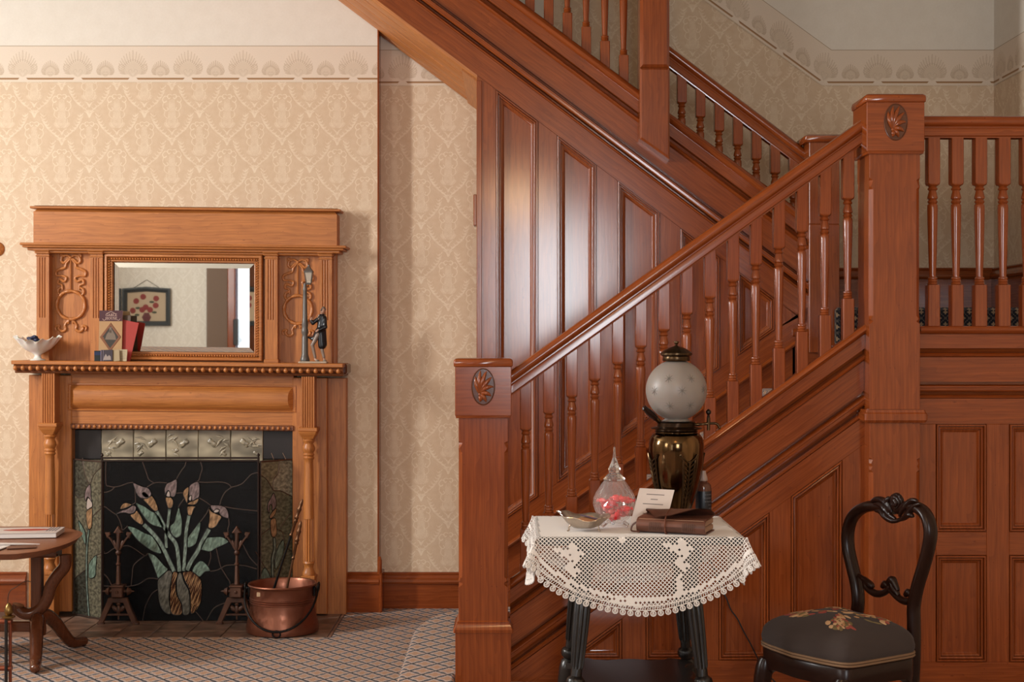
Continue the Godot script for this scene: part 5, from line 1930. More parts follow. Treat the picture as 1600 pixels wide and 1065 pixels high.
	for s: float in [-1.0, 1.0]:
		b.tube(through([v3.call(s * 2, 857), v3.call(s * 6, 850), v3.call(s * 11, 842), v3.call(s * 16, 836)], 4), 0.0055, 6, false, 1.2, Vector3(0, 0, 1))
		b.ext(poly(328, [185 + s * 12, 835, 185 + s * 13, 831, 185 + s * 21, 831.5, 185 + s * 19, 836, 185 + s * 17, 841]), za - 0.007, za + 0.007, 0.003)
		b.blob(v3.call(s * 5.5, 849), Vector3(0.008, 0.022, 0.006), 8, 6, Basis(Vector3(0, 0, 1), -s * 0.25))
	put(b, "spear_top", iron, an)
	var a2 := again(an, Vector3(X(370, 328), 0, za + 0.0))
	tag(a2, "rusty cast iron andiron with a three-pronged spear top, touching the copper pail", "andiron", "pair of andirons before the fire screen")
	# ---- copper pail with two pokers
	var copper := mat(Color(0.52, 0.325, 0.25), 0.30, 0.85)
	copper.roughness_texture = M.blot
	copper.roughness = 0.5
	var pc := Vector3(X(441.5, 335.6), 0.002, -6.62)
	var pail := thing("copper_pail", pc, "old copper pail with an iron swing handle standing on the hearth", "pail")
	b = mb(Vector3.RIGHT, 40)
	b.us = Vector2(0.3, 0.3)
	b.lathe([Vector2(0.001, 0.004), Vector2(0.160, 0.0), Vector2(0.167, 0.004), Vector2(0.168, 0.02), Vector2(0.164, 0.045), Vector2(0.155, 0.080), Vector2(0.1505, 0.105), Vector2(0.1495, 0.135), Vector2(0.152, 0.137), Vector2(0.152, 0.141), Vector2(0.1495, 0.143), Vector2(0.152, 0.146), Vector2(0.152, 0.150), Vector2(0.1495, 0.152), Vector2(0.152, 0.155), Vector2(0.152, 0.160), Vector2(0.1495, 0.162),
		Vector2(0.1490, 0.205), Vector2(0.152, 0.212), Vector2(0.158, 0.214), Vector2(0.160, 0.219), Vector2(0.157, 0.224), Vector2(0.151, 0.222), Vector2(0.146, 0.212), Vector2(0.1455, 0.10), Vector2(0.150, 0.03), Vector2(0.001, 0.012)], 48, pc)
	put(b, "pail_body", copper, pail)
	var black := mat(Color(0.07, 0.06, 0.055), 0.4, 0.6)
	b = mb(Vector3.RIGHT, 50)
	var arc := []
	for i in 25:
		var f := PI * i / 24.0
		arc.append(pc + Vector3(-cos(f) * 0.168, 0.195 - sin(f) * 0.165, 0.03 + sin(f) * 0.150))
	b.tube(arc, 0.0052, 8)
	put(b, "swing_handle", black, pail)
	for s: float in [-1.0, 1.0]:
		b = mb(Vector3.RIGHT, 50)
		var ring := []
		for i in 14:
			var f := TAU * i / 14
			ring.append(pc + Vector3(s * (0.168 + 0.002 * sin(f)), 0.205 + sin(f) * 0.020, 0.01 + cos(f) * 0.020))
		b.tube(ring, 0.0055, 7, true)
		b.box(pc.x + s * 0.145, pc.y + 0.165, pc.z - 0.02, pc.x + s * 0.158, pc.y + 0.21, pc.z + 0.03, 0.004)
		put(b, "ear", black, pail)
	b = mb(Vector3.RIGHT, 50)
	var ring2 := []
	for i in 14:
		var f := TAU * i / 14
		ring2.append(pc + Vector3(sin(f) * 0.018, 0.018 + cos(f) * 0.016, 0.172))
	b.tube(ring2, 0.0035, 6, true)
	put(b, "tipping_ring", black, pail)
	b = mb()
	b.box(pc.x - 0.098, pc.y + 0.181, pc.z + 0.112, pc.x - 0.082, pc.y + 0.199, pc.z + 0.124)
	put(b, "sticker", mat(Color(0.70, 0.58, 0.45), 0.6), pail)
	var brass := mat(Color(0.42, 0.29, 0.20), 0.36, 0.8)
	for k in 2:
		var top: Vector3 = [Vector3(X(473, 338), Y(779, 338), -6.57), Vector3(X(470.5, 338), Y(813, 338), -6.57)][k]
		var foot: Vector3 = [Vector3(pc.x - 0.087, 0.05, -6.62), Vector3(pc.x - 0.01, 0.04, -6.60)][k]
		var pk := thing("poker", Vector3(foot.x, 0.014, foot.z), ["longer black poker with a turned brass handle leaning in the copper pail", "shorter bronze poker with a turned brass handle leaning in the copper pail"][k], "poker", "pokers in the copper pail")
		var ax := (top - foot).normalized()
		b = mb(ax, 50)
		b.tube([foot, top - ax * 0.10], 0.0055, 8)
		put(b, "shaft", [black, brass][k], pk)
		b = mb(ax, 50)
		var side := ax.cross(Vector3(0, 0, 1)).normalized()
		b.lathe([Vector2(0.005, -0.185), Vector2(0.009, -0.178), Vector2(0.005, -0.170), Vector2(0.007, -0.160), Vector2(0.007, -0.115), Vector2(0.011, -0.108), Vector2(0.008, -0.100), Vector2(0.012, -0.092), Vector2(0.007, -0.085), Vector2(0.009, -0.06), Vector2(0.012, -0.05), Vector2(0.007, -0.042), Vector2(0.009, -0.025), Vector2(0.006, -0.008), Vector2(0.001, 0.0)], 12, top, Basis(side, ax, side.cross(ax)))
		put(b, "handle", brass, pk)
	# ---- on the shelf
	var sy := func(px: float) -> float: return Q(px, 565.5, -6.855).y - SAG * (X(px, 324) - MXC) + 0.0005
	# frilled milk glass bowl
	var bc := Vector3(X(58, 321), sy.call(58), -6.93)
	var bowl := thing("frilled_bowl", bc, "white milk glass bowl with a frilled rim on the end of the mantel shelf", "bowl")
	var milk := mat(Color(0.86, 0.85, 0.82), 0.18)
	milk.subsurf_scatter_enabled = true
	milk.subsurf_scatter_strength = 0.2
	b = mb(Vector3.RIGHT, 60)
	var rows := []
	var prof := [Vector2(0.001, 0.0), Vector2(0.036, 0.0), Vector2(0.037, 0.004), Vector2(0.020, 0.010), Vector2(0.014, 0.022), Vector2(0.020, 0.032), Vector2(0.045, 0.044), Vector2(0.068, 0.060), Vector2(0.085, 0.078), Vector2(0.095, 0.092), Vector2(0.102, 0.100), Vector2(0.106, 0.106), Vector2(0.103, 0.107), Vector2(0.092, 0.098), Vector2(0.066, 0.066), Vector2(0.03, 0.042), Vector2(0.001, 0.038)]
	for i in prof.size():
		var p: Vector2 = prof[i]
		var row := []
		for j in 96:
			var f := -TAU * j / 96
			var w := clampf((p.y - 0.075) / 0.03, 0.0, 1.0)
			var wv := sin(f * 12.0) * 0.010 * w
			row.append(bc + Vector3(cos(f) * (p.x + wv), p.y + w * (0.006 * sin(f * 12.0 + 1.2) + 0.012 * cos(f * 2.0)), sin(f) * (p.x * 0.92 + wv)))
		rows.append(row)
	b.grid(rows, false, true)
	put(b, "bowl", milk, bowl)
	b = mb(Vector3.RIGHT, 40)
	rng.seed = 9
	for i in 12:
		b.blob(bc + Vector3(-0.004 + rng.randf_range(-0.022, 0.022), 0.104 + rng.randf_range(-0.006, 0.014), 0.062 + rng.randf_range(-0.02, 0.01)), Vector3(0.012, 0.008, 0.008), 6, 4)
	var fl := put(b, "blue_flowers", mat(Color(0.09, 0.12, 0.26), 0.5), self, "small bunch of blue flowers lying in the frilled white bowl", "flowers")
	# ---- stack of leaflets
	leaflets(sy.call(175))
	figurine(sy)
	b = mb()
	var tp := Q(478, 326, -7.03)
	b.blob(Vector3(tp.x, tp.y - 0.006, -7.03), Vector3(0.016, 0.006, 0.012), 8, 5)
	put(b, "dried_bud", mat(Color(0.06, 0.045, 0.035), 0.8), self, "tiny dark dried bud lying on top of the overmantel", "bud")

func card(called: String, c: Vector3, w: float, h: float, t: float, lean: float, roll: float, yaw: float, m: Material, label: String, cat: String, group := "") -> MeshInstance3D:
	var b := mb(Vector3.UP)
	b.box(-w / 2.0, 0, -t, w / 2.0, h, 0, 0.0006)
	var o := MeshInstance3D.new()
	o.name = numbered(self, called)
	o.mesh = b.mesh(Vector3.ZERO)
	o.material_override = m
	add_child(o, true)
	tag(o, label, cat, group)
	o.position = c
	o.rotation = Vector3(lean, yaw, roll)
	return o

func words(txt: String, size: float, m: Material, par: Node3D, at: Vector3, font := "Droid Serif", called := "lettering") -> void:
	var t := TextMesh.new()
	var f := SystemFont.new()
	f.font_names = PackedStringArray([font])
	t.font = f
	t.font_size = 48
	t.text = txt
	t.pixel_size = size / 48.0
	t.depth = 0.0006
	t.curve_step = 4.0
	var o := MeshInstance3D.new()
	o.name = numbered(par, called)
	o.mesh = t
	o.material_override = m
	o.position = at
	par.add_child(o, true)

func leaflets(y: float) -> void:
	var s := 321.0
	var z := -6.92
	var gr := "leaflets propped on the mantel shelf"
	var buff := mat(Color(0.68, 0.53, 0.36), 0.6)
	var wine := mat(Color(0.26, 0.075, 0.115), 0.5)
	# tallest leaflet: buff front with a wine header
	var x := X(172, s)
	var o := card("leaflet", Vector3(x, y, z), 0.112, 0.248, 0.008, -0.10, 0.0, 0.05, buff, "tall buff leaflet with a wine red header standing on the mantel shelf", "leaflet", gr)
	var b := mb()
	b.box(-0.056, 0.196, 0.0, 0.056, 0.248, 0.0012)
	var hd := MeshInstance3D.new()
	hd.name = "header"
	hd.mesh = b.mesh(Vector3.ZERO)
	hd.material_override = wine
	o.add_child(hd, true)
	var pale := mat(Color(0.80, 0.68, 0.62), 0.6)
	words("GABLE", 0.017, pale, o, Vector3(0.002, 0.226, 0.0016))
	words("HOUSE", 0.017, pale, o, Vector3(0.002, 0.209, 0.0016))
	b = mb(Vector3.UP, 30)
	b.tube([Vector3(-0.022, 0.232, 0.0015), Vector3(0, 0.243, 0.0015), Vector3(0.022, 0.232, 0.0015)], 0.0012, 5)
	b.tube(through([Vector3(-0.040, 0.208, 0.0015), Vector3(-0.034, 0.200, 0.0015), Vector3(-0.026, 0.203, 0.0015)], 5), 0.001, 5)
	b.tube(through([Vector3(0.044, 0.208, 0.0015), Vector3(0.038, 0.200, 0.0015), Vector3(0.030, 0.203, 0.0015)], 5), 0.001, 5)
	part_of(o, "roof_emblem", b, pale)
	b = mb(Vector3.UP, 20)
	var cc := Vector2(0.0, 0.118)
	b.mould(PackedVector2Array([cc + Vector2(0, -0.072), cc + Vector2(0.052, 0), cc + Vector2(0, 0.072), cc + Vector2(-0.052, 0)]), true, [Vector2(0, 0), Vector2(0.002, 0.0014), Vector2(0.010, 0.0014), Vector2(0.012, 0.0)], 0.0)
	part_of(o, "printed_border", b, mat(Color(0.48, 0.29, 0.17), 0.6))
	b = mb()
	b.ext(PackedVector2Array([cc + Vector2(0, -0.056), cc + Vector2(0.040, -0.01), cc + Vector2(0.036, 0.008), cc + Vector2(0, 0.056), cc + Vector2(-0.038, 0.004)]), 0.0, 0.0009)
	part_of(o, "printed_picture", b, mat(Color(0.20, 0.17, 0.14), 0.6))
	b = mb()
	b.ext(PackedVector2Array([cc + Vector2(-0.026, -0.012), cc + Vector2(0.028, -0.014), cc + Vector2(0.022, 0.010), cc + Vector2(0.004, 0.040), cc + Vector2(-0.018, 0.014)]), 0.0, 0.0014)
	b.box(cc.x - 0.006, cc.y + 0.02, 0.0, cc.x + 0.004, cc.y + 0.048, 0.0014)
	part_of(o, "printed_house", b, mat(Color(0.46, 0.40, 0.34), 0.6))
	# those behind it
	card("leaflet", Vector3(x + 0.050, y, z - 0.016), 0.085, 0.200, 0.004, -0.10, -0.20, 0.0, mat(Color(0.62, 0.14, 0.075), 0.5), "bright red leaflet slanting out from behind the tall buff one", "leaflet", gr)
	card("leaflet", Vector3(x + 0.038, y, z - 0.024), 0.10, 0.225, 0.006, -0.10, 0.0, -0.12, mat(Color(0.30, 0.21, 0.135), 0.6), "brown leaflet standing hindmost beside the bright red one", "leaflet", gr)
	# small cards in front
	var gs := "small cards in front of the tall leaflet"
	o = card("photo_card", Vector3(x - 0.054, y, z + 0.022), 0.030, 0.052, 0.0025, -0.15, 0.0, 0.35, mat(Color(0.035, 0.11, 0.125), 0.4), "small dark teal card with a blue band, first of the row", "card", gs)
	b = mb()
	b.box(-0.015, 0.030, 0, 0.015, 0.046, 0.0008)
	part_of(o, "blue_band", b, mat(Color(0.05, 0.16, 0.33), 0.4))
	o = card("photo_card", Vector3(x - 0.008, y, z + 0.030), 0.058, 0.056, 0.003, -0.15, 0.03, 0.0, mat(Color(0.15, 0.075, 0.13), 0.45), "small purple card with a pale building printed on it", "card", gs)
	b = mb()
	b.ext(PackedVector2Array([Vector2(-0.016, 0.006), Vector2(0.022, 0.006), Vector2(0.020, 0.022), Vector2(0.012, 0.030), Vector2(0.004, 0.022), Vector2(-0.004, 0.036), Vector2(-0.012, 0.022)]), 0, 0.0008)
	part_of(o, "printed_building", b, mat(Color(0.56, 0.50, 0.47), 0.5))
	b = mb()
	b.box(-0.029, 0.001, 0, -0.026, 0.056, 0.0008)
	b.box(-0.017, 0.001, 0, -0.0155, 0.056, 0.0008)
	part_of(o, "printed_stripe", b, mat(Color(0.48, 0.42, 0.50), 0.5))
	o = card("photo_card", Vector3(x + 0.036, y, z + 0.026), 0.040, 0.056, 0.0025, -0.15, 0.10, -0.1, mat(Color(0.60, 0.52, 0.38), 0.6), "small cream card leaning beside the purple one", "card", gs)
	o = card("photo_card", Vector3(x + 0.066, y, z + 0.016), 0.040, 0.058, 0.0025, -0.15, -0.02, -0.1, mat(Color(0.64, 0.57, 0.44), 0.6), "small ivory card, last of the row under the red leaflet", "card", gs)
	b = mb()
	for k in 5:
		b.box(-0.013, 0.012 + 0.009 * k, 0, 0.012 - 0.004 * (k % 2), 0.0135 + 0.009 * k, 0.0006)
	part_of(o, "printed_lines", b, mat(Color(0.42, 0.36, 0.28), 0.6))

func part_of(o: Node3D, called: String, b: MB, m: Material) -> MeshInstance3D:
	var p := MeshInstance3D.new()
	p.name = numbered(o, called)
	p.mesh = b.mesh(Vector3.ZERO)
	p.material_override = m
	o.add_child(p, true)
	return p

# a joined body from tapered capsules, meshed as surface nets. bones: [a, b, ra, rb]
func skin(b: MB, bones: Array, cell: float, k: float, c := Vector3.ZERO) -> void:
	var lo := Vector3(1e9, 1e9, 1e9)
	var hi := -lo
	for e: Array in bones:
		for i in 2:
			var r := Vector3.ONE * (float(e[2 + i]) + cell * 2.5 + k * 0.5)
			lo = lo.min(e[i] - r)
			hi = hi.max(e[i] + r)
	var n := Vector3i(((hi - lo) / cell).ceil()) + Vector3i.ONE
	var f := PackedFloat32Array()
	f.resize(n.x * n.y * n.z)
	f.fill(1.0)
	for e: Array in bones:
		var pa: Vector3 = e[0]
		var pb: Vector3 = e[1]
		var ra: float = e[2]
		var rb: float = e[3]
		var m := maxf(ra, rb) + k + cell * 2.0
		var i0 := Vector3i(((pa.min(pb) - Vector3.ONE * m - lo) / cell).floor()).clamp(Vector3i.ZERO, n - Vector3i.ONE)
		var i1 := Vector3i(((pa.max(pb) + Vector3.ONE * m - lo) / cell).ceil()).clamp(Vector3i.ZERO, n - Vector3i.ONE)
		var d := pb - pa
		var dd := maxf(d.length_squared(), 1e-12)
		for z in range(i0.z, i1.z + 1):
			for y in range(i0.y, i1.y + 1):
				for x in range(i0.x, i1.x + 1):
					var p := lo + Vector3(x, y, z) * cell
					var t := clampf((p - pa).dot(d) / dd, 0.0, 1.0)
					var v := (p - pa - d * t).length() - lerpf(ra, rb, t)
					var at := (z * n.y + y) * n.x + x
					var o := f[at]
					var h := clampf(0.5 + 0.5 * (o - v) / k, 0.0, 1.0)
					f[at] = lerpf(o, v, h) - k * h * (1.0 - h) if absf(o - v) < k else minf(o, v)
	var vid := {}
	var at3 := func(x: int, y: int, z: int) -> float: return f[(z * n.y + y) * n.x + x]
	for z in n.z - 1:
		for y in n.y - 1:
			for x in n.x - 1:
				var s := 0
				var sum := Vector3.ZERO
				var cnt := 0
				var vals := []
				for q in 8:
					var w := f[((z + (q >> 2)) * n.y + y + ((q >> 1) & 1)) * n.x + x + (q & 1)]
					vals.append(w)
					if w < 0.0:
						s += 1
				if s == 0 or s == 8:
					continue
				for q in 8:
					for ax in 3:
						var q2 := q | (1 << ax)
						if q2 != q and (vals[q] < 0.0) != (vals[q2] < 0.0):
							var t: float = vals[q] / (vals[q] - vals[q2])
							var p := Vector3(q & 1, (q >> 1) & 1, q >> 2)
							p[ax] = t
							sum += p
							cnt += 1
				vid[Vector3i(x, y, z)] = lo + (Vector3(x, y, z) + sum / cnt) * cell + c
	for key: Vector3i in vid:
		for ax in 3:
			var e := Vector3i.ZERO
			e[ax] = 1
			var u := Vector3i.ZERO
			u[(ax + 1) % 3] = 1
			var w := Vector3i.ZERO
			w[(ax + 2) % 3] = 1
			var a := f[(key.z * n.y + key.y) * n.x + key.x]
			var k2 := key + e
			if k2.x >= n.x or k2.y >= n.y or k2.z >= n.z:
				continue
			var a2 := f[(k2.z * n.y + k2.y) * n.x + k2.x]
			if (a < 0.0) == (a2 < 0.0):
				continue
			if not (vid.has(key - u) and vid.has(key - w) and vid.has(key - u - w)):
				continue
			var q0: Vector3 = vid[key]
			var q1: Vector3 = vid[key - u]
			var q2: Vector3 = vid[key - u - w]
			var q3: Vector3 = vid[key - w]
			if a < 0.0:
				b.quad(q0, q1, q2, q3)
			else:
				b.quad(q3, q2, q1, q0)

func figurine(sy: Callable) -> void:
	var s := 322.0
	var z := -6.90
	var y0: float = sy.call(490)
	var base := Vector3(X(490, s), y0, z)
	var fg := thing("figurine", base, "porcelain figurine of a man in a dark coat leaning by a street lamp", "figurine")
	var v := func(px: float, py: float) -> Vector3: return Vector3(X(px, s), y0 + (568.5 - py) / s, z)
	var grey := mat(Color(0.35, 0.325, 0.30), 0.3)
	var b := mb()
	b.box(X(467.5, s), y0, z - 0.035, X(512, s), y0 + 0.009, z + 0.035, 0.003)
	put(b, "base", mat(Color(0.72, 0.66, 0.58), 0.25), fg)
	b = mb(Vector3.UP, 40)
	var pr := []
	for q: Vector2 in [Vector2(0.022, 566), Vector2(0.024, 563), Vector2(0.019, 558), Vector2(0.016, 554), Vector2(0.015, 528), Vector2(0.013, 525), Vector2(0.017, 521), Vector2(0.017, 517), Vector2(0.014, 513), Vector2(0.016, 510), Vector2(0.013, 500), Vector2(0.012, 496), Vector2(0.0105, 470), Vector2(0.0095, 456), Vector2(0.0115, 453), Vector2(0.008, 449), Vector2(0.008, 444)]:
		var p: Vector3 = v.call(0, q.y)
		pr.append(Vector2(q.x, p.y))
	b.lathe(pr, 16, Vector3(X(476.5, s), 0, z))
	put(b, "lamp_post", grey, fg)
	var lx := X(482.5, s)
	b = mb(Vector3.UP)
	var yl := func(py: float) -> float: return y0 + (568.5 - py) / s
	b.post(lx, z, [[yl.call(443), 0.012, 0.002], [yl.call(441), 0.012, 0.002], [yl.call(428), 0.0185, 0.002], [yl.call(427), 0.0185, 0.002]])
	put(b, "lantern_glass", mat(Color(0.70, 0.66, 0.60), 0.2), fg)
	b = mb(Vector3.UP, 30)
	b.post(lx, z, [[yl.call(427), 0.022, 0.002], [yl.call(425), 0.022, 0.002], [yl.call(421), 0.013, 0.003], [yl.call(418), 0.007, 0.002]])
	b.blob(Vector3(lx, yl.call(416.5), z), Vector3(0.006, 0.007, 0.006), 8, 5)
	b.post(lx, z, [[yl.call(446), 0.010, 0.002], [yl.call(443), 0.0135, 0.002]])
	for sx: int in [-1, 1]:
		for sz: int in [-1, 1]:
			b.tube([Vector3(lx + sx * 0.012, yl.call(443), z + sz * 0.012), Vector3(lx + sx * 0.0185, yl.call(427), z + sz * 0.0185)], 0.0022, 5)
	put(b, "lantern_roof", grey, fg)
	# the man
	var body := mb(Vector3.UP, 60)
	var P := func(px: float, py: float, dz := 0.0) -> Vector3: return (v.call(px, py) as Vector3) + Vector3(0, 0, dz)
	var head: Vector3 = P.call(504.5, 487)
	var skin_m := mat(Color(0.68, 0.52, 0.43), 0.3)
	skin(body, [
		[P.call(503.5, 494), P.call(504, 489), 0.006, 0.006],
		[P.call(504.5, 488), P.call(505, 485), 0.0105, 0.011],
		[P.call(503, 489.5, 0.006), P.call(502.4, 490.5, 0.006), 0.006, 0.005],
		[P.call(502.0, 487.5, 0.010), P.call(501.4, 488.0, 0.011), 0.0022, 0.0026],
		[P.call(499, 497, 0.01), P.call(489, 506, 0.014), 0.008, 0.006],
		[P.call(489, 506, 0.014), P.call(486.5, 500, 0.018), 0.006, 0.0055],
		[P.call(507.5, 498, 0.006), P.call(508.5, 512, 0.016), 0.008, 0.007],
		[P.call(508.5, 512, 0.016), P.call(497, 517.5, 0.024), 0.0065, 0.0055],
		[P.call(503.5, 496), P.call(501, 515), 0.017, 0.016],
		[P.call(501, 515), P.call(500, 522), 0.016, 0.014],
		[P.call(497, 522, 0.004), P.call(488.5, 540, 0.006), 0.011, 0.0075],
		[P.call(488.5, 540, 0.006), P.call(493, 562, 0.004), 0.0075, 0.0055],
		[P.call(502, 522, -0.004), P.call(502, 542, -0.004), 0.011, 0.0075],
		[P.call(502, 542, -0.004), P.call(506.5, 562, -0.006), 0.0075, 0.0055],
		[P.call(493, 563, 0.006), P.call(497.5, 564, 0.016), 0.0055, 0.0045],
		[P.call(506.5, 563, -0.004), P.call(508, 564, 0.010), 0.0055, 0.0045]], 0.0028, 0.004)
	# fingers
	for k in 5:
		skin(body, [[P.call(486.8 + 0.5 * k, 500, 0.018), P.call(486.0 + 0.6 * k, 497.6 - 0.2 * absf(2 - k), 0.021), 0.0022, 0.0016]], 0.0014, 0.001)
		skin(body, [[P.call(496.8, 517 + 0.5 * k, 0.025), P.call(494.6, 517.8 + 0.5 * k, 0.027), 0.0022, 0.0016]], 0.0014, 0.001)
	put(body, "person", skin_m, fg)
	# coat, trousers, collar, cap
	var coat := mb(Vector3.UP, 60)
	skin(coat, [
		[P.call(503.5, 496.5), P.call(501, 515), 0.0195, 0.0185],
		[P.call(499.5, 497.5, 0.008), P.call(489.5, 506, 0.014), 0.0105, 0.0085],
		[P.call(489.5, 506, 0.014), P.call(487.3, 502.5, 0.017), 0.0085, 0.0075],
		[P.call(507.5, 498.5, 0.004), P.call(508.8, 512, 0.015), 0.0105, 0.0095],
		[P.call(508.8, 512, 0.015), P.call(500, 516.3, 0.022), 0.009, 0.0078],
		[P.call(501, 515), P.call(503, 541, -0.004), 0.017, 0.019],
		[P.call(505, 515, -0.002), P.call(506.5, 539, -0.008), 0.014, 0.013],
		[P.call(497, 518, 0.004), P.call(490, 531, -0.008), 0.013, 0.010],
		[P.call(490, 531, -0.008), P.call(481.5, 528, -0.010), 0.009, 0.005]], 0.0032, 0.006)
	put(coat, "coat", mat(Color(0.075, 0.085, 0.105), 0.3), fg)
	var tr := mb(Vector3.UP, 60)
	skin(tr, [
		[P.call(497, 524, 0.006), P.call(488.5, 540, 0.008), 0.012, 0.0092],
		[P.call(488.5, 540, 0.008), P.call(492.6, 559, 0.006), 0.009, 0.0072],
		[P.call(502, 530, -0.002), P.call(502, 542, -0.002), 0.011, 0.0090],
		[P.call(502, 542, -0.002), P.call(506, 559, -0.004), 0.009, 0.0072]], 0.0030, 0.003)
	put(tr, "trousers", mat(Color(0.52, 0.45, 0.40), 0.3), fg)
	var cap := mb(Vector3.UP, 60)
	skin(cap, [[P.call(505.5, 482.8), P.call(506.5, 484.5, -0.003), 0.0095, 0.009], [P.call(503, 484.8, 0.008), P.call(501.8, 485.6, 0.010), 0.005, 0.0035]], 0.0022, 0.003)
	put(cap, "cap", mat(Color(0.40, 0.34, 0.30), 0.35), fg)
	var scarf := mb(Vector3.UP, 60)
	skin(scarf, [[P.call(499, 494.5, 0.008), P.call(507.5, 494.5, 0.006), 0.0065, 0.0065], [P.call(500, 495.5, 0.012), P.call(498.6, 500, 0.018), 0.005, 0.003]], 0.0022, 0.002)
	put(scarf, "scarf", mat(Color(0.55, 0.48, 0.42), 0.35), fg)
	b = mb(Vector3.UP, 60)
	for k in 2:
		b.blob(P.call(501.9 + 1.6 * k, 486.4, 0.0105), Vector3(0.0013, 0.0013, 0.0013), 6, 4)
	b.tube([P.call(501.4, 489.6, 0.0112), P.call(503.4, 489.8, 0.0112)], 0.0007, 5)
	put(b, "face_paint", mat(Color(0.12, 0.07, 0.06), 0.4), fg)
	b = mb(Vector3.UP, 60)
	for q: Array in [[496.5, 564.5, 0.014], [508, 564.5, 0.006]]:
		b.blob(P.call(q[0], q[1], q[2]), Vector3(0.010, 0.0065, 0.016), 10, 6)
	put(b, "shoe", mat(Color(0.58, 0.52, 0.47), 0.25), fg)

func left_table() -> void:
	var at := Vector3(-2.25, 0, -6.05)
	var t := thing("side_table", at, "low oval oak table with scrolled trestle legs beside the hearth", "table")
	var o := PackedVector2Array()
	var ring := []
	for p: Vector2 in [Vector2(-2.03, 5.63), Vector2(-1.946, 5.66), Vector2(-1.885, 5.76), Vector2(-1.853, 5.97), Vector2(-1.878, 6.22), Vector2(-1.955, 6.36), Vector2(-2.10, 6.465)]:
		ring.append(Vector2(p.x, -p.y))
	for i in range(ring.size() - 1, -1, -1):
		ring.append(Vector2(-4.5 - ring[i].x, ring[i].y))
	ring = through(ring, 5, true)
	for p: Vector2 in ring:
		o.append(Vector2(p.x, -p.y))
	var b := mb(Vector3.RIGHT, 40)
	var yt := 0.51
	var rows := []
	for q: Vector2 in [Vector2(0.030, 0.022), Vector2(0.022, 0.010), Vector2(0.012, 0.006), Vector2(0.010, 0.001), Vector2(0.004, 0.0), Vector2(0.0, 0.006), Vector2(0.0, 0.016), Vector2(0.002, 0.019), Vector2(0.002, 0.03)]:
		var of := Geometry2D.offset_polygon(o, -q.y, Geometry2D.JOIN_MITER)
		if of.size() == 0 or of[0].size() != o.size():
			continue
		var row := []
		for p in of[0]:
			row.append(Vector3(p.x, yt - q.x, -p.y))
		rows.append(row)
	b.grid(rows, false, true)
	var inner: Array = rows[-1]
	for i in inner.size():
		b.tri(Vector3(-2.25, yt - 0.002, -6.05), inner[(i + 1) % inner.size()], inner[i])
	put(b, "table_top", M.lit_oak, t)
	b = mb(Vector3.RIGHT)
	b.box(-2.56, yt - 0.075, -6.09, -1.925, yt - 0.028, -6.0, 0.006)
	b.box(-2.30, yt - 0.07, -6.34, -2.20, yt - 0.028, -5.76, 0.006)
	put(b, "apron", M.oak, t)
	for k in 2:
		var mx := func(v: Vector3) -> Vector3: return v if k == 0 else Vector3(-4.5 - v.x, v.y, v.z)
		var s := 368.0
		var pt := func(px: float, py: float, z: float) -> Vector3: return mx.call(Vector3(X(px, s), Y(py, s), z))
		b = mb(Vector3.UP, 50)
		b.tube(through([pt.call(102, 866, -6.04), pt.call(101, 884, -6.04), pt.call(89, 899, -6.04), pt.call(79, 915, -6.04), pt.call(74, 933, -6.04), pt.call(66, 947, -6.04), pt.call(52, 957, -6.04), pt.call(38, 958, -6.04), pt.call(28, 951, -6.04), pt.call(29, 944, -6.04)], 5), 0.026, 8, false, 1.0, Vector3(0, 0, 1))
		put(b, "scroll_bracket", M.oak, t)
		b = mb(Vector3.UP)
		b.box((mx.call(Vector3(-2.02, 0, 0)) as Vector3).x - 0.022, 0.14, -6.075, (mx.call(Vector3(-2.02, 0, 0)) as Vector3).x + 0.022, yt - 0.03, -6.03, 0.004)
		put(b, "pillar", M.oak, t)
		for f in 2:
			var foot: Vector3 = [Vector3(-1.908, 0.012, -6.28), Vector3(-1.945, 0.012, -5.80)][f]
			var hub := Vector3(-2.02, 0.17, -6.055)
			var d := foot - hub
			b = mb(Vector3.UP, 50)
			var ps := []
			for q: Vector2 in [Vector2(0, 0.0), Vector2(0.2, 0.02), Vector2(0.42, -0.25), Vector2(0.62, -0.62), Vector2(0.8, -0.90), Vector2(1.0, -0.96), Vector2(1.10, -0.965), Vector2(1.16, -1.0)]:
				ps.append(mx.call(hub + Vector3(d.x * q.x, -d.y * q.y if false else 0.155 * q.y, d.z * q.x)))
			var sm := through(ps, 4)
			var rad := []
			for i in sm.size():
				rad.append(lerpf(0.032, 0.018, float(i) / sm.size()) if i < sm.size() - 3 else [0.016, 0.012, 0.005][i - sm.size() + 3])
			b.tube(sm, rad, 8)
			put(b, "foot", M.oak, t)
		b = mb(Vector3.UP, 20)
		var hx: float = (mx.call(Vector3(-2.02, 0, 0)) as Vector3).x
		b.lathe([Vector2(0.001, 0.095), Vector2(0.034, 0.10), Vector2(0.038, 0.12), Vector2(0.036, 0.165), Vector2(0.028, 0.175), Vector2(0.001, 0.18)], 8, Vector3(hx, 0, -6.055))
		put(b, "hub", M.oak, t)
	b = mb(Vector3.UP, 40)
	b.lathe([Vector2(0.014, 0.02), Vector2(0.018, 0.10), Vector2(0.012, 0.13), Vector2(0.020, 0.16), Vector2(0.012, 0.19), Vector2(0.018, 0.26), Vector2(0.019, 0.36), Vector2(0.012, 0.40), Vector2(0.020, 0.43), Vector2(0.016, 0.47)], 14, Vector3(-2.155, 0, -5.93))
	put(b, "turned_leg", M.oak, t)
	b = mb(Vector3.RIGHT, 40)
	b.box(-2.48, 0.115, -6.075, -2.02, 0.16, -6.035, 0.006)
	put(b, "stretcher", M.oak, t)
	# papers on it
	var y := yt + 0.0005
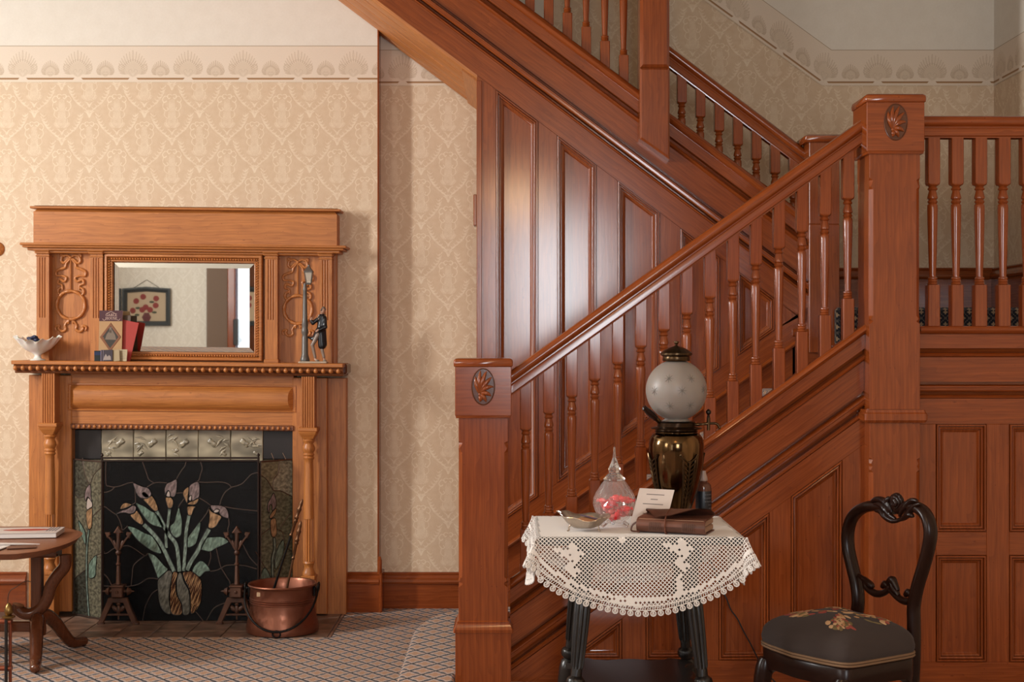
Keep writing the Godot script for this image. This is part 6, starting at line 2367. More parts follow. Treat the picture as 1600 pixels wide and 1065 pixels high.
	var white := mat(Color(0.80, 0.77, 0.75), 0.55)
	var bk := thing("booklet", Vector3(-2.10, y, -6.14), "thick white booklet with a red printed cover at the back of the oval table", "booklet")
	bk.rotation.y = 0.12
	var c := mb()
	c.box(-0.20, 0.001, -0.10, 0.145, 0.0205, 0.09, 0.001)
	part_of(bk, "pages", c, white)
	c = mb()
	c.box(-0.202, 0.0205, -0.102, 0.147, 0.022, 0.092, 0.0005)
	part_of(bk, "cover", c, mat(Color(0.74, 0.70, 0.68), 0.4))
	c = mb()
	c.blob(Vector3(0.0, 0.022, -0.02), Vector3(0.10, 0.0008, 0.035), 14, 4)
	c.box(-0.16, 0.022, 0.03, -0.12, 0.0225, 0.05)
	part_of(bk, "red_print", c, mat(Color(0.62, 0.20, 0.16), 0.5))
	c = mb()
	for k in 4:
		c.box(0.09 + 0.012 * k, 0.022, -0.09, 0.094 + 0.012 * k, 0.0226, 0.03)
	part_of(bk, "dark_print", c, mat(Color(0.25, 0.26, 0.33), 0.5))
	c = mb()
	var pp := thing("paper", Vector3(-2.15, y, -5.88), "folded white leaflet lying in front of the booklet", "paper")
	c.xf = Transform3D(Basis(Vector3(0, 0, 1), 0.0), Vector3.ZERO)
	c.ext(PackedVector2Array([Vector2(-0.26, -0.075), Vector2(-0.22, 0.02), Vector2(0.12, 0.012), Vector2(0.20, -0.008)]), 0.0, 0.003)
	for i in c.v.size():
		c.v[i] = Vector3(c.v[i].x, c.v[i].z + 0.004 * float(c.v[i].x < 0.0), -c.v[i].y)
		c.n[i] = Vector3(c.n[i].x, c.n[i].z, -c.n[i].y)
	part_of(pp, "sheet", c, white)
	var ev := thing("envelope", Vector3(-2.14, y, -5.76), "plain white envelope near the front rim of the oval table", "envelope")
	ev.rotation.y = -0.06
	c = mb()
	c.box(-0.16, 0.0, -0.065, 0.085, 0.004, 0.06, 0.001)
	part_of(ev, "envelope_body", c, white)
	var cd := thing("card", Vector3(-2.00, y, -5.79), "small brown card lying next to the white envelope", "card")
	cd.rotation.y = 0.35
	c = mb()
	c.box(-0.055, 0.0, -0.04, 0.06, 0.003, 0.04, 0.001)
	part_of(cd, "card_sheet", c, mat(Color(0.36, 0.20, 0.125), 0.5))
	# metal rack at the edge of the picture
	var rx := X(14, 419)
	var rz := -5.30
	var rk := thing("metal_rack", Vector3(rx - 0.1, 0, rz), "low rack of copper and black tubes with a brass cone finial by the oval table", "rack")
	var cop := mat(Color(0.52, 0.29, 0.21), 0.28, 0.8)
	b = mb(Vector3.RIGHT, 40)
	for q: float in [Y(970, 419), Y(1043, 419)]:
		b = mb(Vector3.RIGHT, 40)
		b.tube([Vector3(rx - 0.5, q, rz), Vector3(rx + 0.012, q, rz)], 0.0105, 10)
		put(b, "copper_rail", cop, rk)
	b = mb(Vector3.UP, 40)
	b.tube([Vector3(rx + 0.006, 0, rz), Vector3(rx + 0.006, Y(972, 419), rz)], 0.006, 10)
	put(b, "copper_upright", cop, rk)
	b = mb(Vector3.UP, 40)
	b.tube([Vector3(rx - 0.006, 0, rz + 0.01), Vector3(rx - 0.006, Y(966, 419), rz + 0.01)], 0.006, 10)
	put(b, "black_upright", M.ebony, rk)
	b = mb(Vector3.UP, 40)
	var fy := Y(966, 419)
	b.lathe([Vector2(0.012, -0.004), Vector2(0.024, 0.006), Vector2(0.024, 0.011), Vector2(0.010, 0.014), Vector2(0.015, 0.020), Vector2(0.0165, 0.030), Vector2(0.013, 0.044), Vector2(0.007, 0.056), Vector2(0.001, 0.060)], 14, Vector3(rx, fy, rz))
	put(b, "cone_finial", mat(Color(0.50, 0.39, 0.22), 0.3, 0.9), rk)
	b = mb(Vector3.UP, 60)
	b.tube(through([Vector3(X(13, 345), 0.03, -6.44), Vector3(X(14, 345), Y(930, 345), -6.43), Vector3(X(28, 345), Y(915, 345), -6.43), Vector3(X(45, 345), Y(906, 345), -6.42), Vector3(X(57, 345), Y(915, 345), -6.42), Vector3(X(64, 345), Y(945, 345), -6.42), Vector3(X(66, 345), 0.02, -6.41)], 6), 0.002, 5)
	put(b, "wire_hoop", mat(Color(0.36, 0.26, 0.2), 0.5), self, "thin wire hoop standing on the hearth behind the oval table", "wire")

const TX := 0.375       # lace table: middle, half sizes and height
const TZ := -4.39
const TA := 0.300
const TB := 0.250
const TY := 0.776

func drape(u: float, v: float) -> Vector3:
	var du := maxf(absf(u) - TA, 0.0)
	var dv := maxf(absf(v) - TB, 0.0)
	var su := signf(u)
	var sv := signf(v)
	var y := TY + 0.004
	var r0 := 0.012
	if du <= 0.0 and dv <= 0.0:
		return Vector3(TX + u, y, TZ + v)
	if du <= 0.0 or dv <= 0.0:
		var d := maxf(du, dv)
		var out := 0.0
		var dn := 0.0
		if d < r0 * PI / 2.0:
			out = r0 * sin(d / r0)
			dn = r0 * (1.0 - cos(d / r0))
		else:
			var e := d - r0 * PI / 2.0
			var al := u if dv > 0.0 else v
			out = r0 + 0.10 * e + 0.010 * sin(al * 21.0 + 0.8) * smoothstep(0.0, 0.12, e)
			dn = r0 + e * 0.99
		if dv > 0.0:
			return Vector3(TX + u * (1.0 + 0.10 * dv), y - dn, TZ + sv * (TB - r0 * 0.4 + out))
		return Vector3(TX + su * (TA - r0 * 0.4 + out), y - dn, TZ + v)
	var r := sqrt(du * du + dv * dv)
	var th := atan2(dv, du)
	var fl := 0.012 + 0.14 * r + 0.42 * r * pow(sin(2.0 * th), 2.0)
	if r < 0.012:
		fl = r
	var dn2 := sqrt(maxf(r * r - fl * fl * 0.6, 0.0))
	return Vector3(TX + su * (TA - 0.005 + fl * cos(th)), y - dn2, TZ + sv * (TB - 0.005 + fl * sin(th)))

func lace_table() -> void:
	var t := thing("lace_table", Vector3(TX, 0, TZ), "small square black table with fluted splayed legs under the crocheted cloth", "table")
	var b := mb(Vector3.RIGHT)
	b.box(TX - TA, TY - 0.022, TZ - TB, TX + TA, TY, TZ + TB, 0.004)
	put(b, "table_top", M.ebony, t)
	b = mb(Vector3.RIGHT)
	b.box(TX - 0.19, TY - 0.085, TZ - 0.17, TX + 0.19, TY - 0.022, TZ + 0.17, 0.004)
	put(b, "apron", M.ebony, t)
	for sx: float in [-1.0, 1.0]:
		for sz: float in [-1.0, 1.0]:
			var top := Vector3(TX + sx * 0.150, TY - 0.05, TZ + sz * 0.165)
			var bot := Vector3(TX + sx * 0.222, 0.0, TZ + sz * 0.235)
			var d := (top - bot).normalized()
			var side := Vector3(0, 0, 1).cross(d).normalized()
			var bs := Basis(side, d, side.cross(d))
			var len := (top - bot).length()
			b = mb(d, 40)
			var yf := func(y: float) -> float: return (y / (TY - 0.05)) * len
			var pr := []
			for q: Vector2 in [Vector2(0.001, 0.0), Vector2(0.020, 0.0), Vector2(0.022, 0.02), Vector2(0.018, 0.05), Vector2(0.016, 0.12), Vector2(0.022, 0.15), Vector2(0.030, 0.19), Vector2(0.030, 0.24), Vector2(0.030, 0.295), Vector2(0.026, 0.318), Vector2(0.018, 0.326), Vector2(0.0265, 0.335), Vector2(0.029, 0.345), Vector2(0.0265, 0.356), Vector2(0.017, 0.364), Vector2(0.0165, 0.385)]:
				pr.append(Vector2(q.x, yf.call(q.y)))
			b.lathe(pr, 16, bot, bs)
			pr = []
			for q: Vector2 in [Vector2(0.018, 0.615), Vector2(0.021, 0.625), Vector2(0.018, 0.64), Vector2(0.022, 0.66), Vector2(0.022, 0.726)]:
				pr.append(Vector2(q.x, yf.call(q.y)))
			b.lathe(pr, 16, bot, bs)
			var rows := []
			for q: Vector2 in [Vector2(0.0165, 0.384), Vector2(0.0195, 0.392), Vector2(0.0225, 0.46), Vector2(0.0245, 0.54), Vector2(0.0235, 0.59), Vector2(0.019, 0.61), Vector2(0.017, 0.618)]:
				var row := []
				for k in 48:
					var an := -TAU * k / 48
					var cut: float = [0.0, 0.0032, 0.0042, 0.0032][k % 4]
					if q.y < 0.386 or q.y > 0.612:
						cut = 0.0
					row.append(bot + bs * Vector3(cos(an) * (q.x - cut), yf.call(q.y), sin(an) * (q.x - cut)))
				rows.append(row)
			b.grid(rows, false, true)
			put(b, "leg", M.ebony, t)
	b = mb(Vector3.RIGHT)
	var sh := PackedVector2Array()
	for k in 4:
		var an := PI / 2 * k
		for q: Vector2 in [Vector2(0.205, -0.13), Vector2(0.18, -0.11), Vector2(0.17, -0.07), Vector2(0.185, -0.03), Vector2(0.19, 0.0), Vector2(0.185, 0.03), Vector2(0.17, 0.07), Vector2(0.18, 0.11), Vector2(0.205, 0.13), Vector2(0.185, 0.165), Vector2(0.165, 0.185)]:
			sh.append(Vector2(q.x, q.y).rotated(an))
	b.xf = Transform3D(Basis(Vector3.RIGHT, Vector3(0, 0, -1), Vector3.UP), Vector3(TX, 0.31, TZ))
	b.ext(sh, 0.0, 0.018, 0.004)
	put(b, "shelf", M.ebony, t)
	crochet()
	on_table()

func crochet() -> void:
	var cotton := mat(Color(0.90, 0.88, 0.86), 0.85, 0.0, 0.2)
	cotton.rim_enabled = true
	cotton.rim = 0.4
	cotton.backlight_enabled = true
	cotton.backlight = Color(0.30, 0.28, 0.26)
	var cl := thing("tablecloth", Vector3(TX, TY, TZ), "white filet crochet cloth with a scalloped lace edge over the small table", "tablecloth")
	var b := mb()
	var R := 0.470
	var s := 0.0086
	var st := 0.00135
	var n := int(R / s) + 2
	var e1 := Vector2(cos(0.74), sin(0.74)) * s
	var e2 := Vector2(-sin(0.74), cos(0.74)) * s
	for i in range(-n, n + 1):
		for j in range(-n, n + 1):
			var c := e1 * i + e2 * j
			var l := c.length()
			if l > R - 0.018:
				continue
			var q := [c, c + e1, c + e1 + e2, c + e2]
			var on_top := absf(c.x) < TA - 0.008 and absf(c.y) < TB - 0.012
			var fill := on_top
			if l > R - 0.045 and l < R - 0.035:
				fill = true
			# filled motifs: stepped birds and leaves
			var bi := posmod(i + 3, 26)
			var bj := posmod(j - 8, 26)
			if (bi > 6 and bi < 13 and bj > 4 and bj < 10) or (bi > 10 and bi < 16 and bj > 9 and bj < 13) or (bi > 3 and bi < 8 and bj > 8 and bj < 11) or (absi(bi - bj) < 2 and bi > 14 and bi < 20):
				fill = fill or (bi * 3 + bj) % 7 > 0
			var p := []
			for k in 4:
				p.append(drape(q[k].x, q[k].y))
			if fill:
				b.quad(p[0], p[3], p[2], p[1])
				continue
			var m: Vector3 = (p[0] + p[1] + p[2] + p[3]) / 4.0
			var f := 1.0 - 2.0 * st / s
			var h := []
			for k in 4:
				h.append(m + (p[k] - m) * f)
			for k in 4:
				var k2 := (k + 1) % 4
				b.quad(p[k2], p[k], h[k], h[k2])
	put(b, "crochet_mesh", cotton, cl)
	# lace edge: a band, then loops
	b = mb(Vector3.RIGHT, 60)
	var c2 := mb(Vector3.RIGHT, 60)
	var nl := 140
	for k in nl:
		var a0 := TAU * k / nl
		for band: float in [R - 0.016, R - 0.004]:
			var pa := []
			for w in 4:
				var aa := a0 + TAU / nl * w / 3.0
				pa.append(drape(cos(aa) * band, sin(aa) * band))
			b.tube(pa, 0.0017, 5)
		for w in 3:
			var aa := a0 + TAU / nl * w / 3.0
			b.tube([drape(cos(aa) * (R - 0.022), sin(aa) * (R - 0.022)), drape(cos(aa + 0.012) * (R - 0.003), sin(aa + 0.012) * (R - 0.003))], 0.0013, 4)
		var loop := []
		for w in 10:
			var f := TAU * w / 10
			var rr := R + 0.006 + 0.0075 * cos(f)
			var aa := a0 + TAU / nl * 0.5 + 0.0155 * sin(f)
			loop.append(drape(cos(aa) * rr, sin(aa) * rr))
		c2.tube(loop, 0.0019, 5, true)
		var am := a0 + TAU / nl * 0.5
		for w in 3:
			var aw := am + (w - 1) * 0.007
			c2.tube([drape(cos(am) * (R - 0.002), sin(am) * (R - 0.002)), drape(cos(aw) * (R + 0.013 - 0.003 * absf(w - 1)), sin(aw) * (R + 0.013 - 0.003 * absf(w - 1)))], 0.0012, 4)
	put(b, "lace_band", cotton, cl, "", "", "", "stuff")
	put(c2, "lace_scallops", cotton, cl, "", "", "", "stuff")

func on_table() -> void:
	var y0 := TY + 0.0045
	# silver dish
	var dc := Vector3(0.215, y0, -4.275)
	var d := thing("footed_dish", dc, "small silver dish with a wavy leaf rim and bent feet", "dish")
	var silver := mat(Color(0.74, 0.69, 0.64), 0.28, 0.9)
	var b := mb(Vector3.RIGHT, 40)
	var rows := []
	for q: Vector2 in [Vector2(0.002, 0.008), Vector2(0.030, 0.009), Vector2(0.048, 0.018), Vector2(0.060, 0.032), Vector2(0.070, 0.042), Vector2(0.077, 0.046), Vector2(0.076, 0.048), Vector2(0.068, 0.045), Vector2(0.057, 0.035), Vector2(0.045, 0.021), Vector2(0.028, 0.012), Vector2(0.002, 0.011)]:
		var row := []
		for k in 72:
			var an := -TAU * k / 72
			var w := clampf((q.x - 0.03) / 0.045, 0.0, 1.0)
			var rr := q.x * (1.0 + 0.045 * w * sin(an * 6.0) + 0.03 * w * sin(an * 24.0))
			row.append(dc + Vector3(cos(an) * rr * 1.02, q.y + 0.003 * w * cos(an * 6.0 + 1.0) + 0.006 * w * cos(an * 2.0) + 0.006 * w * cos(an + 2.6), sin(an) * rr * 0.85))
		rows.append(row)
	b.grid(rows, false, true)
	put(b, "dish_bowl", silver, d)
	for k in 3:
		var an := TAU * k / 3 + 0.55
		var o := Vector3(cos(an), 0, sin(an))
		b = mb(Vector3.UP, 50)
		b.tube(through([dc + o * 0.044 + Vector3(0, 0.020, 0), dc + o * 0.052 + Vector3(0, 0.012, 0), dc + o * 0.050 + Vector3(0, 0.005, 0), dc + o * 0.057 + Vector3(0, 0.0025, 0)], 4), 0.0026, 6)
		put(b, "foot", silver, d)
	b = mb()
	b.xf = Transform3D(Basis.from_euler(Vector3(0.25, 0.5, 0.12)), dc + Vector3(0.005, 0.030, 0.0))
	b.box(-0.032, 0, -0.018, 0.034, 0.004, 0.018, 0.001)
	put(b, "folded_note", mat(Color(0.70, 0.50, 0.36), 0.5), self, "folded peach paper lying in the silver dish", "paper")
	b = mb()
	b.xf = Transform3D(Basis.from_euler(Vector3(-0.2, -0.4, -0.18)), dc + Vector3(0.022, 0.036, -0.012))
	b.box(-0.03, 0, -0.014, 0.03, 0.004, 0.014, 0.001)
	put(b, "wrapped_mint", mat(Color(0.30, 0.20, 0.28), 0.4), self, "purple wrapped sweet lying in the silver dish", "sweet")
	# cut glass jar with sweets
	var jc := Vector3(X(960, 509.6), y0, -4.36)
	var j := thing("candy_jar", jc, "cut glass candy jar with a pointed lid on the lace cloth", "jar")
	var glass := mat(Color(0.97, 0.97, 0.97, 0.06), 0.02)
	glass.transparency = BaseMaterial3D.TRANSPARENCY_ALPHA
	glass.refraction_enabled = true
	glass.refraction_scale = 0.05
	var crystal := mat(Color(0.97, 0.97, 0.98, 0.05), 0.03)
	crystal.transparency = BaseMaterial3D.TRANSPARENCY_ALPHA
	b = mb(Vector3.UP)
	rows = []
	var outer := [Vector2(0.012, 0.010), Vector2(0.030, 0.013), Vector2(0.046, 0.028), Vector2(0.060, 0.050), Vector2(0.0665, 0.070), Vector2(0.0655, 0.086), Vector2(0.058, 0.104), Vector2(0.044, 0.126), Vector2(0.032, 0.142)]
	for i in outer.size():
		var q: Vector2 = outer[i]
		var row := []
		for k in 40:
			var an := -TAU * (k + 0.5 * (i % 2)) / 40
			var cut := 0.0026 if (k + i) % 2 == 0 else 0.0
			row.append(jc + Vector3(cos(an) * (q.x - cut), q.y, sin(an) * (q.x - cut)))
		rows.append(row)
	for q: Vector2 in [Vector2(0.029, 0.142), Vector2(0.040, 0.125), Vector2(0.053, 0.103), Vector2(0.060, 0.086), Vector2(0.061, 0.070), Vector2(0.055, 0.051), Vector2(0.042, 0.031), Vector2(0.026, 0.019), Vector2(0.010, 0.017)]:
		var row := []
		for k in 40:
			var an := -TAU * k / 40
			row.append(jc + Vector3(cos(an) * q.x, q.y, sin(an) * q.x))
		rows.append(row)
	rows.append(rows[0])
	b.grid(rows, false, true)
	put(b, "jar_body", crystal, j)
	b = mb(Vector3.UP)
	b.lathe([Vector2(0.001, 0.1425), Vector2(0.031, 0.1425), Vector2(0.034, 0.147), Vector2(0.030, 0.152), Vector2(0.022, 0.160), Vector2(0.016, 0.166), Vector2(0.0165, 0.170), Vector2(0.0195, 0.176), Vector2(0.0165, 0.184), Vector2(0.0125, 0.192), Vector2(0.0085, 0.203), Vector2(0.005, 0.212), Vector2(0.0035, 0.228), Vector2(0.0028, 0.243), Vector2(0.0005, 0.246)], 8, jc)
	put(b, "lid", glass, j)
	for k in 3:
		var an := TAU * k / 3 + 0.5
		var o := Vector3(cos(an), 0, sin(an))
		b = mb(Vector3.UP, 50)
		b.tube(through([jc + o * 0.030 + Vector3(0, 0.016, 0), jc + o * 0.040 + Vector3(0, 0.010, 0), jc + o * 0.046 + Vector3(0, 0.007, 0)], 3), 0.0068, 8)
		put(b, "foot", glass, j)
	var pink := mat(Color(0.86, 0.12, 0.16), 0.25)
	var pale := mat(Color(0.85, 0.42, 0.40), 0.3)
	rng.seed = 77
	var kinds := []
	for k in 34:
		var a := rng.randf() * TAU
		var h := 0.026 + 0.062 * rng.randf()
		var rmax: float = lerpf(0.022, 0.046, clampf((h - 0.024) / 0.03, 0, 1))
		var rr := rmax * sqrt(rng.randf())
		var c := jc + Vector3(cos(a) * rr, h, sin(a) * rr)
		var o: Node3D
		if k < 2:
			o = thing("wrapped_candy", c, ["deep pink wrapped candy inside the cut glass jar", "pale pink wrapped candy inside the cut glass jar"][k], "candy", "candies in the glass jar")
			b = mb(Vector3.RIGHT, 40)
			b.blob(c, Vector3(0.014, 0.0085, 0.0085), 8, 6)
			put(b, "sweet", [pink, pale][k], o)
			b = mb(Vector3.RIGHT)
			for s: float in [-1.0, 1.0]:
				for w in 6:
					var f := TAU * w / 6
					var f2 := TAU * (w + 1) / 6
					b.tri(c + Vector3(s * 0.009, 0, 0), c + Vector3(s * 0.020, cos(f) * 0.007, sin(f) * 0.007), c + Vector3(s * 0.018, cos(f2) * 0.004, sin(f2) * 0.004))
			put(b, "wrapper_twist", [pink, pale][k], o)
			kinds.append(o)
		else:
			o = again(kinds[k % 2], c)
		o.rotation = Vector3(rng.randf() * TAU, rng.randf() * TAU, rng.randf_range(-0.6, 0.6))
	# oil lamp made from an urn
	var lc := Vector3(0.520, y0, -4.50)
	var lp := thing("oil_lamp", lc, "brass urn lamp with a frosted glass globe and a side tap", "lamp")
	var brass := mat(Color(0.50, 0.39, 0.265), 0.13, 1.0)
	brass.albedo_texture = M.blot
	var worn := mat(Color(0.38, 0.295, 0.205), 0.30, 0.95)
	worn.albedo_texture = M.blot
	b = mb(Vector3.UP, 50)
	b.lathe([Vector2(0.001, 0.0), Vector2(0.052, 0.0), Vector2(0.054, 0.008), Vector2(0.046, 0.014), Vector2(0.040, 0.022), Vector2(0.042, 0.034), Vector2(0.052, 0.060), Vector2(0.063, 0.092), Vector2(0.074, 0.135), Vector2(0.082, 0.180), Vector2(0.0865, 0.222), Vector2(0.0870, 0.245), Vector2(0.083, 0.264), Vector2(0.074, 0.276), Vector2(0.066, 0.280), Vector2(0.066, 0.288)], 40, lc)
	put(b, "urn", brass, lp)
	b = mb(Vector3.UP, 40)
	b.lathe([Vector2(0.066, 0.282), Vector2(0.068, 0.285), Vector2(0.066, 0.288), Vector2(0.066, 0.291), Vector2(0.080, 0.2925), Vector2(0.081, 0.295), Vector2(0.068, 0.298), Vector2(0.060, 0.300), Vector2(0.060, 0.312), Vector2(0.062, 0.314), Vector2(0.055, 0.317), Vector2(0.001, 0.317)], 32, lc)
	put(b, "gallery", mat(Color(0.20, 0.14, 0.095), 0.28, 0.95), lp)
	# leaf straps down the urn
	for k in 4:
		b = mb(Vector3.UP, 50)
		var a0 := deg_to_rad(68.0 - 90.0 * k)
		var rad := func(y: float) -> float:
			var pts := [Vector2(0.040, 0.022), Vector2(0.042, 0.034), Vector2(0.052, 0.060), Vector2(0.063, 0.092), Vector2(0.074, 0.135), Vector2(0.082, 0.180), Vector2(0.0865, 0.222)]
			for i in pts.size() - 1:
				if y <= pts[i + 1].y:
					return lerpf(pts[i].x, pts[i + 1].x, (y - pts[i].y) / (pts[i + 1].y - pts[i].y))
			return 0.0865
		var on := func(da: float, y: float, up: float) -> Vector3:
			var r: float = rad.call(y) + up
			return lc + Vector3(cos(a0 + da) * r, y, sin(a0 + da) * r)
		for s: float in [-1.0, 1.0]:
			var ps := []
			for i in 14:
				var y := 0.215 - 0.0142 * i
				ps.append(on.call(s * (0.26 - 0.010 * i + (0.10 if i == 0 else 0.0)), y, 0.003))
			b.tube(ps, 0.0035, 6)
			for i in 12:
				var y := 0.200 - 0.0142 * i
				b.tube([on.call(s * 0.02, y - 0.010, 0.004), on.call(s * (0.24 - 0.010 * i), y + 0.004, 0.004)], 0.0026, 5)
		b.tube([on.call(0.0, 0.195, 0.004), on.call(0.0, 0.12, 0.004), on.call(0.0, 0.03, 0.004)], 0.004, 6)
		put(b, "leaf_strap", worn, lp)
	var gc := lc + Vector3(0, 0.414, 0)
	var frosted := mat(Color(0.55, 0.515, 0.49), 0.42)
	frosted.subsurf_scatter_enabled = true
	frosted.subsurf_scatter_strength = 0.3
	frosted.backlight_enabled = true
	frosted.backlight = Color(0.35, 0.33, 0.31)
	b = mb(Vector3.UP, 60)
	var pr := []
	for k in 25:
		var f := lerpf(-1.20, 1.30, k / 24.0)
		pr.append(Vector2(cos(f) * 0.0965, sin(f) * 0.0965))
	pr.push_front(Vector2(0.046, -0.097))
	b.lathe(pr, 40, gc)
	put(b, "globe", frosted, lp)
	for q: Vector2 in [Vector2(0.07, 0.02), Vector2(-0.38, 0.42), Vector2(0.42, 0.42), Vector2(-0.9, 0.0), Vector2(-0.36, -0.50), Vector2(0.40, -0.48), Vector2(0.95, 0.05)]:
		b = mb(Vector3.UP)
		var nrm := Vector3(sin(q.x) * cos(q.y), sin(q.y), cos(q.x) * cos(q.y))
		var sd := Vector3.UP.cross(nrm).normalized()
		var up := nrm.cross(sd)
		for k in 4:
			var f := PI * k / 4
			var dd := sd * cos(f) + up * sin(f)
			b.tube([gc + nrm * 0.0966 - dd * 0.015, gc + nrm * 0.0970, gc + nrm * 0.0960 + dd * 0.015], [0.0003, 0.0011, 0.0003], 5)
		put(b, "etched_star", mat(Color(0.45, 0.42, 0.40), 0.12), lp)
	b = mb(Vector3.UP, 40)
	b.lathe([Vector2(0.042, 0.506), Vector2(0.044, 0.510), Vector2(0.042, 0.520), Vector2(0.050, 0.526), Vector2(0.050, 0.531), Vector2(0.040, 0.540), Vector2(0.022, 0.549), Vector2(0.008, 0.553), Vector2(0.004, 0.556), Vector2(0.0045, 0.560), Vector2(0.008, 0.564), Vector2(0.008, 0.568), Vector2(0.001, 0.570)], 32, lc)
	put(b, "cap", worn, lp)
	b = mb(Vector3(-1, 0.8, 0), 40)
	var hd := Vector3(-0.62, 0.55, 0.35).normalized()
	var h0 := lc + Vector3(-0.055, 0.315, 0.02)
	b.tube([h0, h0 + hd * 0.020], 0.007, 8)
	put(b, "handle_socket", worn, lp)
	b = mb(hd, 50)
	var sd2 := hd.cross(Vector3(0, 0, 1)).normalized()
	b.lathe([Vector2(0.006, 0.015), Vector2(0.0095, 0.020), Vector2(0.0085, 0.026), Vector2(0.0105, 0.034), Vector2(0.0105, 0.055), Vector2(0.008, 0.070), Vector2(0.0085, 0.076), Vector2(0.001, 0.080)], 12, h0, Basis(sd2, hd, sd2.cross(hd)))
	put(b, "wooden_handle", M.rosewood, lp)
	b = mb(Vector3.RIGHT, 50)
	var t0 := lc + Vector3(0.058, 0.306, 0.01)
	b.tube(through([t0, t0 + Vector3(0.022, 0.001, 0.002), t0 + Vector3(0.052, 0.004, 0.003), t0 + Vector3(0.070, 0.001, 0.003), t0 + Vector3(0.078, -0.014, 0.003)], 4), [0.004, 0.0045, 0.0055, 0.004, 0.0035, 0.004, 0.0055, 0.0045, 0.0042, 0.0042, 0.0042, 0.0042, 0.0042, 0.0042, 0.0042, 0.0042, 0.004], 8)
	b.tube([t0 + Vector3(0.042, -0.018, 0.003), t0 + Vector3(0.042, 0.022, 0.003)], [0.005, 0.006], 8)
	put(b, "tap", worn, lp)
	b = mb(Vector3.UP, 50)
	b.lathe([Vector2(0.003, 0.020), Vector2(0.005, 0.026), Vector2(0.003, 0.030), Vector2(0.0085, 0.036), Vector2(0.0085, 0.042), Vector2(0.004, 0.047), Vector2(0.001, 0.049)], 10, t0 + Vector3(0.042, 0, 0.003))
	put(b, "tap_key", mat(Color(0.13, 0.09, 0.06), 0.3, 0.6), lp)
	# printed card leaning on the lamp
	var cdm := mat(Color(0.76, 0.70, 0.66), 0.6)
	var cd := card("printed_card", Vector3(X(1010, 503), y0 + 0.001, -4.385), 0.118, 0.130, 0.0012, -0.62, 0.0, -0.50, cdm, "white printed card leaning against the brass lamp", "card")
	var ink := mat(Color(0.38, 0.34, 0.33), 0.7)
	for k in 6:
		var b2 := mb()
		var w2: float = [0.030, 0.012, 0.034, 0.018, 0.026, 0.030][k]
		b2.box(-w2, 0.108 - 0.017 * k, 0.0, w2, 0.1105 - 0.017 * k, 0.0004)
		part_of(cd, "printed_line", b2, ink)
	# leather journal
	var jb := Vector3(0.488, y0, -4.245)
	var jn := thing("leather_journal", jb, "brown leather journal wrapped with a thong, its flap curling open", "journal")
	jn.rotation.y = -0.36
	jn.scale = Vector3(1.22, 1.18, 1.15)
	var lea := mat(Color(0.47, 0.285, 0.215), 0.42)
	lea.albedo_texture = M.blot
	var c := mb(Vector3.RIGHT, 50)
	var prof := []
	# cover wrapped round the back: U-shaped section in the z-y plane, run along x
	for q: Vector2 in [Vector2(-0.055, 0.0), Vector2(0.040, 0.0), Vector2(0.052, 0.006), Vector2(0.056, 0.018), Vector2(0.052, 0.031), Vector2(0.040, 0.037), Vector2(-0.055, 0.040)]:
		prof.append(q)
	var outl := []
	var inl := []
	for i in prof.size():
		var q: Vector2 = prof[i]
		outl.append(q)
		inl.append(Vector2(q.x - (0.003 if i > 0 and i < 6 else 0.0), lerpf(q.y, 0.019, 0.14)))
	inl.reverse()
	var sec: Array = outl + inl
	var ra := []
	var rb := []
	for q: Vector2 in sec:
		ra.append(Vector3(-0.085, q.y + 0.001, q.x))
		rb.append(Vector3(0.085, q.y + 0.001, q.x))
	c.grid([rb, ra], false, true)
	for row: Array in [ra, rb]:
		for i in 6:
			c.quad(row[i], row[i + 1], row[12 - i], row[13 - i])
	part_of(jn, "cover", c, lea)
	c = mb(Vector3.RIGHT)
	for k in 2:
		c.box(-0.083, [0.004, 0.020][k], -0.052, 0.083, [0.019, 0.036][k], 0.048, 0.003)
	var pg := part_of(jn, "pages", c, mat(Color(0.58, 0.45, 0.36), 0.8))
	c = mb(Vector3.RIGHT, 60)
	var fl := []
	for i in 13:
		var f := i / 12.0
		var an := f * PI * 0.62
		fl.append([Vector3(lerpf(-0.085, -0.035, f * f), 0.042 + sin(f * PI) * 0.012, -0.055 + f * 0.108), Vector3(lerpf(0.088, 0.0, f * f), 0.042 + sin(f * PI * 0.9) * 0.020, -0.055 + f * 0.108)])
	c.grid(fl)
	var fl2 := []
	for e: Array in fl:
		fl2.append([e[1] - Vector3(0, 0.002, 0), e[0] - Vector3(0, 0.002, 0)])
	c.grid(fl2)
	part_of(jn, "flap", c, lea)
	c = mb(Vector3.RIGHT, 50)
	c.xf = Transform3D(Basis.IDENTITY, Vector3(-0.012, 0, 0))
	var th := []
	for q: Vector2 in [Vector2(-0.055, 0.046), Vector2(0.0, 0.056), Vector2(0.045, 0.046), Vector2(0.058, 0.028), Vector2(0.059, 0.012), Vector2(0.048, 0.002), Vector2(0.0, 0.001)]:
		th.append(Vector3(0.0, q.y, q.x))
	c.tube(through(th, 4), 0.0038, 6, false, 0.45, Vector3(1, 0, 0))
	part_of(jn, "thong", c, mat(Color(0.42, 0.24, 0.165), 0.5))
	c = mb(Vector3.RIGHT, 50)
	for x0: float in [-0.052, 0.030]:
		for k in 7:
			var x := x0 + 0.0045 * k
			c.tube([Vector3(x, 0.008, 0.0548), Vector3(x, 0.018, 0.0575), Vector3(x, 0.029, 0.0548)], 0.0010, 4)
	part_of(jn, "stitching", c, mat(Color(0.36, 0.24, 0.18), 0.6))
	c = mb(Vector3.RIGHT, 50)
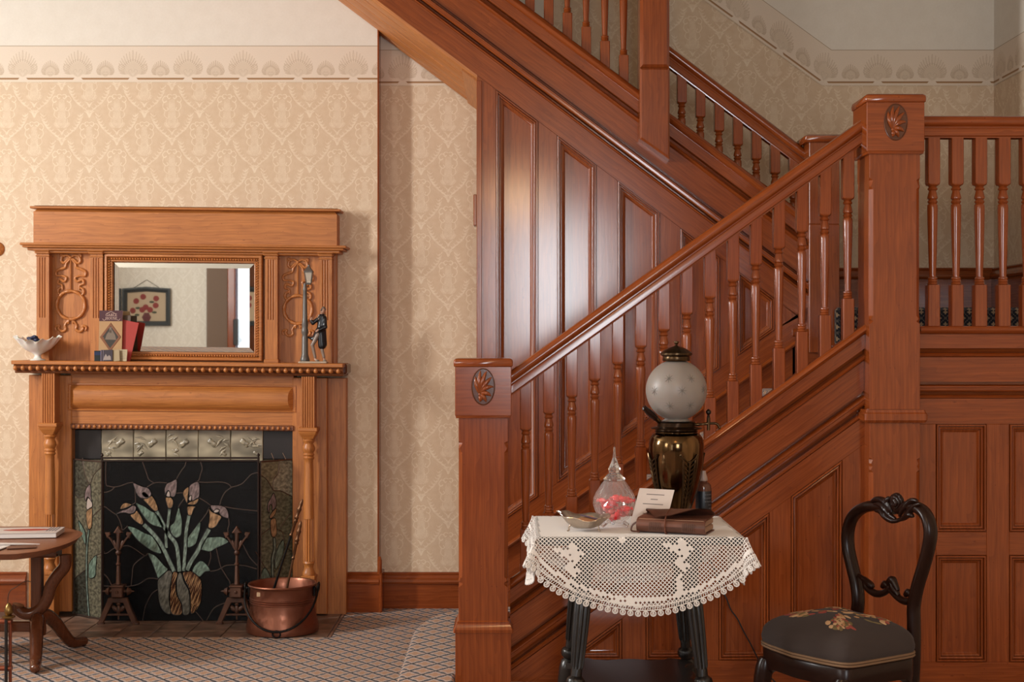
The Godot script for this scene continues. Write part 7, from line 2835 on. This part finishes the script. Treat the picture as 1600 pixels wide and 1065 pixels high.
	c.tube(through([Vector3(-0.080, 0.03, 0.045), Vector3(-0.094, 0.020, 0.052), Vector3(-0.096, 0.006, 0.058), Vector3(-0.082, 0.0045, 0.060), Vector3(-0.074, 0.0045, 0.064)], 4), 0.0022, 5)
	part_of(jn, "tie_end", c, mat(Color(0.30, 0.16, 0.11), 0.5))
	# small bottle behind the lamp
	var bc := Vector3(X(1099, 486), y0, -4.57)
	var bo := thing("bottle", bc, "small bottle with a navy label and clear nozzle beside the brass lamp", "bottle")
	b = mb(Vector3.UP, 50)
	b.lathe([Vector2(0.001, 0.0), Vector2(0.024, 0.0), Vector2(0.0255, 0.004), Vector2(0.0255, 0.098), Vector2(0.024, 0.108), Vector2(0.018, 0.114), Vector2(0.0125, 0.117), Vector2(0.0125, 0.121)], 24, bc)
	put(b, "bottle_body", mat(Color(0.34, 0.20, 0.15), 0.12), bo)
	b = mb(Vector3.UP, 50)
	b.lathe([Vector2(0.0257, 0.012), Vector2(0.0260, 0.013), Vector2(0.0260, 0.088), Vector2(0.0257, 0.089)], 24, bc)
	put(b, "label", mat(Color(0.045, 0.062, 0.10), 0.4), bo)
	b = mb(Vector3.UP, 50)
	for k in 5:
		var yy := 0.078 - 0.011 * k
		for a in range(2 if k > 2 else 4):
			var an := 0.5 + 0.28 * a + 0.1 * (k % 2)
			b.tube([bc + Vector3(cos(an) * 0.0262, yy, sin(an) * 0.0262), bc + Vector3(cos(an + 0.2) * 0.0262, yy, sin(an + 0.2) * 0.0262)], 0.0009, 4)
	put(b, "label_print", mat(Color(0.45, 0.45, 0.48), 0.5), bo)
	b = mb(Vector3.UP)
	b.box(bc.x - 0.020, bc.y + 0.020, bc.z + 0.0185, bc.x - 0.009, bc.y + 0.032, bc.z + 0.0255)
	put(b, "label_patch", mat(Color(0.55, 0.52, 0.46), 0.5), bo)
	b = mb(Vector3.UP, 50)
	b.lathe([Vector2(0.013, 0.121), Vector2(0.014, 0.124), Vector2(0.012, 0.134), Vector2(0.0085, 0.146), Vector2(0.0075, 0.153), Vector2(0.001, 0.154)], 16, bc)
	put(b, "nozzle", mat(Color(0.62, 0.52, 0.47), 0.3), bo)
	# lamp flex hanging down the panelling
	b = mb(Vector3.UP, 60)
	var zc := -4.905
	var pts := [Vector3(TX + 0.22, TY - 0.02, -4.66)]
	for q: Vector2 in [Vector2(1112, 880), Vector2(1134, 932), Vector2(1142, 952), Vector2(1152, 966), Vector2(1162, 986), Vector2(1172, 1004), Vector2(1182, 1024), Vector2(1192, 1044), Vector2(1214, 1068), Vector2(1245, 1100), Vector2(1290, 1140)]:
		pts.append(Vector3(X(q.x, 453), maxf(Y(q.y, 453), 0.004), zc))
	b.tube(through(pts, 4), 0.0024, 6)
	put(b, "lamp_cord", mat(Color(0.035, 0.028, 0.025), 0.5), self, "thin dark lamp cord hanging down the panelling behind the chair", "cord")

func chair() -> void:
	var A := Vector3(0.742, 0, -4.345)
	var B := Vector3(0.934, 0, -4.022)
	var C := Vector3(1.200, 0, -4.195)
	var D := Vector3(1.03, 0, -4.53)
	var t := thing("balloon_back_chair", (A + B + C + D) / 4.0, "dark rosewood balloon-back chair with a needlework seat by the panelling", "chair")
	var on := func(u: float, v: float) -> Vector3:
		# u: left-right along the front edge, v: front to back, both -1..1
		var a := A.lerp(B, (u + 1) / 2)
		var b2 := D.lerp(C, (u + 1) / 2)
		return a.lerp(b2, (v + 1) / 2)
	var edge := func(an: float, k: float) -> Vector2:
		var c := cos(an)
		var s := sin(an)
		var u := signf(c) * pow(absf(c), 0.27)
		var v := signf(s) * pow(absf(s), 0.27)
		if v < 0.0:
			v -= 0.07 * cos(u * PI * 1.0) * absf(v)
		return Vector2(u, v) * k
	var ys := 0.425
	# cushion
	var wool := mat(Color(0.29, 0.25, 0.235), 0.9, 0.0, 0.2)
	wool.albedo_texture = M.speck
	wool.uv1_scale = Vector3(9, 9, 9)
	wool.rim_enabled = true
	wool.rim = 0.35
	var cushion := func(an: float, f: float, up := 0.0) -> Vector3:
		var k := 1.0
		var y := ys
		if f < 0.25:
			k = 1.0 + 0.05 * sin(f / 0.25 * PI * 0.75)
			y = ys + 0.040 * f / 0.25
		else:
			var g := (f - 0.25) / 0.75
			k = (1.0 + 0.05 * sin(PI * 0.75)) * cos(g * PI / 2)
			y = ys + 0.040 + 0.072 * sin(g * PI / 2)
		var e: Vector2 = edge.call(an, k)
		var p: Vector3 = on.call(e.x, e.y)
		p.y = y + up
		return p
	var b := mb(Vector3.RIGHT, 60)
	var rows := []
	for i in 17:
		var row := []
		for k in 64:
			row.append(cushion.call(-TAU * k / 64, i / 16.0))
		rows.append(row)
	b.grid(rows, false, true)
	put(b, "cushion", wool, t)
	# needlework flowers
	rng.seed = 12
	var cols := [mat(Color(0.66, 0.50, 0.34), 0.9), mat(Color(0.42, 0.36, 0.23), 0.9), mat(Color(0.56, 0.26, 0.22), 0.9), mat(Color(0.74, 0.60, 0.45), 0.9)]
	for k in 4:
		b = mb(Vector3.RIGHT, 50)
		for i in 46:
			var an := rng.randf() * TAU
			var f := 1.0 - 0.36 * sqrt(rng.randf())
			var p: Vector3 = cushion.call(an, f, 0.0005)
			var p2: Vector3 = cushion.call(an + 0.12, f, 0.0005)
			var q: Vector3 = cushion.call(an, f - 0.03, 0.0005)
			var nn := (p2 - p).cross(q - p).normalized()
			if nn.y < 0.0:
				nn = -nn
			var dd := (p - (A + B + C + D) / 4.0 - Vector3(0, p.y, 0)).normalized().rotated(Vector3.UP, rng.randf_range(-0.6, 0.6))
			var sd := nn.cross(dd).normalized()
			b.blob(p, Vector3(rng.randf_range(0.005, 0.009), 0.0018, rng.randf_range(0.009, 0.018)), 7, 4, Basis(sd, nn, sd.cross(nn)))
		put(b, "needlework_flowers", cols[k], t, "", "", "", "stuff")
	for dy: float in [0.0, 0.008]:
		b = mb(Vector3.RIGHT, 60)
		var ring := []
		for k in 64:
			var e: Vector2 = edge.call(TAU * k / 64, 1.035)
			var p: Vector3 = on.call(e.x, e.y)
			ring.append(Vector3(p.x, ys + dy, p.z))
		b.tube(ring, 0.004, 6, true)
		put(b, "gimp_trim", mat(Color(0.46, 0.35, 0.25), 0.8), t)
	# seat rail
	b = mb(Vector3.RIGHT, 50)
	rows = []
	for q: Vector2 in [Vector2(0.96, 0.0), Vector2(1.0, -0.004), Vector2(1.025, -0.012), Vector2(1.02, -0.05), Vector2(1.0, -0.075), Vector2(0.90, -0.078)]:
		var row := []
		for k in 64:
			var an := -TAU * k / 64
			var e: Vector2 = edge.call(an, q.x)
			var p: Vector3 = on.call(e.x, e.y)
			var sc := 0.0 if q.y > -0.04 else 0.012 * cos(an * 4.0)
			row.append(Vector3(p.x, ys + q.y + sc, p.z))
		rows.append(row)
	b.grid(rows, false, true)
	put(b, "seat_rail", M.rosewood, t)
	# front legs
	var mid := (A + B + C + D) / 4.0
	for p: Vector3 in [A, B]:
		var o := (p - mid).normalized()
		var q := p - o * 0.034
		b = mb(Vector3.UP, 50)
		b.tube(through([q + Vector3(0, 0.385, 0), q + o * 0.006 + Vector3(0, 0.35, 0), q + o * 0.012 + Vector3(0, 0.30, 0), q + o * 0.010 + Vector3(0, 0.20, 0), q - o * 0.006 + Vector3(0, 0.10, 0), q + o * 0.002 + Vector3(0, 0.04, 0), q + o * 0.022 + Vector3(0, 0.012, 0)], 4),
			[0.020, 0.022, 0.024, 0.026, 0.027, 0.027, 0.027, 0.027, 0.026, 0.025, 0.024, 0.022, 0.020, 0.019, 0.018, 0.017, 0.016, 0.016, 0.016, 0.016, 0.016, 0.017, 0.018, 0.018, 0.016], 10)
		put(b, "leg", M.rosewood, t)
	# back: traced in its own upright plane
	var Pl := Vector2(1.075, -4.53)
	var ed := Vector2(0.409, 0.912)
	var nb := Vector3(ed.y, 0, -ed.x)
	var bp := func(px: float, py: float, off := 0.0) -> Vector3:
		var q := (px - 800.0) / FOC
		var s := (-q * Pl.y - Pl.x) / (ed.x + q * ed.y)
		var w := Pl + ed * s
		return Vector3(w.x, EYE + (532.5 - py) / FOC * -w.y, w.y) - nb * off
	b = mb(Vector3.UP, 50)
	var lp := through([bp.call(1337, 1000), bp.call(1338, 965), bp.call(1341, 940), bp.call(1339, 915), bp.call(1332, 885), bp.call(1326, 858), bp.call(1325, 832), bp.call(1331, 810), bp.call(1344, 796), bp.call(1362, 790), bp.call(1382, 791), bp.call(1398, 795)], 5)
	b.tube(lp, 0.0172, 10, false, 1.35, nb)
	put(b, "back_upright", M.rosewood, t)
	b = mb(Vector3.UP, 50)
	var rp := through([bp.call(1426, 1065), bp.call(1428, 1015), bp.call(1428, 975), bp.call(1428, 945), bp.call(1434, 915), bp.call(1443, 885), bp.call(1451, 855), bp.call(1454, 830), bp.call(1449, 808), bp.call(1438, 795), bp.call(1422, 790), bp.call(1404, 795)], 5)
	b.tube(rp, 0.0172, 10, false, 1.35, nb)
	put(b, "back_upright", M.rosewood, t)
	for q: Array in [[1337, 1000], [1426, 1064]]:
		var p: Vector3 = bp.call(q[0], q[1])
		b = mb(Vector3.UP, 50)
		b.tube(through([p + Vector3(0, 0.02, 0), p + nb * 0.01 + Vector3(0, -0.12, 0), Vector3(p.x, 0.012, p.z) + nb * 0.10], 5), [0.019, 0.019, 0.018, 0.018, 0.017, 0.017, 0.016, 0.016, 0.015, 0.015, 0.015], 8)
		put(b, "leg", M.rosewood, t)
	# carved crest: rose and leaves
	b = mb(Vector3.UP, 60)
	for i in 3:
		var rr: float = [0.022, 0.015, 0.008][i]
		var ring := []
		for k in 14:
			var f := TAU * k / 14
			ring.append((bp.call(1407 + 0.7 * i, 784, 0.014 + 0.006 * i) as Vector3) + Vector3(ed.x, 0, ed.y) * cos(f) * rr * (1.0 + 0.12 * sin(3.0 * f + i)) + Vector3(0, sin(f) * rr, 0))
		b.tube(ring, 0.0078, 6, true)
	b.blob(bp.call(1408, 784, 0.022), Vector3(0.006, 0.006, 0.006))
	for pa: Array in [
		[[1368, 783], [1376, 779], [1386, 781], [1396, 790], [1400, 800]], [[1370, 789], [1379, 787], [1388, 792], [1396, 803], [1406, 810]], [[1374, 797], [1382, 798], [1390, 806], [1402, 813], [1414, 811]],
		[[1440, 782], [1432, 781], [1424, 788], [1416, 797], [1412, 806]], [[1444, 786], [1436, 790], [1428, 798], [1420, 808], [1408, 812]], [[1434, 806], [1426, 803], [1419, 808]], [[1396, 776], [1392, 784], [1394, 793]]]:
		var ps := []
		for q: Array in pa:
			ps.append(bp.call(q[0], q[1], 0.016))
		var sm := through(ps, 4)
		var rd := []
		for i in sm.size():
			rd.append(0.0045 + 0.0060 * sin(PI * i / (sm.size() - 1.0)))
		b.tube(sm, rd, 6)
	put(b, "carved_crest", M.rosewood, t)
	# carved cross bar
	b = mb(Vector3.UP, 60)
	for pa: Array in [
		[[1343, 898], [1352, 906], [1356, 917], [1366, 925], [1378, 927], [1388, 922], [1392, 914]], [[1350, 902], [1360, 912], [1366, 916]],
		[[1392, 922], [1402, 931], [1414, 938], [1424, 938], [1430, 930]], [[1388, 918], [1391, 908], [1396, 905], [1400, 912], [1405, 922]], [[1380, 917], [1384, 912], [1388, 914], [1388, 921]], [[1416, 930], [1421, 925], [1426, 930]], [[1395, 908], [1398, 918], [1406, 930]]]:
		var ps := []
		for q: Array in pa:
			ps.append(bp.call(q[0], q[1], 0.004))
		var sm := through(ps, 4)
		var rd := []
		for i in sm.size():
			rd.append(0.0065 + 0.0055 * sin(PI * i / (sm.size() - 1.0)))
		b.tube(sm, rd, 7)
	put(b, "carved_cross_bar", M.rosewood, t)
